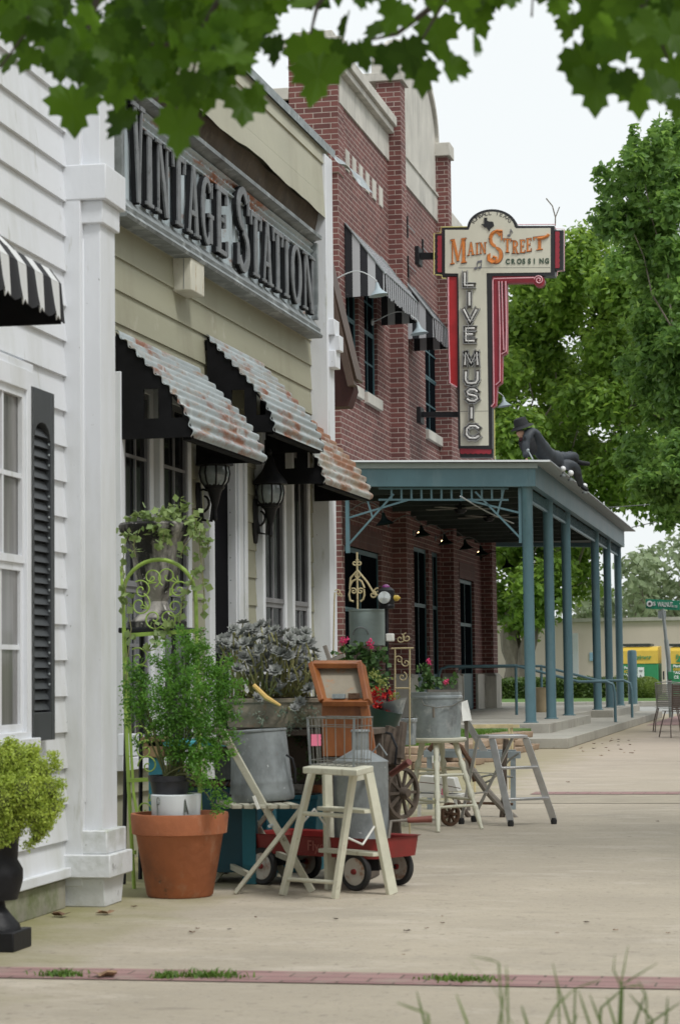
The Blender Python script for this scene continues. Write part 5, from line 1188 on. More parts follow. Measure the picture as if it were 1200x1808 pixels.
def rblobs(poly, n, r0, r1, dy=4):
    """random blobs inside a photo-space outline"""
    xs = [p[0] for p in poly]; ys = [p[1] for p in poly]; out = []
    while len(out) < n:
        x, y = rng.uniform(min(xs), max(xs)), rng.uniform(min(ys), max(ys)); ins = False; j = len(poly)-1
        for i in range(len(poly)):
            if (poly[i][1] > y) != (poly[j][1] > y) and x < (poly[j][0]-poly[i][0])*(y-poly[i][1])/(poly[j][1]-poly[i][1])+poly[i][0]: ins = not ins
            j = i
        if ins: out.append((x, y, rng.uniform(r0, r1), rng.uniform(-dy, dy)))
    return out
YB = 98.0
bt = at(908, 1205, YB); bt.z = .15
outl = [(885, 560), (905, 520), (950, 480), (1000, 455), (1030, 430), (1075, 420), (1110, 440), (1230, 430), (1230, 880), (1080, 880), (1060, 850), (1020, 860), (990, 830), (900, 780), (860, 700)]
low = [(850, 800), (1000, 830), (1045, 900), (1040, 1040), (1000, 1070), (950, 1080), (905, 1130), (880, 1150), (860, 1120), (850, 900)]
tree('oak_tree', 'big bright green spreading tree behind the blade sign and canopy, forked pale trunk', bt, rblobs(outl, 74, 26, 52, 5)+rblobs(low, 44, 22, 38, 4), YB, .34, 760, lf_big, tr=.42, clump=12, cs=.26)
tb = MB(); b1 = at(922, 1205, YB-.5); b1.z = .15; q1 = at(938, 1080, YB-.5); limb(tb, bt, at(905, 1060, YB), .55, .38, .1); limb(tb, b1-V(.2, 0, 0), q1, .34, .2, .06)
tag(tb.build('trunk', bark, bpy.data.objects['oak_tree']))
outr = [(1075, 330), (1090, 300), (1110, 270), (1135, 240), (1190, 235), (1260, 220), (1260, 900), (1190, 900), (1175, 880), (1130, 850), (1100, 780), (1130, 700), (1110, 640), (1120, 560), (1090, 500), (1080, 420)]
YR = 62.0; br = V(-1.2, YR+1, 0)
tree('street_tree', 'darker finer leaved tree overhanging from the right edge of the picture', br, rblobs(outr, 100, 20, 42, 2.5)+[(1180, 905, 16, 0), (1150, 860, 20, 0), (1120, 830, 18, 0), (1195, 925, 12, 0)], YR, .24, 1300, lf_dark, tr=.25, clump=12, cs=.17,
     sprays=[((1080, 400), (1050, 300), 90), ((1085, 330), (1060, 292), 60), ((1120, 290), (1118, 225), 80), ((1150, 280), (1178, 225), 80), ((1180, 880), (1182, 938), 70), ((1155, 860), (1165, 935), 60), ((1100, 440), (1060, 360), 70)])
outf = [(1098, 1040), (1110, 1000), (1130, 975), (1160, 960), (1250, 955), (1250, 1110), (1090, 1110)]
for i, (ol, n, lb) in enumerate((([(1098, 1030), (1125, 985), (1150, 965), (1165, 1000), (1160, 1100), (1090, 1100)], 34, 'pale haze-tinted tree above the beige building, left of the sign'), ([(1160, 990), (1175, 962), (1200, 958), (1260, 960), (1260, 1100), (1155, 1100)], 34, 'pale haze-tinted tree above the beige building at the right edge'), ([(1000, 1060), (1050, 1030), (1098, 1035), (1100, 1100), (990, 1100)], 26, 'low haze-tinted tree seen between the canopy columns'))):
    YF = 140+i*4; base = at(ol[0][0]+40, 1190, YF); base.z = 0; tree('distant_tree', lb, base, rblobs(ol, n, 12, 24, 4), YF, .62, 60, lf_haze, tr=.3, clump=10, cs=.38, group='haze-tinted trees behind the beige building')
# hedges
lf_hedge = leafmat('hedge_leaf', (.028,.065,.012), (.1,.16,.03), trans=.2, pat=2)
def hedge(x0, x1, y0, y1, Y, label, mt, ell=False, size=.14, n=9000):
    a, b = at(x0, y1, Y), at(x1, y0, Y); cx, hz = (a.x+b.x)/2, b.z-.15
    h = thing('shrub', V(cx, Y, .15), label, 'shrub'); 
    if ell:
        d = unit(n); rr = .8+.2*rng.random(n)**.5; P = np.array([cx, Y, .15+hz*.45])+d*np.array([(b.x-a.x)/2, (b.x-a.x)/2, hz*.57])*rr[:, None]; Nn = d
    else:
        P = np.stack([rng.uniform(a.x, b.x, n), Y+rng.uniform(-.6, .6, n), .15+rng.uniform(.0, hz, n)], 1); f = rng.random(n)
        P[f < .45, 1] = Y-.6+rng.normal(size=(f < .45).sum())*.05; P[f > .75, 2] = .15+hz+rng.normal(size=(f > .75).sum())*.05; Nn = unit(n)*.7+np.array([0, -.5, .5])
    Nn = Nn+unit(n)*.6; Nn /= np.linalg.norm(Nn, axis=1)[:, None]; leaves_mesh('foliage', P, Nn, size, mt, h)
    c = MB()
    if ell: c.sphere((cx, Y, .15+hz*.45), (b.x-a.x)/2*.74, 16, 10, sz=hz*.5/((b.x-a.x)/2*.8))
    else: c.box(a.x+.05, b.x-.05, Y-.5, Y+.5, .15, .15+hz*.93)
    c.build('core', mat('hedge_core', (.015,.025,.008), .95) if 'hedge_core' not in bpy.data.materials else bpy.data.materials['hedge_core'], h)
hedge(878, 1122, 1201, 1233, 86, 'long low clipped dark green hedge along the cross street kerb', lf_hedge, n=26000)
lf_h2 = leafmat('yellowish_hedge_leaf', (.07,.12,.015), (.2,.27,.05), trans=.25, pat=2)
hedge(1117, 1166, 1196, 1236, 84, 'rounder yellowish green shrub below the kiosk at the end of the hedge', lf_h2, True, n=12000)
# ---- unseen building and street trees, added to block sky light and darken the glass
sb_ = thing('unseen_shade_block', (24, 20, 0), 'plain unseen brown block across the street, added to block sky light', 'building')
MB().box(23, 34, -30, 75, 0, 7.5).build('wall', mat('brown_render', (.2,.15,.12), .9), sb_)
lfm = leafmat('shade_tree_leaf', (.03,.07,.008), (.08,.15,.02), trans=.3, pat=.6)
for (x, y, z, r) in ((4.6, 13, 6.2, 2.6), (5.2, 24, 6.5, 3.0), (4.8, 35, 6.5, 3.0), (3.5, -5, 6, 3.2), (2.6, 41, 5.2, 3.0), (2.4, 49, 5.4, 3.0), (5.5, 46, 7.5, 3.4)):
    t = thing('maple_tree', (x, y, 0), 'unseen leafy tree at the kerb to the right, added to shade porch and facades', 'tree', 'unseen trees added for shade')
    P, Nn = blob_leaves([((x+a, y+b, z+c), r*.55, r*.5) for a, b, c in [(0,0,0)]+[tuple(rng.normal(size=3)*r*.45) for _ in range(9)]], 130, clump=8, cs=.3); leaves_mesh('crown', P, Nn, .34, lfm, t)
    m = MB(); limb(m, (x, y, 0), (x, y, z), .15, .06, .05); m.build('trunk', bark, t)
# ================================================================ PAVEMENT DISPLAY
terra = mat('terracotta', (.36,.12,.05), .8, var=.18, vs=4, bump=.2, bs=25, stains=[((.20,.08,.045), 3.5, .5, .7), ((.44,.24,.15), 7, .56, .74, (1,1,.6)), ((.09,.06,.035), 10, .64, .72)])
soil = mat('dark_soil', (.03,.022,.015), .95, var=.4, vs=30, bump=.8, bs=40)
cer = mat('white_glazed_ceramic', (.62,.66,.68), .2, var=.04, spec=.6); bplast = mat('black_plastic', (.014,.015,.02), .4)
cpaint = mat('peeling_cream_paint', (.56,.55,.44), .55, var=.1, vs=5, bump=.2, bs=30, stains=[((.33,.29,.2), 8, .6, .7, (1,1,.3)), ((.2,.16,.1), 22, .66, .74)])
gpaint = mat('weathered_folding_chair_wood', (.42,.41,.33), .65, var=.15, vs=6, bump=.2, bs=30, stains=[((.2,.17,.1), 6, .52, .7, (1,1,.3)), ((.15,.12,.08), 20, .62, .72)])
lime = mat('lime_green_metal_paint', (.27,.40,.07), .45, var=.12, vs=10, stains=[((.12,.14,.03), 12, .62, .7)])
tealw = mat('teal_painted_wood', (.02,.15,.20), .6, var=.15, vs=4, bump=.15, stains=[((.03,.08,.09), 4, .5, .7)]); tealb = mat('bright_teal_wood', (.07,.36,.42), .6, var=.12)
stoneurn = mat('lichen_stained_stone', (.34,.32,.29), .85, var=.3, vs=6, bump=.4, bs=16, stains=[((.012,.011,.010), 5, .34, .47, (1,1,.35)), ((.5,.48,.45), 30, .62, .66, (1,1,.5))])
redm = mat('faded_red_wagon_paint', (.20,.018,.016), .5, var=.25, vs=5, stains=[((.14,.05,.03), 7, .58, .72)]); rub = mat('black_rubber_tyre', (.02,.02,.021), .75, bump=.1); rimm = mat('rusty_pale_wheel_disc', (.5,.47,.42), .5, .2, var=.1, stains=[((.3,.12,.05), 9, .5, .62)])
oldw = mat('grey_weathered_wood', (.2,.18,.155), .85, var=.3, vs=7, bump=.5, bs=25, sc3=(1,1,.3)); darkw = mat('dark_weathered_wood', (.085,.065,.05), .85, var=.35, vs=7, bump=.5, bs=22)
orw = mat('orange_varnished_wood', (.30,.105,.03), .4, var=.2, vs=5, bump=.1, sc3=(1,1,.2), stains=[((.17,.05,.015), 3, .5, .7, (1,1,.3))]); alum = mat('brushed_aluminium', (.5,.5,.5), .35, .85, var=.12, vs=12)
rustm = mat('rusted_iron', (.11,.06,.035), .85, .2, var=.4, vs=12, bump=.4); creami = mat('cream_wrought_iron', (.5,.42,.24), .6, var=.2, vs=12, stains=[((.2,.13,.07), 12, .6, .68)]); pinkt = mat('pink_paper_tag', (.8,.2,.32), .6, var=.03)
bwhite = mat('white_bench_paint', (.68,.68,.64), .5, var=.06, stains=[((.4,.38,.32), 8, .62, .72)])
# ---- terracotta pot
pc = G(318, 1582); pY = pc.y; q = thing('flower_pot', V(pc.x, pc.y, 0), 'big terracotta pot with moss darkened rim standing at the corner of the white pilaster', 'pot')
ppm = F/pY; R = lambda w_: w_/2/ppm
MB().lathe([(0, 0), (R(112), 0), (R(120), .01), (R(158), (1588-1477)/ppm), (R(160), (1588-1476)/ppm), (R(172), (1588-1474)/ppm), (R(178), (1588-1443)/ppm), (R(176), (1588-1438)/ppm), (R(160), (1588-1438)/ppm), (R(150), (1588-1465)/ppm), (0, (1588-1465)/ppm)], (pc.x, pc.y, 0), 56).build('pot_body', terra, q)
MB().lathe([(0, 0), (R(154), 0)], (pc.x, pc.y, (1588-1460)/ppm), 30).build('soil', soil, q)
zsoil = (1588-1462)/ppm
cpx = at(311, 1400, pY-.06).x; wq = thing('ceramic_pot', V(cpx, pY-.06, zsoil), 'white glazed pot with thin flower drawing, set inside the big terracotta pot', 'pot')
zc0 = zsoil; zc1 = H+(1190-1400)/ppm
MB().lathe([(0, 0), (R(84), 0), (R(86), .01), (R(92), zc1-zc0-.005), (R(88), zc1-zc0), (0, zc1-zc0-.01)], (cpx, pY-.06, zc0), 40).build('pot_body', cer, wq)
dm = mat('grey_line_drawing', (.12,.14,.12), .5); rr_ = R(90)+.002
def onpot(a, z, r=rr_): return V(cpx+r*math.sin(a), pY-.06-r*math.cos(a), z)
zb1 = zc0+.05
MB().tube([onpot(-.55, zb1), onpot(-.53, zb1+.04), onpot(-.57, zb1+.08)], .0025, 4).build('drawing', dm, wq); MB().tube([onpot(-.5+.07*math.cos(a), zb1+.085+.018*math.sin(a)) for a in [k*.5 for k in range(13)]], .0025, 4).build('drawing', dm, wq)
m = MB()
for k in range(7): m.tube([onpot(.62, zb1+.03+.008*k), onpot(.62+.09-.01*k, zb1+.04+.009*k), onpot(.62+.16-.02*k, zb1+.02+.01*k)], .003, 4)
m.tube([onpot(.6, zb1), onpot(.62, zb1+.09)], .003, 4).build('drawing', dm, wq)
npx = at(301, 1380, pY-.04).x; nq = thing('nursery_pot', V(npx, pY-.05, zc1), 'black plastic nursery pot holding the feathery green plant', 'pot')
zn1 = H+(1191-1368)/ppm
MB().lathe([(0, 0), (R(64), 0), (R(72), zn1-zc1-.03), (R(78), zn1-zc1-.028), (R(80), zn1-zc1), (R(74), zn1-zc1), (R(68), zn1-zc1-.03), (0, zn1-zc1-.03)], (npx, pY-.05, zc1-.0), 40).build('pot_body', bplast, nq)
MB().lathe([(0, 0), (R(70), 0)], (npx, pY-.05, zn1-.02), 24).build('soil', soil, nq)
# ---- feathery plant
lf_fern = leafmat('feathery_plant_leaf', (.04,.12,.02), (.15,.35,.05), trans=.45, pat=5, c3=(.22,.42,.07)); 
def px_blobs(lst, Y, n_per, cs=.02, clump=8, flat=.7, up=.4):
    out = []
    for (px, py, r, dy) in lst:
        c = at(px, py, Y+dy); out.append(((c.x, c.y, c.z), r*Y/F, r*Y/F))
    Ps, Ns = [], []
    for (c, r, rz) in out:
        k = max(4, int(n_per*(r/.1)**2/clump)); d = unit(k); rad = rng.random(k)**.45
        cc = np.array(c)+d*np.array([r, r*flat, rz])*rad[:, None]; P = np.repeat(cc, clump, 0)+rng.normal(size=(k*clump, 3))*cs; Nn = unit(len(P))+np.array([0, -.2, up]); Nn /= np.linalg.norm(Nn, axis=1)[:, None]; Ps.append(P); Ns.append(Nn)
    return np.concatenate(Ps), np.concatenate(Ns)
fr = thing('feathery_fern', V(npx, pY-.05, zn1-.02), 'tall feathery bright green plant spilling over the black nursery pot', 'plant')
blf = [(300, 1180, 30, 0), (345, 1160, 34, 0), (380, 1190, 32, .05), (250, 1215, 28, 0), (290, 1225, 36, -.1), (335, 1215, 36, -.1), (375, 1235, 34, 0), (400, 1215, 24, .05), (255, 1250, 28, 0), (300, 1275, 36, -.1), (345, 1270, 38, -.1), (375, 1290, 30, -.05), (240, 1190, 16, 0),
       (310, 1320, 26, -.1), (345, 1330, 26, -.1), (350, 1360, 18, -.15), (372, 1340, 22, -.1), (365, 1385, 14, -.2), (385, 1398, 12, -.2), (395, 1260, 22, 0), (330, 1130, 20, .05), (270, 1290, 20, 0), (385, 1330, 14, -.1), (230, 1240, 14, 0), (380, 1425, 9, -.2), (400, 1300, 12, 0)]
P, Nn = px_blobs(blf+[(x, y, 9, 0) for x, y in ((222, 1215), (232, 1175), (268, 1165), (318, 1112), (352, 1118), (402, 1165), (418, 1205), (424, 1235), (415, 1262), (405, 1330), (225, 1270), (240, 1310), (335, 1395), (402, 1415), (412, 1300), (292, 1140))], pY, 900, cs=.016, clump=14); leaves_mesh('fronds', P, Nn, .0215, lf_fern, fr, aspect=.4)
m = MB()
for (px, py, r, dy) in blf:
    a = V(npx+rng.normal()*.03, pY-.05, zn1-.02); b = at(px, py, pY+dy); c = (a+b)/2+V((b.x-a.x)*.1, 0, .08); m.tube([a.lerp(c, t)*(1-t)+c.lerp(b, t)*t for t in (0, .25, .5, .75, 1)], [.006, .005, .004, .003, .002], 5)
m.build('stem', mat('brown_green_stem', (.13,.14,.05), .8), fr)
def spiral(c, r, turns, a0, dirn, ex, ez, n=22, grow=.12):
    return [Vector(c)+ex*(r*(grow+(1-grow)*i/n)*math.cos(a0+dirn*turns*2*math.pi*i/n))+ez*(r*(grow+(1-grow)*i/n)*math.sin(a0+dirn*turns*2*math.pi*i/n)) for i in range(n+1)]
# ---- lime green trellis
tY = pY+.36
tr = thing('trellis', V(at(270, 1500, tY).x, tY, 0), 'lime green arched metal trellis with scrolls behind the terracotta pot', 'trellis')
T_ = lambda x, y, d=0: at(x, y, tY+d)
botz = lambda px: V(T_(px, 1500).x, tY, 0)
m = MB(); 
archp = [T_(218, 1060)]+[T_(281+64*math.cos(a), 1052-64*math.sin(a)*1.0) for a in [math.pi*(1-i/16) for i in range(17)]]+[T_(346, 1060)]
m.tube([botz(237), T_(228, 1400), T_(221, 1230)]+archp+[T_(350, 1230), T_(353, 1400), V(T_(357, 1500).x, tY, 0)], .0105, 8)
m.tube([botz(243)+V(0, .2, 0), T_(236, 1400, .2), T_(214, 1000, .2)], .008, 8)
m.build('frame', lime, tr)
for (xa, ya, xb, yb) in ((221, 1122, 346, 1114), (227, 1378, 353, 1372), (229, 1505, 240, 1505)): MB().beam(T_(xa, ya), T_(xb, yb), .022, .02).build('crossbar', lime, tr)
ex, ez = V(1, 0, 0), V(0, 0, 1)
for (cx, cy, r, a0, dr) in ((250, 1012+30, 19, 0, 1), (268, 1020, 19, 1, -1), (296, 1018, 19, 2, 1), (316, 1042, 17, 3, -1), (247, 1068, 22, -1, 1), (308, 1072, 17, 0, -1), (272, 1092, 22, 4, 1), (295, 1092, 20, 0, -1), (245, 1162, 20, 0, 1), (248, 1192, 20, 3, -1), (248, 1300, 20, 0, 1), (256, 1325, 20, 3, -1), (262, 1352, 20, 1, 1), (254, 1430, 20, 0, -1)):
    MB().tube(spiral(T_(cx, cy), r*tY/F, 1.35, a0, dr, ex, ez), .0042, 6).build('scroll', lime, tr)
for (cx, cy, a) in ((262, 1030, .6), (316, 1030, 2.3), (300, 1052, 1), (262, 1075, 2.5), (262, 1150, .8), (262, 1295, .7), (262, 1415, .9)):
    for da in (-.5, 0, .5): MB().tube([T_(cx, cy), T_(cx+14*math.cos(a+da), cy-14*math.sin(a+da))], .003, 5).build('leaf_spray', lime, tr)
# ---- stone urn on a tall plinth
uY = pY+.75; us = F/uY; uc = at(278, 1100, uY); uzb = at(278, 1108, uY).z
pl = thing('urn_stand', V(uc.x, uY, 0), 'tall thin legged black iron stand carrying the stained stone urn, behind the trellis', 'stand')
[MB().tube([V(uc.x+sx_*.13, uY+sy_*.13, uzb-.03), V(uc.x+sx_*.15, uY+sy_*.15, 0)], .012, 8).build('leg', M['blackiron'], pl) for sx_ in (-1, 1) for sy_ in (-1, 1)]; MB().box(uc.x-.17, uc.x+.17, uY-.17, uY+.17, uzb-.03, uzb-.0015).build('top', M['blackiron'], pl, bevel=.006)
un = thing('garden_urn', V(uc.x, uY, uzb), 'tall black stained fluted stone urn overflowing with ivy, above the trellis', 'urn')
hz_ = lambda py: at(278, py, uY).z-uzb
Ru = lambda w_: w_/2/us
prof = [(0, 0), (Ru(108), 0), (Ru(108), hz_(1098)), (Ru(84), hz_(1092)), (Ru(50), hz_(1076)), (Ru(38), hz_(1062)), (Ru(48), hz_(1052)), (Ru(72), hz_(1035)), (Ru(84), hz_(1012)), (Ru(92), hz_(985)), (Ru(102), hz_(962)), (Ru(120), hz_(946)), (Ru(136), hz_(938)), (Ru(140), hz_(928)), (Ru(134), hz_(924)), (Ru(110), hz_(926)), (Ru(90), hz_(945)), (0, hz_(945))]
m = MB(); n = 64; base = 0
for r, z in prof:
    for j in range(n):
        a = 2*math.pi*j/n; fl = 1-.045*(.5+.5*math.cos(a*20)) if hz_(1045) < z < hz_(950) else 1; m.v.append(V(uc.x+r*fl*math.cos(a), uY+r*fl*math.sin(a), uzb+z))
for i in range(len(prof)-1):
    for j in range(n): m.f.append([i*n+j, i*n+(j+1) % n, (i+1)*n+(j+1) % n, (i+1)*n+j])
m.build('urn_body', stoneurn, un)
lf_ivy = leafmat('ivy_leaf', (.09,.15,.04), (.27,.36,.13), trans=.3, pat=7, c3=(.42,.45,.22))
iv = thing('ivy_plant', V(uc.x, uY, uzb+hz_(930)), 'pale green ivy trailing from the stone urn down over the trellis', 'plant')
P, Nn = px_blobs([(225, 935, 14, -.1), (240, 925, 14, -.1), (262, 918, 18, -.1), (285, 912, 18, -.1), (310, 905, 14, 0), (318, 892, 9, 0), (335, 918, 14, -.05), (352, 925, 13, -.05), (300, 925, 18, -.15), (275, 930, 14, -.2), (290, 945, 10, -.2), (345, 935, 10, -.1)], uY, 110, cs=.02, clump=5)
Pv = [P]; Nv = [Nn]; vines = [[(345, 930), (352, 960), (357, 1010), (361, 1050), (358, 1085)], [(352, 930), (364, 950), (370, 975)], [(230, 935), (221, 960), (217, 1000), (222, 1040), (216, 1080)], [(290, 935), (288, 955), (282, 975)], [(240, 940), (236, 965), (240, 985)], [(300, 1095), (292, 1110), (280, 1135)], [(345, 1010), (332, 1040), (322, 1060), (318, 1100)], [(345, 940), (325, 965), (318, 985)], [(222, 1050), (232, 1110), (226, 1160), (222, 1220)], [(272, 1100), (280, 1130), (262, 1150)]]
m = MB()
for vn in vines:
    pts = [at(x, y, tY-.03) for x, y in vn]; m.tube(pts, .0028, 5)
    for a, b in zip(pts[:-1], pts[1:]):
        k = 7; t = rng.random(k)[:, None]; Pv.append(np.array(a)*(1-t)+np.array(b)*t+rng.normal(size=(k, 3))*.014); u_ = unit(k)+np.array([.1, -.8, .2]); Nv.append(u_/np.linalg.norm(u_, axis=1)[:, None])
leaves_mesh('leaves', np.concatenate(Pv), np.concatenate(Nv), .042, lf_ivy, iv, aspect=.95, fold=.1); m.build('vine', mat('vine_stem', (.2,.2,.09), .8), iv)
# ---- teal plant stand
sY = G(435, 1562).y; 
ts = thing('plant_stand', V(at(350, 1500, sY+.2).x, sY+.25, 0), 'teal painted wooden plant stand with a lower cupboard behind the folding chair', 'stand')
xL, xR = at(262, 1500, sY).x, at(451, 1500, sY).x; zt = at(435, 1308, sY).z; zs = at(400, 1382, sY).z
MB().box(xL, xR, sY, sY+.5, zt-.03, zt).build('top', tealb, ts, bevel=.004)
for xa in (xL, xR-.075): MB().box(xa, xa+.075, sY+.01, sY+.06, 0, zt-.032).build('post', tealw, ts, bevel=.004)
for xa in (xL, xR-.05): MB().box(xa, xa+.05, sY+.44, sY+.49, 0, zt-.032).build('post', tealw, ts, bevel=.004)
MB().box(xL+.01, xR-.01, sY+.02, sY+.48, zs-.02, zs).build('shelf', rustm, ts); MB().box(xL+.076, xR-.076, sY+.03, sY+.46, .06, zs-.022).build('cupboard', mat('deep_teal_wood', (.012,.06,.085), .6, var=.2), ts, bevel=.004)
def boxpot(x0, x1, y0, y1, Y, mt, name, lb, cat, d=.2, parent=None):
    a, b = at(x0, y1, Y), at(x1, y0, Y); t = thing(name, V((a.x+b.x)/2, Y+d/2, a.z), lb, cat); m = MB(); w_ = (b.x-a.x)*.06
    m.prism([(a.x+w_, Y, a.z), (b.x-w_, Y, a.z), (b.x, Y, b.z), (a.x, Y, b.z)], (0, d, 0)); m.build('box', mt, t, bevel=.006)
    MB().box(a.x-.006, b.x+.006, Y-.008, Y+d+.008, b.z-.02, b.z+.006).build('rim', mt, t, bevel=.004); MB().box(a.x+.015, b.x-.015, Y+.015, Y+d-.015, b.z+.0065, b.z+.012).build('soil', soil, t); return t
boxpot(250, 291, 1303, 1338, sY+.0, mat('worn_brown_crate', (.25,.17,.09), .8, var=.3, stains=[((.12,.07,.04), 8, .5, .65)]), 'wooden_crate', 'small worn brown planter crate at the left end of the teal stand', 'crate')
boxpot(377, 419, 1336, 1378, sY+.1, M['galvd'], 'metal_planter', 'grey metal planter box on the lower shelf of the teal stand', 'planter')
P, Nn = px_blobs([(398, 1328, 14, 0), (385, 1320, 8, 0), (410, 1322, 8, 0)], sY+.18, 220, cs=.012); hb_ = thing('low_herb', at(398, 1336, sY+.2), 'small reddish green herb in the grey planter box under the teal stand top', 'plant'); leaves_mesh('leaves', P, Nn, .02, leafmat('herb_leaf', (.1,.15,.03), (.25,.3,.08), c3=(.35,.08,.03), pat=9), hb_)
# white sill ends behind the trellis
sl_ = MB().box(at(208, 1250, 12.6).x, at(250, 1250, 12.6).x, 12.6, 12.66, at(0, 1336, 12.6).z, at(0, 1297, 12.6).z); sl_.build('window_sill', M['white'], bpy.data.objects['shop_building'], bevel=.004)
# ---- succulents in a long stone trough
trY = sY+.62
trg = boxpot(392, 582, 1234, 1286, trY, mat('mossy_stone_trough', (.24,.2,.15), .9, var=.3, vs=6, bump=.5, bs=18, stains=[((.33,.13,.05), 5, .55, .66), ((.12,.14,.07), 6, .55, .7), ((.4,.38,.33), 9, .6, .7)]), 'stone_trough', 'long mottled stone trough full of grey succulents', 'trough', d=.34)
tbz = at(450, 1288, trY).z
tb_ = thing('side_table', V(at(490, 1250, trY+.2).x, trY+.2, 0), 'low weathered table carrying the stone trough and the wooden box', 'table')
MB().box(at(385, 1250, trY).x, at(655, 1250, trY).x, trY-.03, trY+.42, tbz-.035, tbz-.001).build('top', darkw, tb_, bevel=.004)
for xx in (392, 646):
    for yy in (.02, .36): x_ = at(xx, 1250, trY).x; MB().box(x_-.022, x_+.022, trY+yy-.022, trY+yy+.022, 0, tbz-.036).build('leg', darkw, tb_)
suc = thing('succulent_plant', at(480, 1238, trY+.15), 'sprawling grey lavender succulent rosettes with yellow green stems in the stone trough', 'plant')
lf_suc = leafmat('grey_lavender_succulent_leaf', (.13,.145,.125), (.30,.305,.295), trans=.1, pat=8, rough=.6, c3=(.42,.41,.42)); 
centers = []; tries = 0
sreg = [(385, 1135), (420, 1100), (470, 1100), (500, 1120), (540, 1110), (558, 1145), (556, 1190), (548, 1225), (500, 1230), (430, 1185), (395, 1160)]
def inpoly(x, y, poly):
    ins = False; j = len(poly)-1
    for i in range(len(poly)):
        if (poly[i][1] > y) != (poly[j][1] > y) and x < (poly[j][0]-poly[i][0])*(y-poly[i][1])/(poly[j][1]-poly[i][1])+poly[i][0]: ins = not ins
        j = i
    return ins
while len(centers) < 85 and tries < 9000:
    tries += 1; x, y = rng.uniform(383, 560), rng.uniform(1096, 1232)
    if inpoly(x, y, sreg) and all((x-a)**2+(y-b)**2 > 11**2 for a, b, _ in centers): centers.append((x, y, rng.uniform(-.1, .25)))
centers += [(455, 1232, -.15), (520, 1250, -.15), (530, 1240, -.1), (420, 1180, -.1), (412, 1110, 0), (392, 1130, 0)]
m = MB(); st_ = MB()
for (x, y, dy) in centers:
    c = at(x, y, trY+dy); ax = V(rng.normal()*.45, -.5+rng.normal()*.3, .75).normalized(); t1 = ax.cross(V(1, .2, 0)).normalized(); t2 = ax.cross(t1); s = rng.uniform(.034, .058)
    for ring, (nl_, el, sc) in enumerate(((8, .25, 1.), (7, .65, .8), (5, 1.1, .5))):
        for k in range(nl_):
            a = 2*math.pi*k/nl_+ring*.4; d = (t1*math.cos(a)+t2*math.sin(a)); dirv = (d*math.cos(el)+ax*math.sin(el)); sd_ = dirv.cross(ax).normalized(); L_ = s*sc; wv = L_*.3
            p0 = c; p1 = c+dirv*L_*.6+sd_*wv; p2 = c+dirv*L_; p3 = c+dirv*L_*.6-sd_*wv; n0 = len(m.v); m.v += [p0, p1, p2, p3, c+dirv*L_*.55-ax*L_*.12]; m.f += [[n0, n0+1, n0+4], [n0+1, n0+2, n0+4], [n0+2, n0+3, n0+4], [n0+3, n0, n0+4], [n0, n0+1, n0+2, n0+3]]
    b = at(x*.75+480*.25+rng.normal()*14, 1236, trY+.1); mid = (c+b)/2+V(rng.normal()*.07, -.05+rng.normal()*.03, rng.normal()*.04-.02); st_.tube([b.lerp(mid, t)*(1-t)+mid.lerp(c, t)*t for t in (0, .25, .5, .75, 1)], [.006, .006, .005, .005, .004], 5)
m.build('rosettes', lf_suc, suc, smooth=0); P, Nn = px_blobs([(x, y, 15, .1) for x, y in ((400, 1150), (425, 1135), (455, 1125), (490, 1130), (520, 1140), (545, 1160), (545, 1195), (520, 1210), (490, 1220), (455, 1215), (425, 1205), (405, 1185), (470, 1170), (510, 1175), (440, 1165), (545, 1225), (400, 1215))], trY+.1, 130, cs=.03, clump=6); leaves_mesh('small_leaves', P, Nn, .034, lf_suc, suc, aspect=.4); st_.build('stem', mat('yellow_green_stem', (.25,.24,.09), .6, var=.3, vs=10), suc)
cbl = MB().tube([at(448, 1210, trY-.2), at(470, 1232, trY-.22), at(495, 1246, trY-.2)], [.013, .016, .008], 8); tag(cbl.build('trowel_handle', mat('yellow_orange_handle', (.6,.4,.12), .5)), 'short yellow and black tool handle lying across the succulents', 'tool')
# ---- folding chair
A, B, C_, D = G(551, 1576), G(415, 1579), G(499, 1556), G(387, 1558); wv_ = ((C_-A)+(D-B))/2; cY = (A.y+B.y)/2
fc = thing('folding_chair', V((A.x+B.x)/2, cY+.2, 0), 'weathered pale wooden folding chair with the galvanised tub on its seat', 'chair')
c_ = lambda x, y: at(x, y, cY)
for k, w_ in enumerate((V(0, 0, 0), wv_)):
    MB().beam(c_(381, 1270)+w_, A+w_+V(0, 0, .005), .022, .036, up=(1, 0, .5)).build('stile', gpaint, fc, bevel=.003); MB().beam(c_(536, 1422)+w_, B+w_+V(0, 0, .005), .022, .036, up=(1, 0, .5)).build('leg', gpaint, fc, bevel=.003)
    MB().beam(c_(449, 1405)+w_-V(0, .015, 0), c_(458, 1428)+w_-V(0, .015, 0), .012, .014, up=(1, 0, .5)).build('seat_bracket', bwhite, fc)
    MB().tube([c_(478, 1458)+w_-V(0, .03, 0), c_(478, 1458)+w_+V(0, .03, 0)], .009, 8).build('bolt', M['galv'], fc)
for (x, y) in ((392, 1290), (404, 1312)): MB().beam(c_(x, y), c_(x, y)+wv_, .06, .016, up=(.5, 0, .85)).build('back_slat', gpaint, fc, bevel=.002)
zse = c_(470, 1424).z
for i in range(6): x_ = 410+i*21; a = c_(x_, 1422); b = c_(x_+17, 1422); w2 = wv_; m = MB(); m.prism([V(a.x, cY, zse-.012), V(b.x, cY, zse-.012), V(b.x+w2.x, cY+w2.y, zse-.012), V(a.x+w2.x, cY+w2.y, zse-.012)], (0, 0, .02)); m.build('seat_slat', gpaint, fc, bevel=.002)
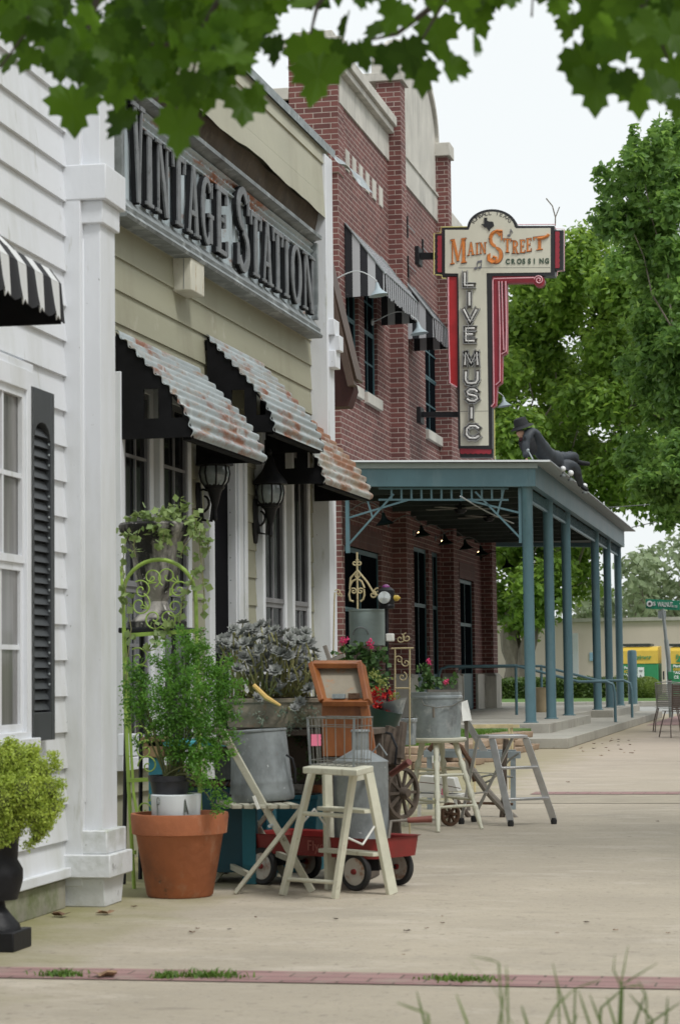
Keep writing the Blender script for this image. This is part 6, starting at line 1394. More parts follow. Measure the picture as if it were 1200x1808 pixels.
MB().beam(c_(440, 1545)*1, c_(440, 1545)+wv_, .02, .03).build('stretcher', gpaint, fc); MB().beam(c_(520, 1520), c_(520, 1520)+wv_, .02, .03).build('stretcher', gpaint, fc)
# ---- galvanised tub on the chair
tc = c_(484, 1416)+wv_*.5; tc.z = zse+.012; tY2 = tc.y; r_ = lambda w_: w_/2*tY2/F
hh_ = at(484, 1288, tY2).z-tc.z; tilt = Matrix.Rotation(math.radians(-3), 4, 'Y')
tu = thing('galvanised_tub', tc, 'dented galvanised tub, narrower at the top, sitting on the folding chair seat', 'tub')
MB().lathe([(0, 0), (r_(112), 0), (r_(117), .012), (r_(116), .05), (r_(112), .09), (r_(113), .1), (r_(110), .11), (r_(100), hh_-.02), (r_(99), hh_-.012), (r_(103), hh_-.008), (r_(103), hh_), (r_(97), hh_+.002), (r_(95), hh_-.01), (r_(106), .03), (0, .02)], tc, 48, tilt=tilt).build('tub_body', M['galvd'], tu)
for sg in (1,): 
    hx = tc+V(r_(100), -.06, .12); MB().tube([hx+V(.0, 0, .12), hx+V(.035, -.01, .1), hx+V(.05, -.01, .04), hx+V(.045, 0, -.02)], .006, 6).build('handle', M['blackiron'], tu)
MB().tube([tc+V(-r_(112), -.08, .1), tc+V(-r_(112)-.03, -.1, .06), tc+V(-r_(90), -.16, .035)], .006, 6).build('handle', M['blackiron'], tu)
# ---- cream stepladder
A, B, C_, D = G(499, 1581), G(591, 1587), G(583, 1570), G(692, 1579)
At, Bt, Ct, Dt = G(551, 1362, .615), G(624, 1366, .615), G(577, 1359, .615), G(650, 1363, .615)
sl = thing('step_ladder', V((A.x+D.x)/2, (A.y+D.y)/2, 0), 'peeling cream wooden stepladder stool with the wire basket on its top', 'ladder')
wid = (B-A).normalized(); dep = (D-B).normalized()
MB().beam(A, At, .038, .026, up=wid).build('leg', cpaint, sl, bevel=.003); MB().beam(B, Bt, .038, .026, up=wid).build('leg', cpaint, sl, bevel=.003)
MB().beam(C_, Ct, .075, .022, up=wid, w2=.06).build('stringer', cpaint, sl, bevel=.003); MB().beam(D, Dt, .075, .022, up=wid, w2=.06).build('stringer', cpaint, sl, bevel=.003)
for t in (.13, .66): MB().tube([A.lerp(At, t), B.lerp(Bt, t)], .011, 10).build('rung', cpaint, sl)
for t in (.33, .68): MB().beam(C_.lerp(Ct, t)-dep*.03, D.lerp(Dt, t)-dep*.03, .085, .02).build('tread', cpaint, sl, bevel=.003)
m = MB(); tp = [G(534, 1354, .652), G(630, 1359, .652), G(659, 1352, .652), G(566, 1348, .652)]; m.prism([p-V(0, 0, .032) for p in tp], (0, 0, .032)); m.build('top_board', cpaint, sl, bevel=.005)
m = MB(); m.prism([G(622, 1363, .618)+V(0, -.02, -.05), G(657, 1356, .618)+V(.01, -.02, -.05), G(657, 1356, .618)+V(.01, -.02, .0), G(622, 1363, .618)+V(0, -.02, .0)], (.0, .02, 0)); m.build('end_cleat', cpaint, sl, bevel=.003)
MB().tube([A.lerp(At, .55)+V(0, 0, 0), A.lerp(At, .6).lerp(C_.lerp(Ct, .6), .5)+V(0, 0, .05), C_.lerp(Ct, .5)], .006, 6).build('spreader', bwhite, sl)
MB().tube([B.lerp(Bt, .5), B.lerp(Bt, .42).lerp(D.lerp(Dt, .42), .5), D.lerp(Dt, .6)], .006, 6).build('spreader', bwhite, sl)
# ---- wire basket with pink tag
bz0 = .655; o4 = [G(548, 1350, bz0), G(624, 1354, bz0), G(654, 1349, bz0), G(578, 1346, bz0)]; cen = sum(o4, V(0, 0, 0))/4; bh = .235
wk = thing('wire_basket', cen, 'rusty grey wire basket with a pink price tag on top of the cream stepladder', 'basket')
def lvl(t, e=0.): return [p+(p-cen)*(e+.08*t)+V(0, 0, bh*t) for p in o4]
wirem = mat('dull_wire', (.22,.22,.2), .5, .5, var=.25, vs=30)
for t in (0, .1, .82, 1.0): MB().tube(lvl(t), .0024 if t != 1 else .0042, 6, closed=True).build('ring_wire', wirem, wk)
b0, b1 = lvl(0), lvl(1)
for i in range(4):
    for k in range(5):
        t = k/5; MB().tube([b0[i].lerp(b0[(i+1) % 4], t), b1[i].lerp(b1[(i+1) % 4], t)], .002, 5).build('upright_wire', wirem, wk)
for i in (0, 1): MB().beam(b0[i], b1[i], .012, .004, up=(0, 1, 0)).build('corner_strip', M['galvd'], wk)
for k in range(6): t = (k+.5)/6; MB().tube([b0[0].lerp(b0[1], t), b0[3].lerp(b0[2], t)], .0025, 5).build('base_wire', wirem, wk)
tg = at(558, 1307, b1[0].y-.02); MB().box(tg.x-.025, tg.x+.025, tg.y-.002, tg.y, tg.z-.028, tg.z+.03).build('price_tag', pinkt, wk)
# ---- red wagon
N1, N2, F1_, F2_ = G(464, 1562), G(628, 1573), G(543, 1552), G(703, 1563); L_v = ((N2-N1)+(F2_-F1_))/2; W_v = ((F1_-N1)+(F2_-N2))/2
wg = thing('toy_wagon', (N1+F2_)/2, 'faded red metal toy wagon with black tyres behind the cream stepladder', 'wagon')
wr = .098; Ln, Wn = L_v.normalized(), W_v.normalized(); Wn = (Wn-Ln*Wn.dot(Ln)).normalized()
for p, o in ((N1, -1), (N2, -1), (F1_, 1), (F2_, 1)):
    R3 = Matrix((Ln, V(0, 0, 1), Wn*1)).transposed().to_4x4(); c = p+V(0, 0, wr)
    wh = MB().lathe([(wr-.028, -.014), (wr-.008, -.017), (wr, -.008), (wr, .008), (wr-.008, .017), (wr-.028, .014), (wr-.028, -.014)], c, 36, tilt=R3, caps=False).build('wheel', rub, wg)
    MB().lathe([(0, -.02), (.012, -.02), (.014, -.012), (.03, -.009), (.045, -.014), (wr-.028, -.012), (wr-.026, .012), (.045, .014), (.014, .012), (0, .014)], c, 28, tilt=R3).build('rim', rimm, wh)
    MB().lathe([(0, -.026), (.013, -.026), (.015, -.019), (.015, .018), (0, .02)], c, 14, tilt=R3).build('hub_cap', redm, wh)
base = N1; zw0, zw1 = .165, .265
def wp(s, t, z): p = N1+L_v*s+W_v*t; return V(p.x, p.y, z)
def rrect(e, z, k=6):
    pts = []; hl, hw_ = L_v.length*(.5+.24)+e, W_v.length*(.5+.02)+e; rc = .06; c0 = N1+L_v*.5+W_v*.5
    for (sx, sy, a0) in ((1, 1, 0), (-1, 1, 90), (-1, -1, 180), (1, -1, 270)):
        for i in range(k+1):
            a = math.radians(a0+90*i/k); p = c0+Ln*(sx*(hl-rc)+rc*math.cos(a))+Wn*(sy*(hw_-rc)+rc*math.sin(a)); pts.append(V(p.x, p.y, z))
    return pts
m = MB(); lo_, hi_, ri, ro, fl = rrect(-.012, zw0), rrect(0, zw1), rrect(-.006, zw1-.004), rrect(.010, zw1+.004), rrect(-.016, zw0+.006); n = len(lo_)
m.v += lo_+hi_+ro+ri+fl
for lv in range(4):
    for j in range(n): m.f.append([lv*n+j, lv*n+(j+1) % n, (lv+1)*n+(j+1) % n, (lv+1)*n+j])
m.f.append(list(range(n))[::-1]); m.f.append([4*n+j for j in range(n)]); m.build('tray', redm, wg)
for a_, b_ in ((N1, F1_), (N2, F2_)): MB().tube([a_+V(0, 0, wr), b_+V(0, 0, wr)], .008, 8).build('axle', M['blackiron'], wg)
for s in (0, 1): MB().box(*(lambda p: (p.x-.03, p.x+.03, p.y-.1, p.y+.1, wr, zw0))(wp(s, .5, 0))).build('bolster', M['blackiron'], wg)
hs_ = wp(1.1, .5, .17); he = at(762, 1446, hs_.y+.1); hm_ = at(690, 1450, hs_.y+.05); MB().tube([hs_, hm_, he-(he-hm_)*.45], .009, 8).build('handle', oldw, wg); MB().tube([he-(he-hm_)*.6, he], [.014, .019], 10).build('grip', mat('worn_red_wood_grip', (.17,.05,.035), .6, var=.25, vs=12), wg)
mid_ = (N1+N2)/2; fx = Ln; tp0 = N1+L_v*.3-Wn*(W_v.length*.02+.0)+V(0, 0, .195); hwid = W_v.length*(.02)+.006
tf = N1+L_v*.52+W_v*.5-Wn*(W_v.length*.52+.0025)+V(0, 0, .195); text('Flyer', .075, tf, Ln, (0, 0, 1), mat('faded_wagon_lettering', (.34,.1,.08), .6), wg, ext=.001)
# ---- galvanised can in the wagon
cc = at(637, 1400, (N2.y+F2_.y)/2+.02); r0 = 50*cc.y/F; zc = zw0+.01; ztp = at(637, 1346, cc.y-r0).z
gc = thing('galvanised_can', V(cc.x, cc.y, zc), 'tall galvanised can with cone shoulder and narrow neck standing in the red wagon', 'can')
MB().lathe([(0, 0), (r0, 0), (r0, .01), (r0-.003, .015), (r0-.003, ztp-zc-.01), (r0, ztp-zc), (r0-.01, ztp-zc+.006), (.05, ztp-zc+.055), (.045, ztp-zc+.06), (.045, ztp-zc+.15), (.052, ztp-zc+.155), (.048, ztp-zc+.165), (0, ztp-zc+.15)], (cc.x, cc.y, zc), 44).build('can_body', M['galvd'], gc)
MB().tube([V(cc.x+.05, cc.y, ztp+.03), V(cc.x+.10, cc.y, ztp+.09), V(cc.x+.14, cc.y, ztp+.03)], .005, 6).build('handle', M['galvd'], gc)
P = []; 
# ---- orange wooden box with open lid
oY = trY-.28; o_ = lambda x, y, d=0.: at(x, y, oY+d)
zb_ = o_(610, 1336).z
ct_ = thing('wooden_crate', V(o_(608, 1300).x, oY+.12, 0), 'dark slatted wooden crate on end under the orange box, behind the galvanised can', 'crate')
for kk in range(5): MB().box(o_(572, 1300).x, o_(652, 1300).x, oY-.02, oY+.24, zb_*kk/5+.004, zb_*(kk+1)/5-.012).build('board', darkw, ct_, bevel=.003)
MB().box(o_(576, 1300).x, o_(648, 1300).x, oY-.0, oY+.22, 0, zb_-.013).build('frame', darkw, ct_)
ob = thing('wooden_box', V(o_(610, 1300).x, oY+.12, zb_), 'orange varnished wooden box standing on end with open lid and pale canvas lining', 'box')
a, b = o_(568, 1300), o_(640, 1238); MB().box(a.x, b.x, oY, oY+.2, zb_, b.z).build('body', orw, ob, bevel=.005)
MB().beam(V(o_(640, 1238).x+.01, oY-.02, b.z), V(o_(657, 1322).x, oY-.02, zb_+.01), .03, .05, up=(1, 0, 0)).build('side_rail', orw, ob, bevel=.003)
l0, l1, l2, l3 = o_(571, 1240, -.03), o_(650, 1240, -.03), o_(637, 1173, .12), o_(552, 1173, .12)
for p, q_ in ((l0, l3), (l1, l2), (l3, l2), (l0, l1)): MB().beam(p, q_, .03, .06, up=(0, 1, .3)).build('lid_rail', orw, ob, bevel=.003)
MB().prism([l0+V(.012, .03, .02), l1+V(-.012, .03, .02), l2+V(-.012, .03, -.015), l3+V(.012, .03, -.015)], (0, .012, 0)).build('lining', mat('grey_canvas_lining', (.25,.22,.17), .9, var=.2, stains=[((.4,.17,.06), 9, .58, .68)]), ob)
MB().box(l0.x+.05, l0.x+.12, l0.y-.01, l0.y+.02, l0.z+.02, l0.z+.045).build('hinge', M['galv'], ob); MB().box(l1.x-.11, l1.x-.05, l1.y-.01, l1.y+.02, l1.z+.02, l1.z+.05).build('hinge', rustm, ob)
wf = thing('wooden_fork', V(o_(590, 1165, .2).x, oY+.3, o_(590, 1170, .3).z), 'weathered crossed pieces of wood above the open wooden box', 'fork')
MB().beam(o_(573, 1140, .25), o_(584, 1172, .25), .025, .02).build('tine', oldw, wf); MB().beam(o_(578, 1168, .25), o_(608, 1157, .25), .03, .02).build('tine', oldw, wf); MB().beam(o_(582, 1166, .27), V(o_(583, 1170, .27).x, oY+.27, tbz), .03, .03).build('handle', oldw, wf)
# ---- spoked wheel and plough timber
wc_ = at(709, 1400, 13.2); R3 = Matrix.Rotation(math.radians(62), 4, 'Z') @ Matrix.Rotation(math.pi/2, 4, 'X')
def spoked(c, r, R3, lb, mt, ns=10, hub=.035, par=None):
    t = thing('spoked_wheel', V(c.x, c.y, c.z-r), lb, 'wheel'); MB().lathe([(r-.02, -.014), (r, -.014), (r, .014), (r-.02, .014), (r-.02, -.014)], c, 40, tilt=R3, caps=False).build('felloe', mt, t); MB().lathe([(0, -.05), (hub*.7, -.05), (hub, -.02), (hub, .02), (hub*.7, .05), (0, .05)], c, 16, tilt=R3).build('hub', mt, t)
    for k in range(ns): a = 2*math.pi*k/ns; d = R3.to_3x3() @ V(math.cos(a), math.sin(a), 0); MB().beam(c+d*hub*.8, c+d*(r-.015), .016, .016).build('spoke', mt, t)
    return t
rW = 46*13.2/F; z_ = wc_.z; spoked(V(wc_.x, 13.2, wc_.z), rW, R3, 'dark wooden spoked wheel leaning beside the galvanised can', darkw)
w2 = at(794, 1433, 16.4); spoked(V(w2.x, 16.4, .085), .085, Matrix.Rotation(math.radians(50), 4, 'Z') @ Matrix.Rotation(math.pi/2, 4, 'X'), 'small rusty iron wheel under the little white bench', rustm, 7, .018)
plw = thing('old_plough', V(at(700, 1400, 13.4).x, 13.4, 0), 'old wooden hand plough of dark split timbers with a worn grip, behind the wagon', 'plough')
for (x0, y0, x1, y1, w_) in ((672, 1345, 690, 1283, .05), (684, 1350, 697, 1287, .05), (697, 1350, 708, 1283, .045), (706, 1340, 712, 1275, .03)): MB().beam(at(x0, y0, 13.3), at(x1, y1, 13.35), w_, .05).build('timber', darkw, plw, bevel=.004)
MB().beam(at(690, 1345, 13.35), V(at(700, 1440, 13.35).x, 13.35, 0), .06, .06).build('post', darkw, plw)
MB().tube([at(690, 1367, 13.0), at(722, 1345, 12.9)], [.017, .02], 10).build('grip', mat('worn_brown_red_grip', (.16,.05,.04), .6, var=.25), plw); MB().tube([at(672, 1380, 13.2), at(692, 1366, 13.0)], .01, 8).build('shaft', oldw, plw)
MB().tube([at(668, 1290, 13.3), at(690, 1296, 13.25), at(700, 1320, 13.2), at(697, 1350, 13.2)], .008, 6).build('hook', M['blackiron'], plw)
lf_ger0 = leafmat('dark_crate_leaf', (.02,.05,.02), (.08,.13,.05), pat=7)
# ---- pots and crates in the dark space under the trough
def pot(px, pyb, Y, r, h, mt, lb, z=None):
    b = at(px, pyb, Y); zz = b.z if z is None else z; t = thing('flower_pot', V(b.x, Y, zz), lb, 'pot')
    MB().lathe([(0, 0), (r*.68, 0), (r*.92, h*.76), (r, h*.76), (r*1.02, h), (r*.92, h), (r*.88, h*.85), (0, h*.85)], (b.x, Y, zz), 28).build('pot_body', mt, t)
uyY = trY+.1
cr1 = boxpot(452, 560, 1425, 1560, uyY, tealw, 'wooden_crate', 'teal painted crate on the pavement below the stone trough', 'crate', d=.3)
for p_ in [cr1]: p_.location.z = 0
pot(475, 1424, uyY+.15, .085, .15, terra, 'left terracotta pot standing on the teal crate behind the tub'); pot(528, 1424, uyY+.14, .075, .13, stoneurn, 'stained grey stone pot standing on the teal crate behind the ladder')
pot(560, 1424, uyY+.2, .06, .12, terra, 'small terracotta pot at the right end of the teal crate')
P, Nn = px_blobs([(475, 1368, 12, 0), (530, 1372, 12, 0), (555, 1365, 14, 0), (548, 1340, 10, .05), (580, 1350, 10, .1)], uyY+.15, 260, cs=.014); hb3 = thing('potted_greenery', at(520, 1385, uyY+.15), 'dull green leaves of the potted plants in the space under the stone trough', 'plant'); leaves_mesh('leaves', P, Nn, .03, leafmat('dull_leaf', (.04,.08,.03), (.13,.19,.07), pat=8), hb3)
dark_filler = boxpot(500, 604, 1306, 1560, uyY+.32, darkw, 'wooden_crate', 'tall dark weathered crate added behind the teal crate to darken the gap under the trough', 'crate', d=.22); dark_filler.location.z = 0  # dark crate added to deepen the shade behind the wagon
P, Nn = px_blobs([(520, 1300, 12, 0), (545, 1308, 14, 0), (575, 1302, 12, 0), (592, 1312, 10, 0)], uyY+.3, 200, cs=.016); hb4 = thing('potted_greenery', at(548, 1318, uyY+.3), 'dark green leaves added on the dark filler crate behind the wire basket', 'plant'); leaves_mesh('leaves', P, Nn, .03, lf_ger0, hb4)
# spilling plants over the front of the trough
P, Nn = px_blobs([(500, 1255, 14, 0), (530, 1262, 16, 0), (552, 1250, 14, 0), (570, 1225, 14, .1), (420, 1262, 10, 0), (460, 1268, 12, 0), (575, 1200, 14, .2), (515, 1285, 10, 0)], trY-.02, 240, cs=.014); sp3 = thing('trailing_stonecrop', at(520, 1262, trY), 'silvery green stonecrop trailing over the front of the stone trough', 'plant'); leaves_mesh('leaves', P, Nn, .022, leafmat('silvery_leaf', (.15,.2,.14), (.32,.36,.29), trans=.15, pat=12, c3=(.5,.3,.12)), sp3)
# ---- geraniums and their stand
lf_ger = leafmat('geranium_leaf', (.025,.075,.02), (.09,.17,.05), trans=.25, pat=6); lf_lim = leafmat('lime_leaf', (.2,.26,.06), (.38,.42,.14), trans=.3); redf = leafmat('red_petal', (.4,.01,.008), (.62,.035,.02), trans=.25, rough=.5); pinkf = leafmat('pink_petal', (.55,.03,.12), (.75,.08,.22), trans=.25)
gY = 14.4
gs = thing('plant_stand', V(at(650, 1400, gY).x, gY+.2, 0), 'dark wooden stand under the geraniums and the old copper boiler', 'stand')
x0_, x1_ = at(590, 1250, gY).x, at(690, 1250, gY).x; zg = at(640, 1240, gY).z; zg2 = at(640, 1141, gY+.35).z
MB().box(x0_, x1_, gY-.15, gY+.5, zg-.03, zg).build('shelf', darkw, gs)
MB().box(x0_+.08, x1_-.12, gY+.2, gY+.55, zg2-.03, zg2-.001).build('shelf', darkw, gs)
for xx in (x0_+.06, x1_-.26): MB().box(xx, xx+.05, gY+.5, gY+.549, 0, zg2-.031).build('post', darkw, gs); MB().box(xx, xx+.05, gY+.21, gY+.25, zg+.001, zg2-.031).build('post', darkw, gs); MB().box(xx, xx+.05, gY-.14, gY-.09, 0, zg-.031).build('post', darkw, gs)
ger = thing('geranium', at(630, 1235, gY), 'bushy dark green geranium with two pink blooms below the boiler', 'plant')
P, Nn = px_blobs([(600, 1165, 22, 0), (625, 1155, 22, 0), (650, 1160, 24, 0), (672, 1165, 18, 0), (615, 1190, 26, 0), (645, 1190, 28, 0), (668, 1200, 20, 0), (590, 1185, 14, 0), (630, 1215, 20, 0)], gY, 130, cs=.016, clump=6); leaves_mesh('leaves', P, Nn, .04, lf_ger, ger, aspect=.9, fold=.15)
for (x, y) in ((606, 1130), (654, 1137)): P, Nn = px_blobs([(x, y, 7, -.05)], gY, 900, cs=.008); leaves_mesh('bloom', P, Nn, .016, pinkf, ger, aspect=.8); MB().tube([at(x, y, gY-.05), at(x+3, 1170, gY)], .003, 5).build('stem', lime, ger)
rg = thing('red_geranium', at(668, 1262, gY-.35), 'mass of bright red flowers with lime green leaves in the dark green bowl', 'plant')
P, Nn = px_blobs([(655, 1225, 14, 0), (675, 1232, 18, 0), (690, 1245, 14, 0), (662, 1248, 16, 0), (648, 1240, 8, 0), (684, 1262, 10, 0)], gY-.35, 300, cs=.01, clump=9); leaves_mesh('blooms', P, Nn, .018, redf, rg, aspect=.85)
P, Nn = px_blobs([(676, 1205, 14, 0), (668, 1215, 12, 0), (695, 1232, 10, 0), (640, 1215, 8, 0), (660, 1190, 8, 0)], gY-.35, 240, cs=.012); leaves_mesh('leaves', P, Nn, .022, lf_lim, rg, aspect=.7)
bw_ = at(672, 1292, gY-.35); bwl = thing('planter_bowl', bw_, 'dark green metal bowl tilted beside the galvanised funnel, full of red flowers', 'bowl')
MB().lathe([(0, 0), (.04, 0), (.09, .05), (.105, .13), (.11, .14), (.098, .14), (.08, .06), (0, .03)], bw_, 28, tilt=Matrix.Rotation(math.radians(14), 4, 'Y')).build('bowl', mat('dark_green_enamel', (.015,.05,.04), .35), bwl)
MB().box(bw_.x-.07, bw_.x+.07, bw_.y-.05, bw_.y+.07, 0, bw_.z-.001).build('block', darkw, bwl)
fn = at(705, 1290, gY-.3); fnl = thing('galvanised_funnel', fn, 'white mottled galvanised funnel lying on its side by the red flowers', 'funnel')
MB().lathe([(.012, 0), (.02, .06), (.09, .18), (.1, .19), (.085, .18), (.015, .06)], fn, 28, tilt=Matrix.Rotation(math.radians(-14), 4, 'Y')).build('cone', M['galv'], fnl)
bb_ = boxpot(709, 730, 1270, 1316, 15.2, M['galv'], 'blue_grey_tin', 'blue grey metal tin between the funnel and the bucket stool', 'tin', d=.1)
# extra greenery between
gp2 = thing('geranium', at(770, 1215, 17.6), 'slim geranium with pink bloom behind the bucket on the turned stool', 'plant')
P, Nn = px_blobs([(752, 1195, 14, 0), (748, 1178, 9, 0), (775, 1205, 10, 0), (795, 1205, 8, 0), (760, 1212, 12, 0), (740, 1215, 9, 0)], 17.6, 130, cs=.02, clump=5); leaves_mesh('leaves', P, Nn, .04, lf_ger, gp2, aspect=.9)
for (x, y) in ((786, 1203), (757, 1168)): P, Nn = px_blobs([(x, y, 5, -.05)], 17.6, 900, cs=.008); leaves_mesh('bloom', P, Nn, .02, pinkf, gp2)
pbase = at(765, 1225, 17.6); MB().tube([V(pbase.x, 17.6, 0), pbase, at(750, 1190, 17.6)], .006, 5).build('stem', lime, gp2)
# ---- boiler, lantern, cream ironwork
bo_ = at(649, 1140, gY+.37); ro = 33*bo_.y/F; zt_b = at(649, 1076, bo_.y).z
bl_ = thing('wash_boiler', bo_, 'oval galvanised wash boiler with a ring handle standing above the geranium', 'boiler')
MB().lathe([(0, 0), (ro*.97, 0), (ro, .015), (ro, zt_b-bo_.z-.015), (ro*1.04, zt_b-bo_.z-.01), (ro*1.04, zt_b-bo_.z), (ro*.95, zt_b-bo_.z), (ro*.93, zt_b-bo_.z-.03), (0, zt_b-bo_.z-.04)], bo_, 44).build('body', mat('greenish_zinc', (.27,.33,.32), .5, .4, var=.15, vs=3, sc3=(1,1,3)), bl_)
hc_ = V(bo_.x-.02, bo_.y-ro-.01, bo_.z+.07); MB().tube([hc_+V(.05*math.cos(a), -.012*math.sin(a), .05*math.sin(a)) for a in [math.pi*k/10 for k in range(11)]], .005, 6).build('handle', M['galvd'], bl_)
ln = at(682, 1075, gY+.2); lz = F/ln.y
lt = thing('railway_lantern', V(ln.x, ln.y, at(682, 1130, ln.y).z), 'old signal lantern with round clear lens and purple top beside the boiler', 'lantern')
MB().tube([V(ln.x, ln.y, zg+.001), V(ln.x, ln.y, ln.z)], .012, 8).build('post', M['blackiron'], lt)
MB().lathe([(0, 0), (.05, 0), (.055, .02), (.05, .03), (.055, .05), (.055, .12), (.03, .14), (0, .145)], ln, 24).build('body', M['blackiron'], lt)
MB().lathe([(0, 0), (.035, -.005), (.04, 0), (.04, .025), (0, .03)], at(679, 1055, ln.y-.055), 24, tilt=Matrix.Rotation(math.pi/2, 4, 'X')).build('lens', mat('clear_lens', (.55,.58,.58), .1, .3, spec=.9), lt)
MB().lathe([(0, 0), (.03, 0), (.025, .02), (.01, .03), (0, .03)], at(681, 1040, ln.y), 16).build('cap', mat('purple_glass', (.18,.03,.16), .2), lt)
MB().lathe([(.0, 0), (.02, 0), (.02, .03), (0, .05)], at(694, 1056, ln.y), 10, tilt=Matrix.Rotation(math.pi/2, 4, 'Y')).build('side_lens', mat('amber_glass', (.5,.35,.06), .2), lt)
iY = gY+.7
def ironpiece(name, lb, lines, spirals, r=.007, mt=creami, Yi=iY, cat='ornament'):
    b = at(lines[0][0][0], lines[0][0][1], Yi); t = thing(name, V(b.x, Yi, 0), lb, cat, None)
    for ln_ in lines: MB().tube([at(x, y, Yi) for x, y in ln_], r, 7).build('bar', mt, t)
    for (x, y, rr, tu_, a0, dr) in spirals: MB().tube(spiral(at(x, y, Yi), rr*Yi/F, tu_, a0, dr, ex, ez), r*.8, 6).build('scroll', mt, t)
    return t
gz = V(0, 0, 0); yfoot = 1190+4400/iY
ironpiece('garden_finial', 'cream wrought iron finial with oval scrolls rising above the boiler', [[(631, yfoot), (631, 1070), (630, 975)], [(630, 1008), (619, 1020), (617, 1040)], [(630, 1006), (648, 1028), (660, 1048)], [(618+0, 1040), (616, 1050), (618, 1060), (624, 1062)], [(642, 1040), (643, 1050), (641, 1058), (636, 1062)], [(617, 1036), (622, 1026), (630, 1022), (638, 1026), (643, 1038)]],
    [(626, 994, 6, 1.2, 0, 1), (634, 994, 6, 1.2, 3, -1), (624, 1044, 6, 1.2, 1, 1), (636, 1044, 6, 1.2, 2, -1), (630, 1016, 6, 1.2, 0, 1), (658, 1050, 7, 1.2, 0, 1), (666, 1046, 8, 1.1, 2, -1)])
ironpiece('garden_finial', 'thin cream iron rod with small curled top against the red brick', [[(588, yfoot), (588, 1170), (590, 1060), (591, 1046)]], [(596, 1046, 6, 1.1, 2, 1), (600, 1050, 4, 1.2, 0, -1)], r=.005)
ironpiece('iron_plant_rack', 'cream iron scroll rack right of the geraniums', [[(697, 1262), (697, 1146)], [(723, yfoot), (723, 1146)], [(690, 1145), (730, 1144)], [(697, 1215), (723, 1215)], [(697, yfoot), (697, 1262)]], [(706, 1128, 9, 1.2, 0, 1), (718, 1126, 9, 1.2, 3, -1), (704, 1165, 8, 1.2, 2, 1), (716, 1170, 8, 1.2, 4, -1), (710, 1195, 9, 1.2, 0, 1)], r=.0055, cat='rack')
MB_ = MB().box(at(682, 1250, gY+.1).x, at(695, 1250, gY+.1).x, gY+.1, gY+.16, at(688, 1132, gY).z, at(688, 1118, gY).z); tag(MB_.build('white_tin', bwhite, bevel=.006), 'small white tin cup hanging beside the boiler', 'tin')
# ---- turned stool with bucket
sc_ = G(783, 1459); sYc = sc_.y; ss_ = F/sYc
stl = thing('turned_stool', V(sc_.x, sc_.y, 0), 'cream painted turned leg stool carrying the galvanised bucket', 'stool')
zst = at(773, 1302, sYc).z; cxs = at(774, 1300, sYc).x
MB().lathe([(0, -.035), (.19, -.035), (.203, -.02), (.203, -.006), (.195, 0), (0, 0)], (cxs, sYc, zst), 44).build('seat', cpaint, stl)
ft = [G(773, 1470), G(850, 1464), V(cxs+.02, sYc+.26, 0), G(716, 1459)]; tps = [V(cxs-.0, sYc-.12, zst-.03), V(cxs+.12, sYc, zst-.03), V(cxs, sYc+.12, zst-.03), V(cxs-.12, sYc, zst-.03)]
for a, b in zip(ft, tps):
    pts = [a.lerp(b, i/24) for i in range(25)]; rs = [.013+.008*min(1, i/5)+(.004*math.sin(i*1.5) if 6 < i < 22 else 0)-(.006 if i in (8, 13, 19) else 0) for i in range(25)]; MB().tube(pts, rs, 12).build('leg', cpaint, stl)
for i in range(4):
    for t in ((.27, .62) if i % 2 == 0 else (.33, .68)): j = (i+1) % 4; MB().tube([ft[i].lerp(tps[i], t), ft[i].lerp(tps[i], t).lerp(ft[j].lerp(tps[j], t), .5), ft[j].lerp(tps[j], t)], [.008, .012, .008], 8).build('rung', cpaint, stl)
bk = thing('galvanised_bucket', V(cxs-.01, sYc, zst), 'galvanised bucket with wire bail standing on the turned cream stool', 'bucket')
hb2 = at(771, 1222, sYc).z-zst; rB = 45/ss_
MB().lathe([(0, 0), (rB*.92, 0), (rB*.93, .01), (rB*.99, hb2-.05), (rB*1.03, hb2-.045), (rB*1.03, hb2-.03), (rB, hb2-.025), (rB*1.02, hb2), (rB*.97, hb2), (rB*.95, hb2-.03), (rB*.88, .01), (0, .01)], (cxs-.012, sYc, zst+.001), 44).build('pail', M['galv'], bk)
MB().tube([V(cxs-.11, sYc-rB*.78, zst+hb2-.03), V(cxs-.07, sYc-rB-.02, zst+hb2-.09), V(cxs+.02, sYc-rB-.03, zst+hb2-.11), V(cxs+.12, sYc-rB*.8, zst+hb2-.10), V(cxs+rB, sYc-.02, zst+hb2-.06)], .0045, 6).build('bail', wirem, bk)
MB().tube([V(cxs-.0, sYc-rB-.025, zst+hb2-.11), V(cxs-.0, sYc-rB-.02, zst+hb2-.18)], .01, 8).build('grip', oldw, bk)
MB().beam(V(cxs-.07, sYc-.05, zst+hb2+.01), V(cxs+.14, sYc+.02, zst+hb2+.005), .05, .02).build('lid_slat', oldw, bk)
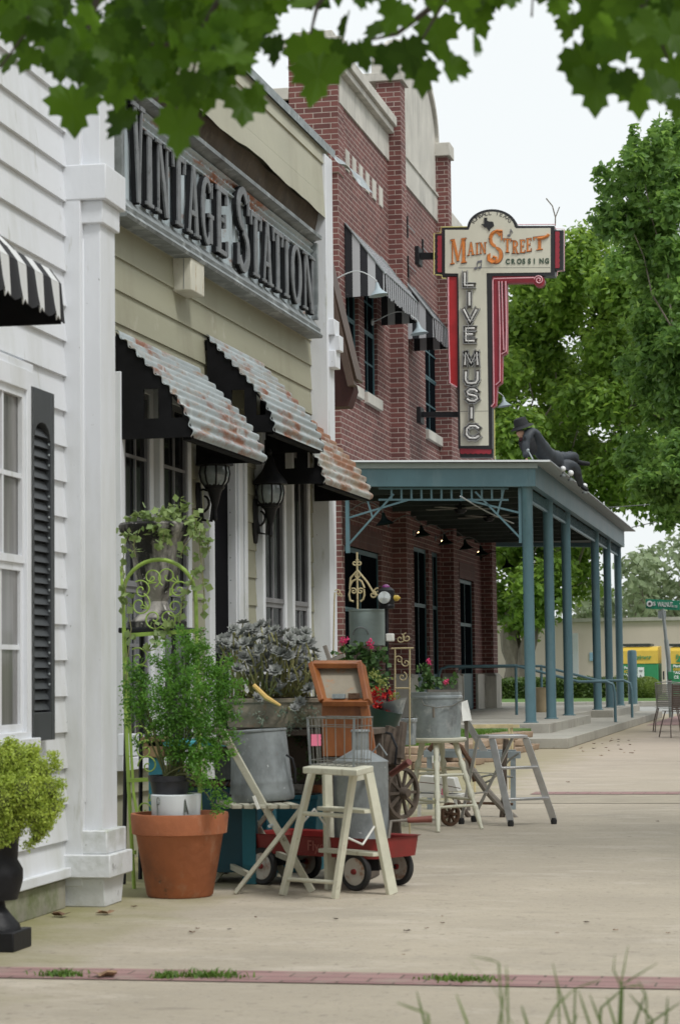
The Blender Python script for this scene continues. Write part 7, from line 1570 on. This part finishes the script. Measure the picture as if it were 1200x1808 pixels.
# ---- little white bench with wheel
bY = 16.9; wbn = thing('toy_bench', V(at(770, 1450, bY).x, bY, 0), 'little white wooden bench with slanted sides behind the turned stool', 'bench')
b_ = lambda x, y, d=0: at(x, y, bY+d)
MB().prism([b_(735, 1398), b_(808, 1398), b_(800, 1374), b_(742, 1370)], (0, .2, 0)).build('box', bwhite, wbn, bevel=.004); MB().prism([b_(734, 1408), b_(812, 1410), b_(812, 1403), b_(734, 1401)], (0, .26, 0)).build('seat', bwhite, wbn, bevel=.003)
for (x0, x1) in ((741, 739), (803, 806)): p = b_(x1, 1450); p.z = 0; MB().beam(b_(x0, 1408), p, .045, .02, up=(1, 0, 0)).build('leg', bwhite, wbn)
MB().tube([b_(732, 1380, -.02), b_(770, 1384, -.03), b_(812, 1392, -.02)], .003, 5).build('wire', rustm, wbn); MB().box(b_(780, 1398).x, b_(790, 1398).x, bY-.03, bY-.026, b_(785, 1403).z, b_(785, 1392).z).build('price_tag', pinkt, wbn)
# ---- aluminium stepladder
Fa, Fb = G(901, 1459), G(977, 1455); Ra, Rb = G(814, 1455), G(836, 1451)
al = thing('aluminium_ladder', V((Fa.x+Ra.x)/2, Fa.y, 0), 'low folding aluminium stepladder with black rubber feet on the pavement', 'ladder')
zt_a = .63; Ta, Tb = G(868, 1304, zt_a), G(927, 1303, zt_a); Tc, Td = G(843, 1303, zt_a), G(905, 1301, zt_a)
for a, b in ((Fa, Ta), (Fb, Tb)): MB().beam(a+V(0, 0, .03), b, .05, .022, up=(0, 1, 0)).build('rail', alum, al, bevel=.003)
for a, b in ((Ra, Tc), (Rb, Td)): MB().beam(a+V(0, 0, .03), b, .022, .022).build('rear_leg', alum, al, bevel=.002)
for t in (.30, .66): MB().beam(Fa.lerp(Ta, t)+V(0, .02, 0), Fb.lerp(Tb, t)+V(0, .02, 0), .09, .018).build('step', alum, al, bevel=.003)
MB().prism([Tc+V(-.02, .03, .0), Ta+V(-.02, -.03, 0), Tb+V(.02, -.03, 0), Td+V(.03, .03, 0)], (0, 0, .022)).build('top_step', alum, al, bevel=.003)
for a in (Fa, Fb, Ra, Rb): MB().lathe([(0, 0), (.02, 0), (.024, .02), (.02, .045), (0, .045)], a, 14).build('foot', rub, al)
MB().beam(Ra.lerp(Tc, .35), Rb.lerp(Td, .35), .02, .01).build('brace', alum, al); MB().beam(Fa.lerp(Ta, .6), Ra.lerp(Tc, .6), .02, .006).build('spreader', alum, al)
# ---- rusty cultivator, blue grey bench, cream wire table, white board
cu2 = thing('old_cultivator', V(at(870, 1450, 17.6).x, 17.6, 0), 'rusty old cultivator of bent poles and curved tines behind the aluminium stepladder', 'cultivator')
k_ = lambda x, y, d=0: at(x, y, 17.4+d)
MB().tube([k_(833, 1359), k_(858, 1395), k_(885, 1425), k_(912, 1449)], .028, 8).build('beam', oldw, cu2); MB().tube([k_(893, 1305), k_(889, 1350), k_(890, 1400), k_(885, 1452)], .022, 8).build('pole', darkw, cu2); MB().tube([k_(795, 1400), k_(835, 1452)], .02, 8).build('pole', darkw, cu2)
MB().tube([k_(757, 1325), k_(768, 1310), k_(790, 1306), k_(812, 1318), k_(830, 1345), k_(838, 1380)], .02, 8).build('hoop', rustm, cu2); MB().tube([k_(790, 1422), k_(850, 1418), k_(905, 1420)], .012, 6).build('bar', rustm, cu2); MB().tube([k_(850, 1385), k_(870, 1375), k_(900, 1340), k_(915, 1330)], .009, 6).build('tine', wirem, cu2); MB().tube([k_(835, 1375), k_(865, 1368), k_(905, 1372)], .009, 6).build('tine', wirem, cu2)
gb = thing('garden_bench', V(at(835, 1400, 18.4).x, 18.4, 0), 'low blue grey metal bench behind the old cultivator', 'bench')
g_ = lambda x, y, d=0: at(x, y, 18.4+d)
blg = mat('blue_grey_metal', (.26,.30,.32), .5, .3, var=.2); MB().beam(g_(748, 1331), g_(918, 1333), .05, .055).build('seat_rail', blg, gb); MB().beam(g_(752, 1326, .3), g_(910, 1328, .3), .05, .04).build('seat_rail', blg, gb)
MB().prism([g_(762, 1347, -.03), g_(778, 1347, -.03), g_(778, 1334, -.03), g_(762, 1334, -.03)], (0, .01, 0)).build('plate', bwhite, gb); MB().beam(g_(822, 1272), g_(860, 1336), .02, .05).build('arm', alum, gb)
for x in (758, 905): p = g_(x, 1400); p.z = 0; MB().beam(g_(x, 1334), p, .04, .04).build('leg', blg, gb)
wt = thing('wire_table', V(at(880, 1400, 21).x, 21, 0), 'thin cream metal table frame at the edge of the lawn', 'table')
w_t = lambda x, y, d=0: at(x, y, 21+d)
MB().beam(w_t(832, 1283), w_t(916, 1282), .035, .03).build('top_rail', creami, wt); MB().beam(w_t(832, 1282, .6), w_t(905, 1281, .6), .03, .03).build('top_rail', creami, wt)
for x, y, d in ((903, 1284, 0), (836, 1284, 0), (898, 1283, .6)): p = w_t(x, 1300, d); p.z = 0; MB().tube([w_t(x, y, d), p], .011, 7).build('leg', creami, wt)
wbd = MB().prism([at(816, 1273, 18.2), at(832, 1272, 18.2), at(824, 1236, 18.3), at(813, 1240, 18.3)], (0, .02, 0)); 
wbo = thing('white_board', V(at(822, 1270, 18.2).x, 18.2, 0), 'small tilted white board on a grey post behind the bucket', 'board'); wbd.build('panel', bwhite, wbo); MB().beam(V(at(824, 1272, 18.25).x, 18.25, 0), at(822, 1260, 18.25), .03, .02).build('post', oldw, wbo)
# ---- flagstones round the raised lawn
stm = mat('tan_flagstone', (.30,.22,.155), .9, var=.3, vs=3, bump=.5, bs=12, stains=[((.14,.11,.08), 4, .52, .68)])
bpy.data.objects.remove(bpy.data.objects['grass_patch'])
struct(MB().box(-9, -4.45, 26.2, 35.6, 0, .24).build('grass_patch', grassm, smooth=0))
def stone(x, y, z, sx, sy, sz, i):
    m = MB(); n = 9; pts = [V(x+sx*math.cos(a)*(.8+.35*rng.random()), y+sy*math.sin(a)*(.8+.35*rng.random()), z) for a in [2*math.pi*k/n for k in range(n)]]; m.prism(pts, (rng.normal()*.01, 0, sz)); o = m.build('flagstone', stm, bevel=.012, smooth=0); return o
desc = {}
i = 0
for lay in range(3):
    for k in range(13):
        x = -6.9+k*.22+lay*.07+rng.normal()*.03; 
        if x > -4.25: continue
        o = stone(x, 26.05+rng.normal()*.05+lay*.05, lay*.09, .17, .2, .085, i); tag(o, 'flat tan flagstone in the dry stacked edging in front of the lawn', 'stone', 'stones edging the front of the lawn'); i += 1
    for k in range(20):
        o = stone(-4.25+rng.normal()*.06-.05*lay, 26.3+k*.34+rng.normal()*.04, lay*.09, .2, .21, .085, i); tag(o, 'flat tan flagstone in the dry stacked edging running back towards the porch', 'stone', 'stones edging the side of the lawn'); i += 1
gl_ = leafmat('grass_blade_green', (.05,.12,.015), (.14,.25,.04), trans=.3, pat=2)
def blades(name, pts, hgt, wdt, mt, lean=.3, par=None):
    n = len(pts); P = np.asarray(pts); d = unit(n); d[:, 2] = 0; d /= np.linalg.norm(d, axis=1)[:, None]+1e-9; h = hgt*(.5+rng.random(n)); w_ = wdt*np.stack([-d[:, 1], d[:, 0], d[:, 2]], 1); L2 = lean*h[:, None]*d
    up = np.zeros((n, 3)); up[:, 2] = h; v = np.stack([P-w_, P+w_, P+w_*.7+up*.6+L2*.35, P-w_*.7+up*.6+L2*.35, P+up*.95+L2], 1).reshape(-1, 3)
    idx = np.arange(n)*5; me = bpy.data.meshes.new(name); me.from_pydata(v.tolist(), [], [f for k in idx.tolist() for f in ([k, k+1, k+2, k+3], [k+3, k+2, k+4])]); me.materials.append(mt); o = bpy.data.objects.new(name, me); C.objects.link(o); WM[o.name] = Matrix.Identity(4)
    if par: o.parent = par; Mi = WM[par.name].inverted(); me.transform(Mi)
    return o
n = 9000; pts = np.stack([rng.uniform(-7, -4.5, n), rng.uniform(26.3, 33.3, n), np.full(n, .24)], 1); tag(blades('lawn_grass', pts, .06, .006, gl_), 'short bright green grass on the raised lawn between the buildings', 'grass', kind='stuff')
# weeds in the brick band and by the wall
def tuft(px, py, n, rx, ry, h, lb, mt=gl_, z=.004):
    c = G(px, py); pts = np.stack([c.x+rng.normal(size=n)*rx, c.y+rng.normal(size=n)*ry, np.full(n, z)], 1); o = blades('weed_tuft', pts, h, .004, mt, .8); tag(o, lb, 'weed', kind='stuff'); return o
tuft(370, 1726, 260, .06, .03, .02, 'largest green weed tuft in the brick band, below the terracotta pot'); tuft(110, 1724, 160, .045, .03, .018, 'green weed tuft in the brick band near the left edge'); tuft(815, 1732, 260, .07, .03, .014, 'low dark green weed tuft in the brick band right of centre'); tuft(290, 1728, 100, .025, .02, .02, 'tiny weed tuft left of the largest one in the brick band')
dw = thing('dandelion', G(128, 1600), 'broad leaved weed growing at the foot of the white pilaster', 'weed'); c = G(128, 1598); P = []; Nn = []
m = MB()
for k in range(11):
    a = k*.6; d = V(math.cos(a), math.sin(a)*.7, 0); L_ = .07+.03*rng.random(); s_ = V(-d.y, d.x, 0)*.016; z1 = V(0, 0, .03+.03*rng.random()); m.poly([c, c+d*L_*.5+s_+z1, c+d*L_+z1*.6, c+d*L_*.5-s_+z1])
m.build('leaves', gl_, dw, smooth=0)
# ---- fallen leaves
dl = [mat('dry_leaf_%s' % n_, c, .8, var=.3, vs=20) for n_, c in (('brown', (.14,.08,.045)), ('tan', (.27,.17,.1)), ('dark', (.06,.045,.03)))]
def fleaf(px, py, s, k, lb='curled brown dead leaf lying on the pavement', grp='dead leaves scattered on the pavement'):
    c = G(px, py, .006); m = MB(); n = 10; a0 = rng.random()*6; pts = []
    for i in range(n): a = a0+2*math.pi*i/n; r = s*(1 if i % 2 == 0 else .55); pts.append(V(c.x+r*math.cos(a), c.y+r*math.sin(a)*.8, c.z+s*.35*abs(math.sin(a*1.5+a0))))
    cn_ = len(m.v); m.v += pts+[V(c.x, c.y, c.z)]; m.f += [[i, (i+1) % n, n] for i in range(n)]; o = m.build('fallen_leaf', dl[k % 3], smooth=0); tag(o, lb, 'leaf', grp)
fleaf(108, 1617, .055, 0, 'largest brown curled leaf beside the white pilaster weed', None); fleaf(185, 1613, .05, 1, 'tan curled leaf lying in front of the white pilaster base', None); fleaf(237, 1601, .02, 0, 'small brown leaf just left of the terracotta pot foot', None)
fleaf(185, 1724, .06, 1, 'large tan leaf lying on the brick band at left', None)
for i in range(58):
    px, py = rng.uniform(60, 1190), 1290+ (1700-1290)*rng.random()**1.2
    if px < 720 and py < 1590: continue
    if px < 1000 and py < 1480: continue
    fleaf(px, py, rng.uniform(.008, .02)*(1.3 if py < 1450 else 1), int(rng.integers(0, 3)))
for i in range(26): fleaf(rng.uniform(1000, 1130), rng.uniform(1302, 1335), rng.uniform(.02, .04), int(rng.integers(0, 3)), 'brown dead leaf gathered along the foot of the porch step', 'dead leaves along the porch step')
# ---- black urn with lime shrub at the left edge
uf = G(8, 1676); uf.x -= .03; bu_ = thing('black_urn', V(uf.x, uf.y, 0), 'black pedestal urn on a square foot, cut by the left edge', 'urn'); s9 = F/uf.y
z9 = lambda py: (1676-py)/s9; r9 = lambda px: (px-(CX+(uf.x-0)*0))/s9
cxp = (uf.x/uf.y)*F+1445 if False else 8-.03*s9
rw = lambda px: max(.01, (px-cxp)/s9)
MB().box(uf.x-rw(44), uf.x+rw(44), uf.y-rw(44), uf.y+rw(44), 0, .08).build('foot', M['blackiron'], bu_, bevel=.006)
MB().lathe([(rw(38), .08), (rw(36), .1), (rw(22), .135), (rw(10), .17), (rw(8), .2), (rw(16), .235), (rw(32), z9(1585)+.0), (rw(42), z9(1550)), (rw(42), z9(1530)), (rw(32), z9(1512)), (rw(33), z9(1500)), (rw(34), z9(1480)), (rw(38), z9(1455)), (rw(44), z9(1440)), (rw(40), z9(1436)), (rw(30), z9(1445)), (0, z9(1445))], (uf.x, uf.y, 0), 44).build('vase', M['blackiron'], bu_)
lf_cy = leafmat('lime_cypress_leaf', (.22,.33,.04), (.52,.62,.12), trans=.3, pat=9)
cy = thing('lime_cypress', V(uf.x, uf.y, z9(1445)), 'soft lime yellow rounded shrub growing in the black urn', 'shrub')
def shell(lst, Y, per, cs):
    Ps, Ns = [], []
    for (px, py, r, dy) in lst:
        c = np.array(at(px, py, Y+dy)); rr = r*Y/F; k = int(per*(rr/.1)**2); d = unit(k); P = c+d*rr*(.72+.42*rng.random(k)**2)[:, None]; P = np.repeat(P, 5, 0)+rng.normal(size=(k*5, 3))*cs; Nn = unit(len(P)); Ps.append(P); Ns.append(Nn)
    return np.concatenate(Ps), np.concatenate(Ns)
bs_ = [(30, 1345, 34, 0), (62, 1365, 30, -.02), (0, 1360, 44, 0), (82, 1395, 24, -.05), (45, 1400, 38, -.1), (88, 1430, 20, -.05), (10, 1415, 44, -.1), (70, 1440, 26, -.08), (72, 1462, 16, -.08), (25, 1450, 26, -.1), (8, 1475, 18, -.12), (-30, 1390, 50, 0), (-40, 1440, 40, 0), (64, 1480, 9, -.08)]
P, Nn = shell(bs_+[(100, 1350, 9, 0), (108, 1385, 8, 0), (95, 1335, 8, 0), (60, 1325, 10, 0), (106, 1415, 8, 0), (84, 1455, 9, -.05), (20, 1315, 12, 0), (50, 1492, 7, -.08)], uf.y, 900, .009); leaves_mesh('foliage', P, Nn, .014, lf_cy, cy, aspect=.5)
m = MB()
for (px, py, r, dy) in bs_: m.sphere(at(px, py, uf.y+dy), r*.8*uf.y/F, 12, 8)
m.build('core', mat('shrub_inner_stems', (.09,.11,.025), .95, var=.4, vs=30), cy)
# ---- foreground weeds at lower right
fg = leafmat('foreground_grass', (.09,.15,.04), (.25,.34,.12), trans=.4, pat=3)
fw_ = thing('tall_grass', V(.0-.35, 4.4, 0), 'blurred tall grass stems rising into the lower right of the picture', 'grass'); fw_['kind'] = 'stuff'
m = MB()
def fst(x0, y0, x1, y1, Y, w0=.003, bend=.0):
    w0 = w0*.62; a = at(x0, y0, Y); b = at(x1, y1, Y); g = V(a.x+(a.x-b.x)*.5, Y, 0); mid = a.lerp(b, .5)+V(bend, 0, .0); m.tube([g, a, mid, b], [w0*1.3, w0*1.2, w0, w0*.35], 5, flat=.35)
for (x0, y0, x1, y1, bn) in ((905, 1808, 825, 1690, .01), (825, 1808, 805, 1755, 0), (965, 1808, 1015, 1745, -.01), (1015, 1745, 1060, 1730, 0), (1095, 1808, 1095, 1740, 0), (1095, 1740, 1108, 1670, 0), (1095, 1740, 1085, 1685, -.008), (1095, 1740, 1160, 1700, 0), (1098, 1742, 1135, 1740, 0), (1040, 1808, 1020, 1748, 0), (1145, 1808, 1200, 1770, 0), (1060, 1808, 1040, 1755, 0), (1120, 1808, 1140, 1750, 0), (1140, 1760, 1125, 1730, 0), (930, 1808, 920, 1775, 0), (750, 1808, 735, 1750, 0), (755, 1790, 700, 1770, 0), (1005, 1808, 985, 1740, 0), (985, 1745, 975, 1700, 0), (1175, 1808, 1178, 1760, 0), (1060, 1780, 1100, 1745, 0), (1085, 1808, 1070, 1700+60, 0), (880, 1700, 830, 1688, .01), (1012, 1808, 1018, 1790, 0), (1150, 1800, 1110, 1755, 0), (880, 1808, 895, 1730, 0), (895, 1730, 893, 1705, 0)):
    fst(x0, y0, x1, y1, rng.uniform(4.1, 4.7), .0028 if y1 < 1740 else .004, bn)
m.build('blades', fg, fw_)
# ================================================================ OVERHANGING MAPLE
mY = 4.7
mt_ = thing('maple_tree', V(2.2, 5.2, 0), 'maple tree whose dark out of focus leafy branches hang across the top of the picture', 'tree')
lf_mp = leafmat('maple_leaf', (.007,.028,.003), (.085,.20,.014), trans=.65, rough=.45, pat=3.2, c3=(.32,.5,.04))
leafsh = [(0, -.44), (.07, -.30), (.2, -.40), (.27, -.33), (.38, -.30), (.36, -.18), (.50, -.08), (.38, .02), (.40, .16), (.26, .14), (.19, .16), (.23, .34), (.13, .36), (.07, .46), (0, .58)]
leafsh = leafsh+[(-x, y) for x, y in leafsh[::-1][1:-1]]
m = MB()
def mleaf(px, py, s, ang, Y, tilt=None):
    c = at(px, py, Y); L_ = s*Y/F; yaw = rng.normal()*.55; pit = rng.normal()*.4
    Rm = Matrix.Rotation(yaw, 3, 'Z') @ Matrix.Rotation(pit, 3, 'X') @ Matrix.Rotation(ang, 3, 'Y')
    n0 = len(m.v); k = len(leafsh); fc_ = rng.uniform(.1, .3)
    for x, y in leafsh: m.v.append(c+Rm @ V(x*L_, -abs(x)*L_*fc_+.06*L_*math.sin(y*5), -y*L_))
    m.v.append(c+Rm @ V(0, 0, 0)); m.f += [[n0+i, n0+(i+1) % k, n0+k] for i in range(k)]
expl = [(130, 190, 105, .1), (215, 215, 75, .3), (168, 130, 100, -.2), (262, 130, 80, .2), (318, 225, 95, .1), (330, 170, 80, -.3), (372, 160, 80, .3), (430, 185, 85, .2), (455, 170, 60, -.4), (400, 120, 80, 0), (485, 85, 60, .2), (562, 135, 110, .1), (545, 90, 90, -.2), (598, 100, 70, .4), (640, 95, 60, -.2), (688, 105, 68, .0), (745, 130, 75, .2), (720, 95, 80, -.3), (795, 115, 82, .25), (770, 60, 85, 0), (835, 75, 62, .4), (845, 35, 62, -.3), (665, 55, 70, .5), (610, 50, 70, 0),
        (100, 115, 60, -.2), (50, 100, 60, .4), (15, 110, 50, 0), (60, 40, 70, .3), (28, 60, 60, -.5), (1050, 155, 95, .05), (1030, 110, 90, -.5), (1070, 75, 90, .2), (1125, 165, 80, .1), (1100, 145, 55, -.4), (1165, 155, 75, .3), (1190, 130, 70, -.2), (1005, 45, 60, .3), (990, 15, 55, -.2), (1150, 90, 90, .1), (1185, 60, 90, -.3), (1120, 40, 90, .4), (1040, 30, 80, 0), (1085, 10, 80, .2), (1195, 190, 45, .2), (900, -5, 50, .2), (960, -12, 55, .1)]
for (x, y, s, a) in expl: mleaf(x, y, s*1.12, a+rng.normal()*.1, mY+rng.uniform(-.25, .25))
def ybound(x): 
    xs = [0, 60, 110, 190, 300, 390, 480, 560, 650, 740, 820, 870, 900, 960, 1000, 1060, 1120, 1200]; ys = [55, 60, 130, 190, 190, 170, 60, 95, 40, 85, 70, 15, -30, -40, 30, 90, 110, 120]; return float(np.interp(x, xs, ys))
for k in range(760):
    x = rng.uniform(-40, 1240); yb_ = ybound(x); y = rng.uniform(-150, yb_-20) if yb_ > -60 else rng.uniform(-150, -70)
    if x < 90 and y > 20 and rng.random() < .5: continue
    if x > 480 and rng.random() < .45: continue
    if 480 < x < 900 and y > -5 and rng.random() < .75: continue
    if x > 930 and y > 60 and rng.random() < .5: continue
    mleaf(x, y, rng.uniform(48, 92), rng.normal()*.7, mY+rng.uniform(-.5, .6))
for k in range(500): mleaf(rng.uniform(-200, 2600), rng.uniform(-900, -160), rng.uniform(80, 120), rng.normal()*.8, mY+rng.uniform(-1.2, 1.4))
m.build('crown', lf_mp, mt_, smooth=0)
m = MB(); limb(m, (2.2, 5.2, 0), (1.9, 5.1, 3.4), .11, .07, .03); J = V(1.9, 5.1, 3.3)
mm_ = [at(1230, -60, mY), at(1120, 20, mY), at(1050, 95, mY), at(900, -120, mY), at(760, 20, mY), at(640, -40, mY), at(560, 40, mY), at(360, -30, mY), at(340, 110, mY), at(200, 40, mY), at(60, -20, mY), at(20, 60, mY)]
m.tube([J, mm_[0]+V(.15, 0, .25), mm_[0], mm_[1], mm_[2]], [.05, .03, .014, .008, .004], 7)
m.tube([J, at(1500, -260, mY), at(1150, -230, mY), at(900, -160, mY), at(640, -90, mY), at(420, -60, mY), at(180, -30, mY), at(-40, -20, mY)], [.05, .035, .028, .02, .016, .012, .009, .006], 7)
for a, b, c in ((at(900, -160, mY), at(790, -10, mY), at(745, 70, mY)), (at(640, -90, mY), at(560, 10, mY), at(548, 60, mY)), (at(420, -60, mY), at(352, 60, mY), at(338, 150, mY)), (at(352, 60, mY), at(290, 80, mY), at(225, 75, mY)), (at(180, -30, mY), at(150, 70, mY), at(130, 140, mY)), (at(-40, -60, mY), at(60, 40, mY), at(0, 120, mY)), (at(790, -10, mY), at(700, 60, mY), at(655, 70, mY)), (at(1120, 20, mY), at(1160, 60, mY), at(1180, 110, mY)), (at(1230, -60, mY), at(940, -10, mY), at(938, 30, mY))): m.tube([a, b, c], [.009, .005, .0025], 6)
m.build('trunk', barkd, mt_)
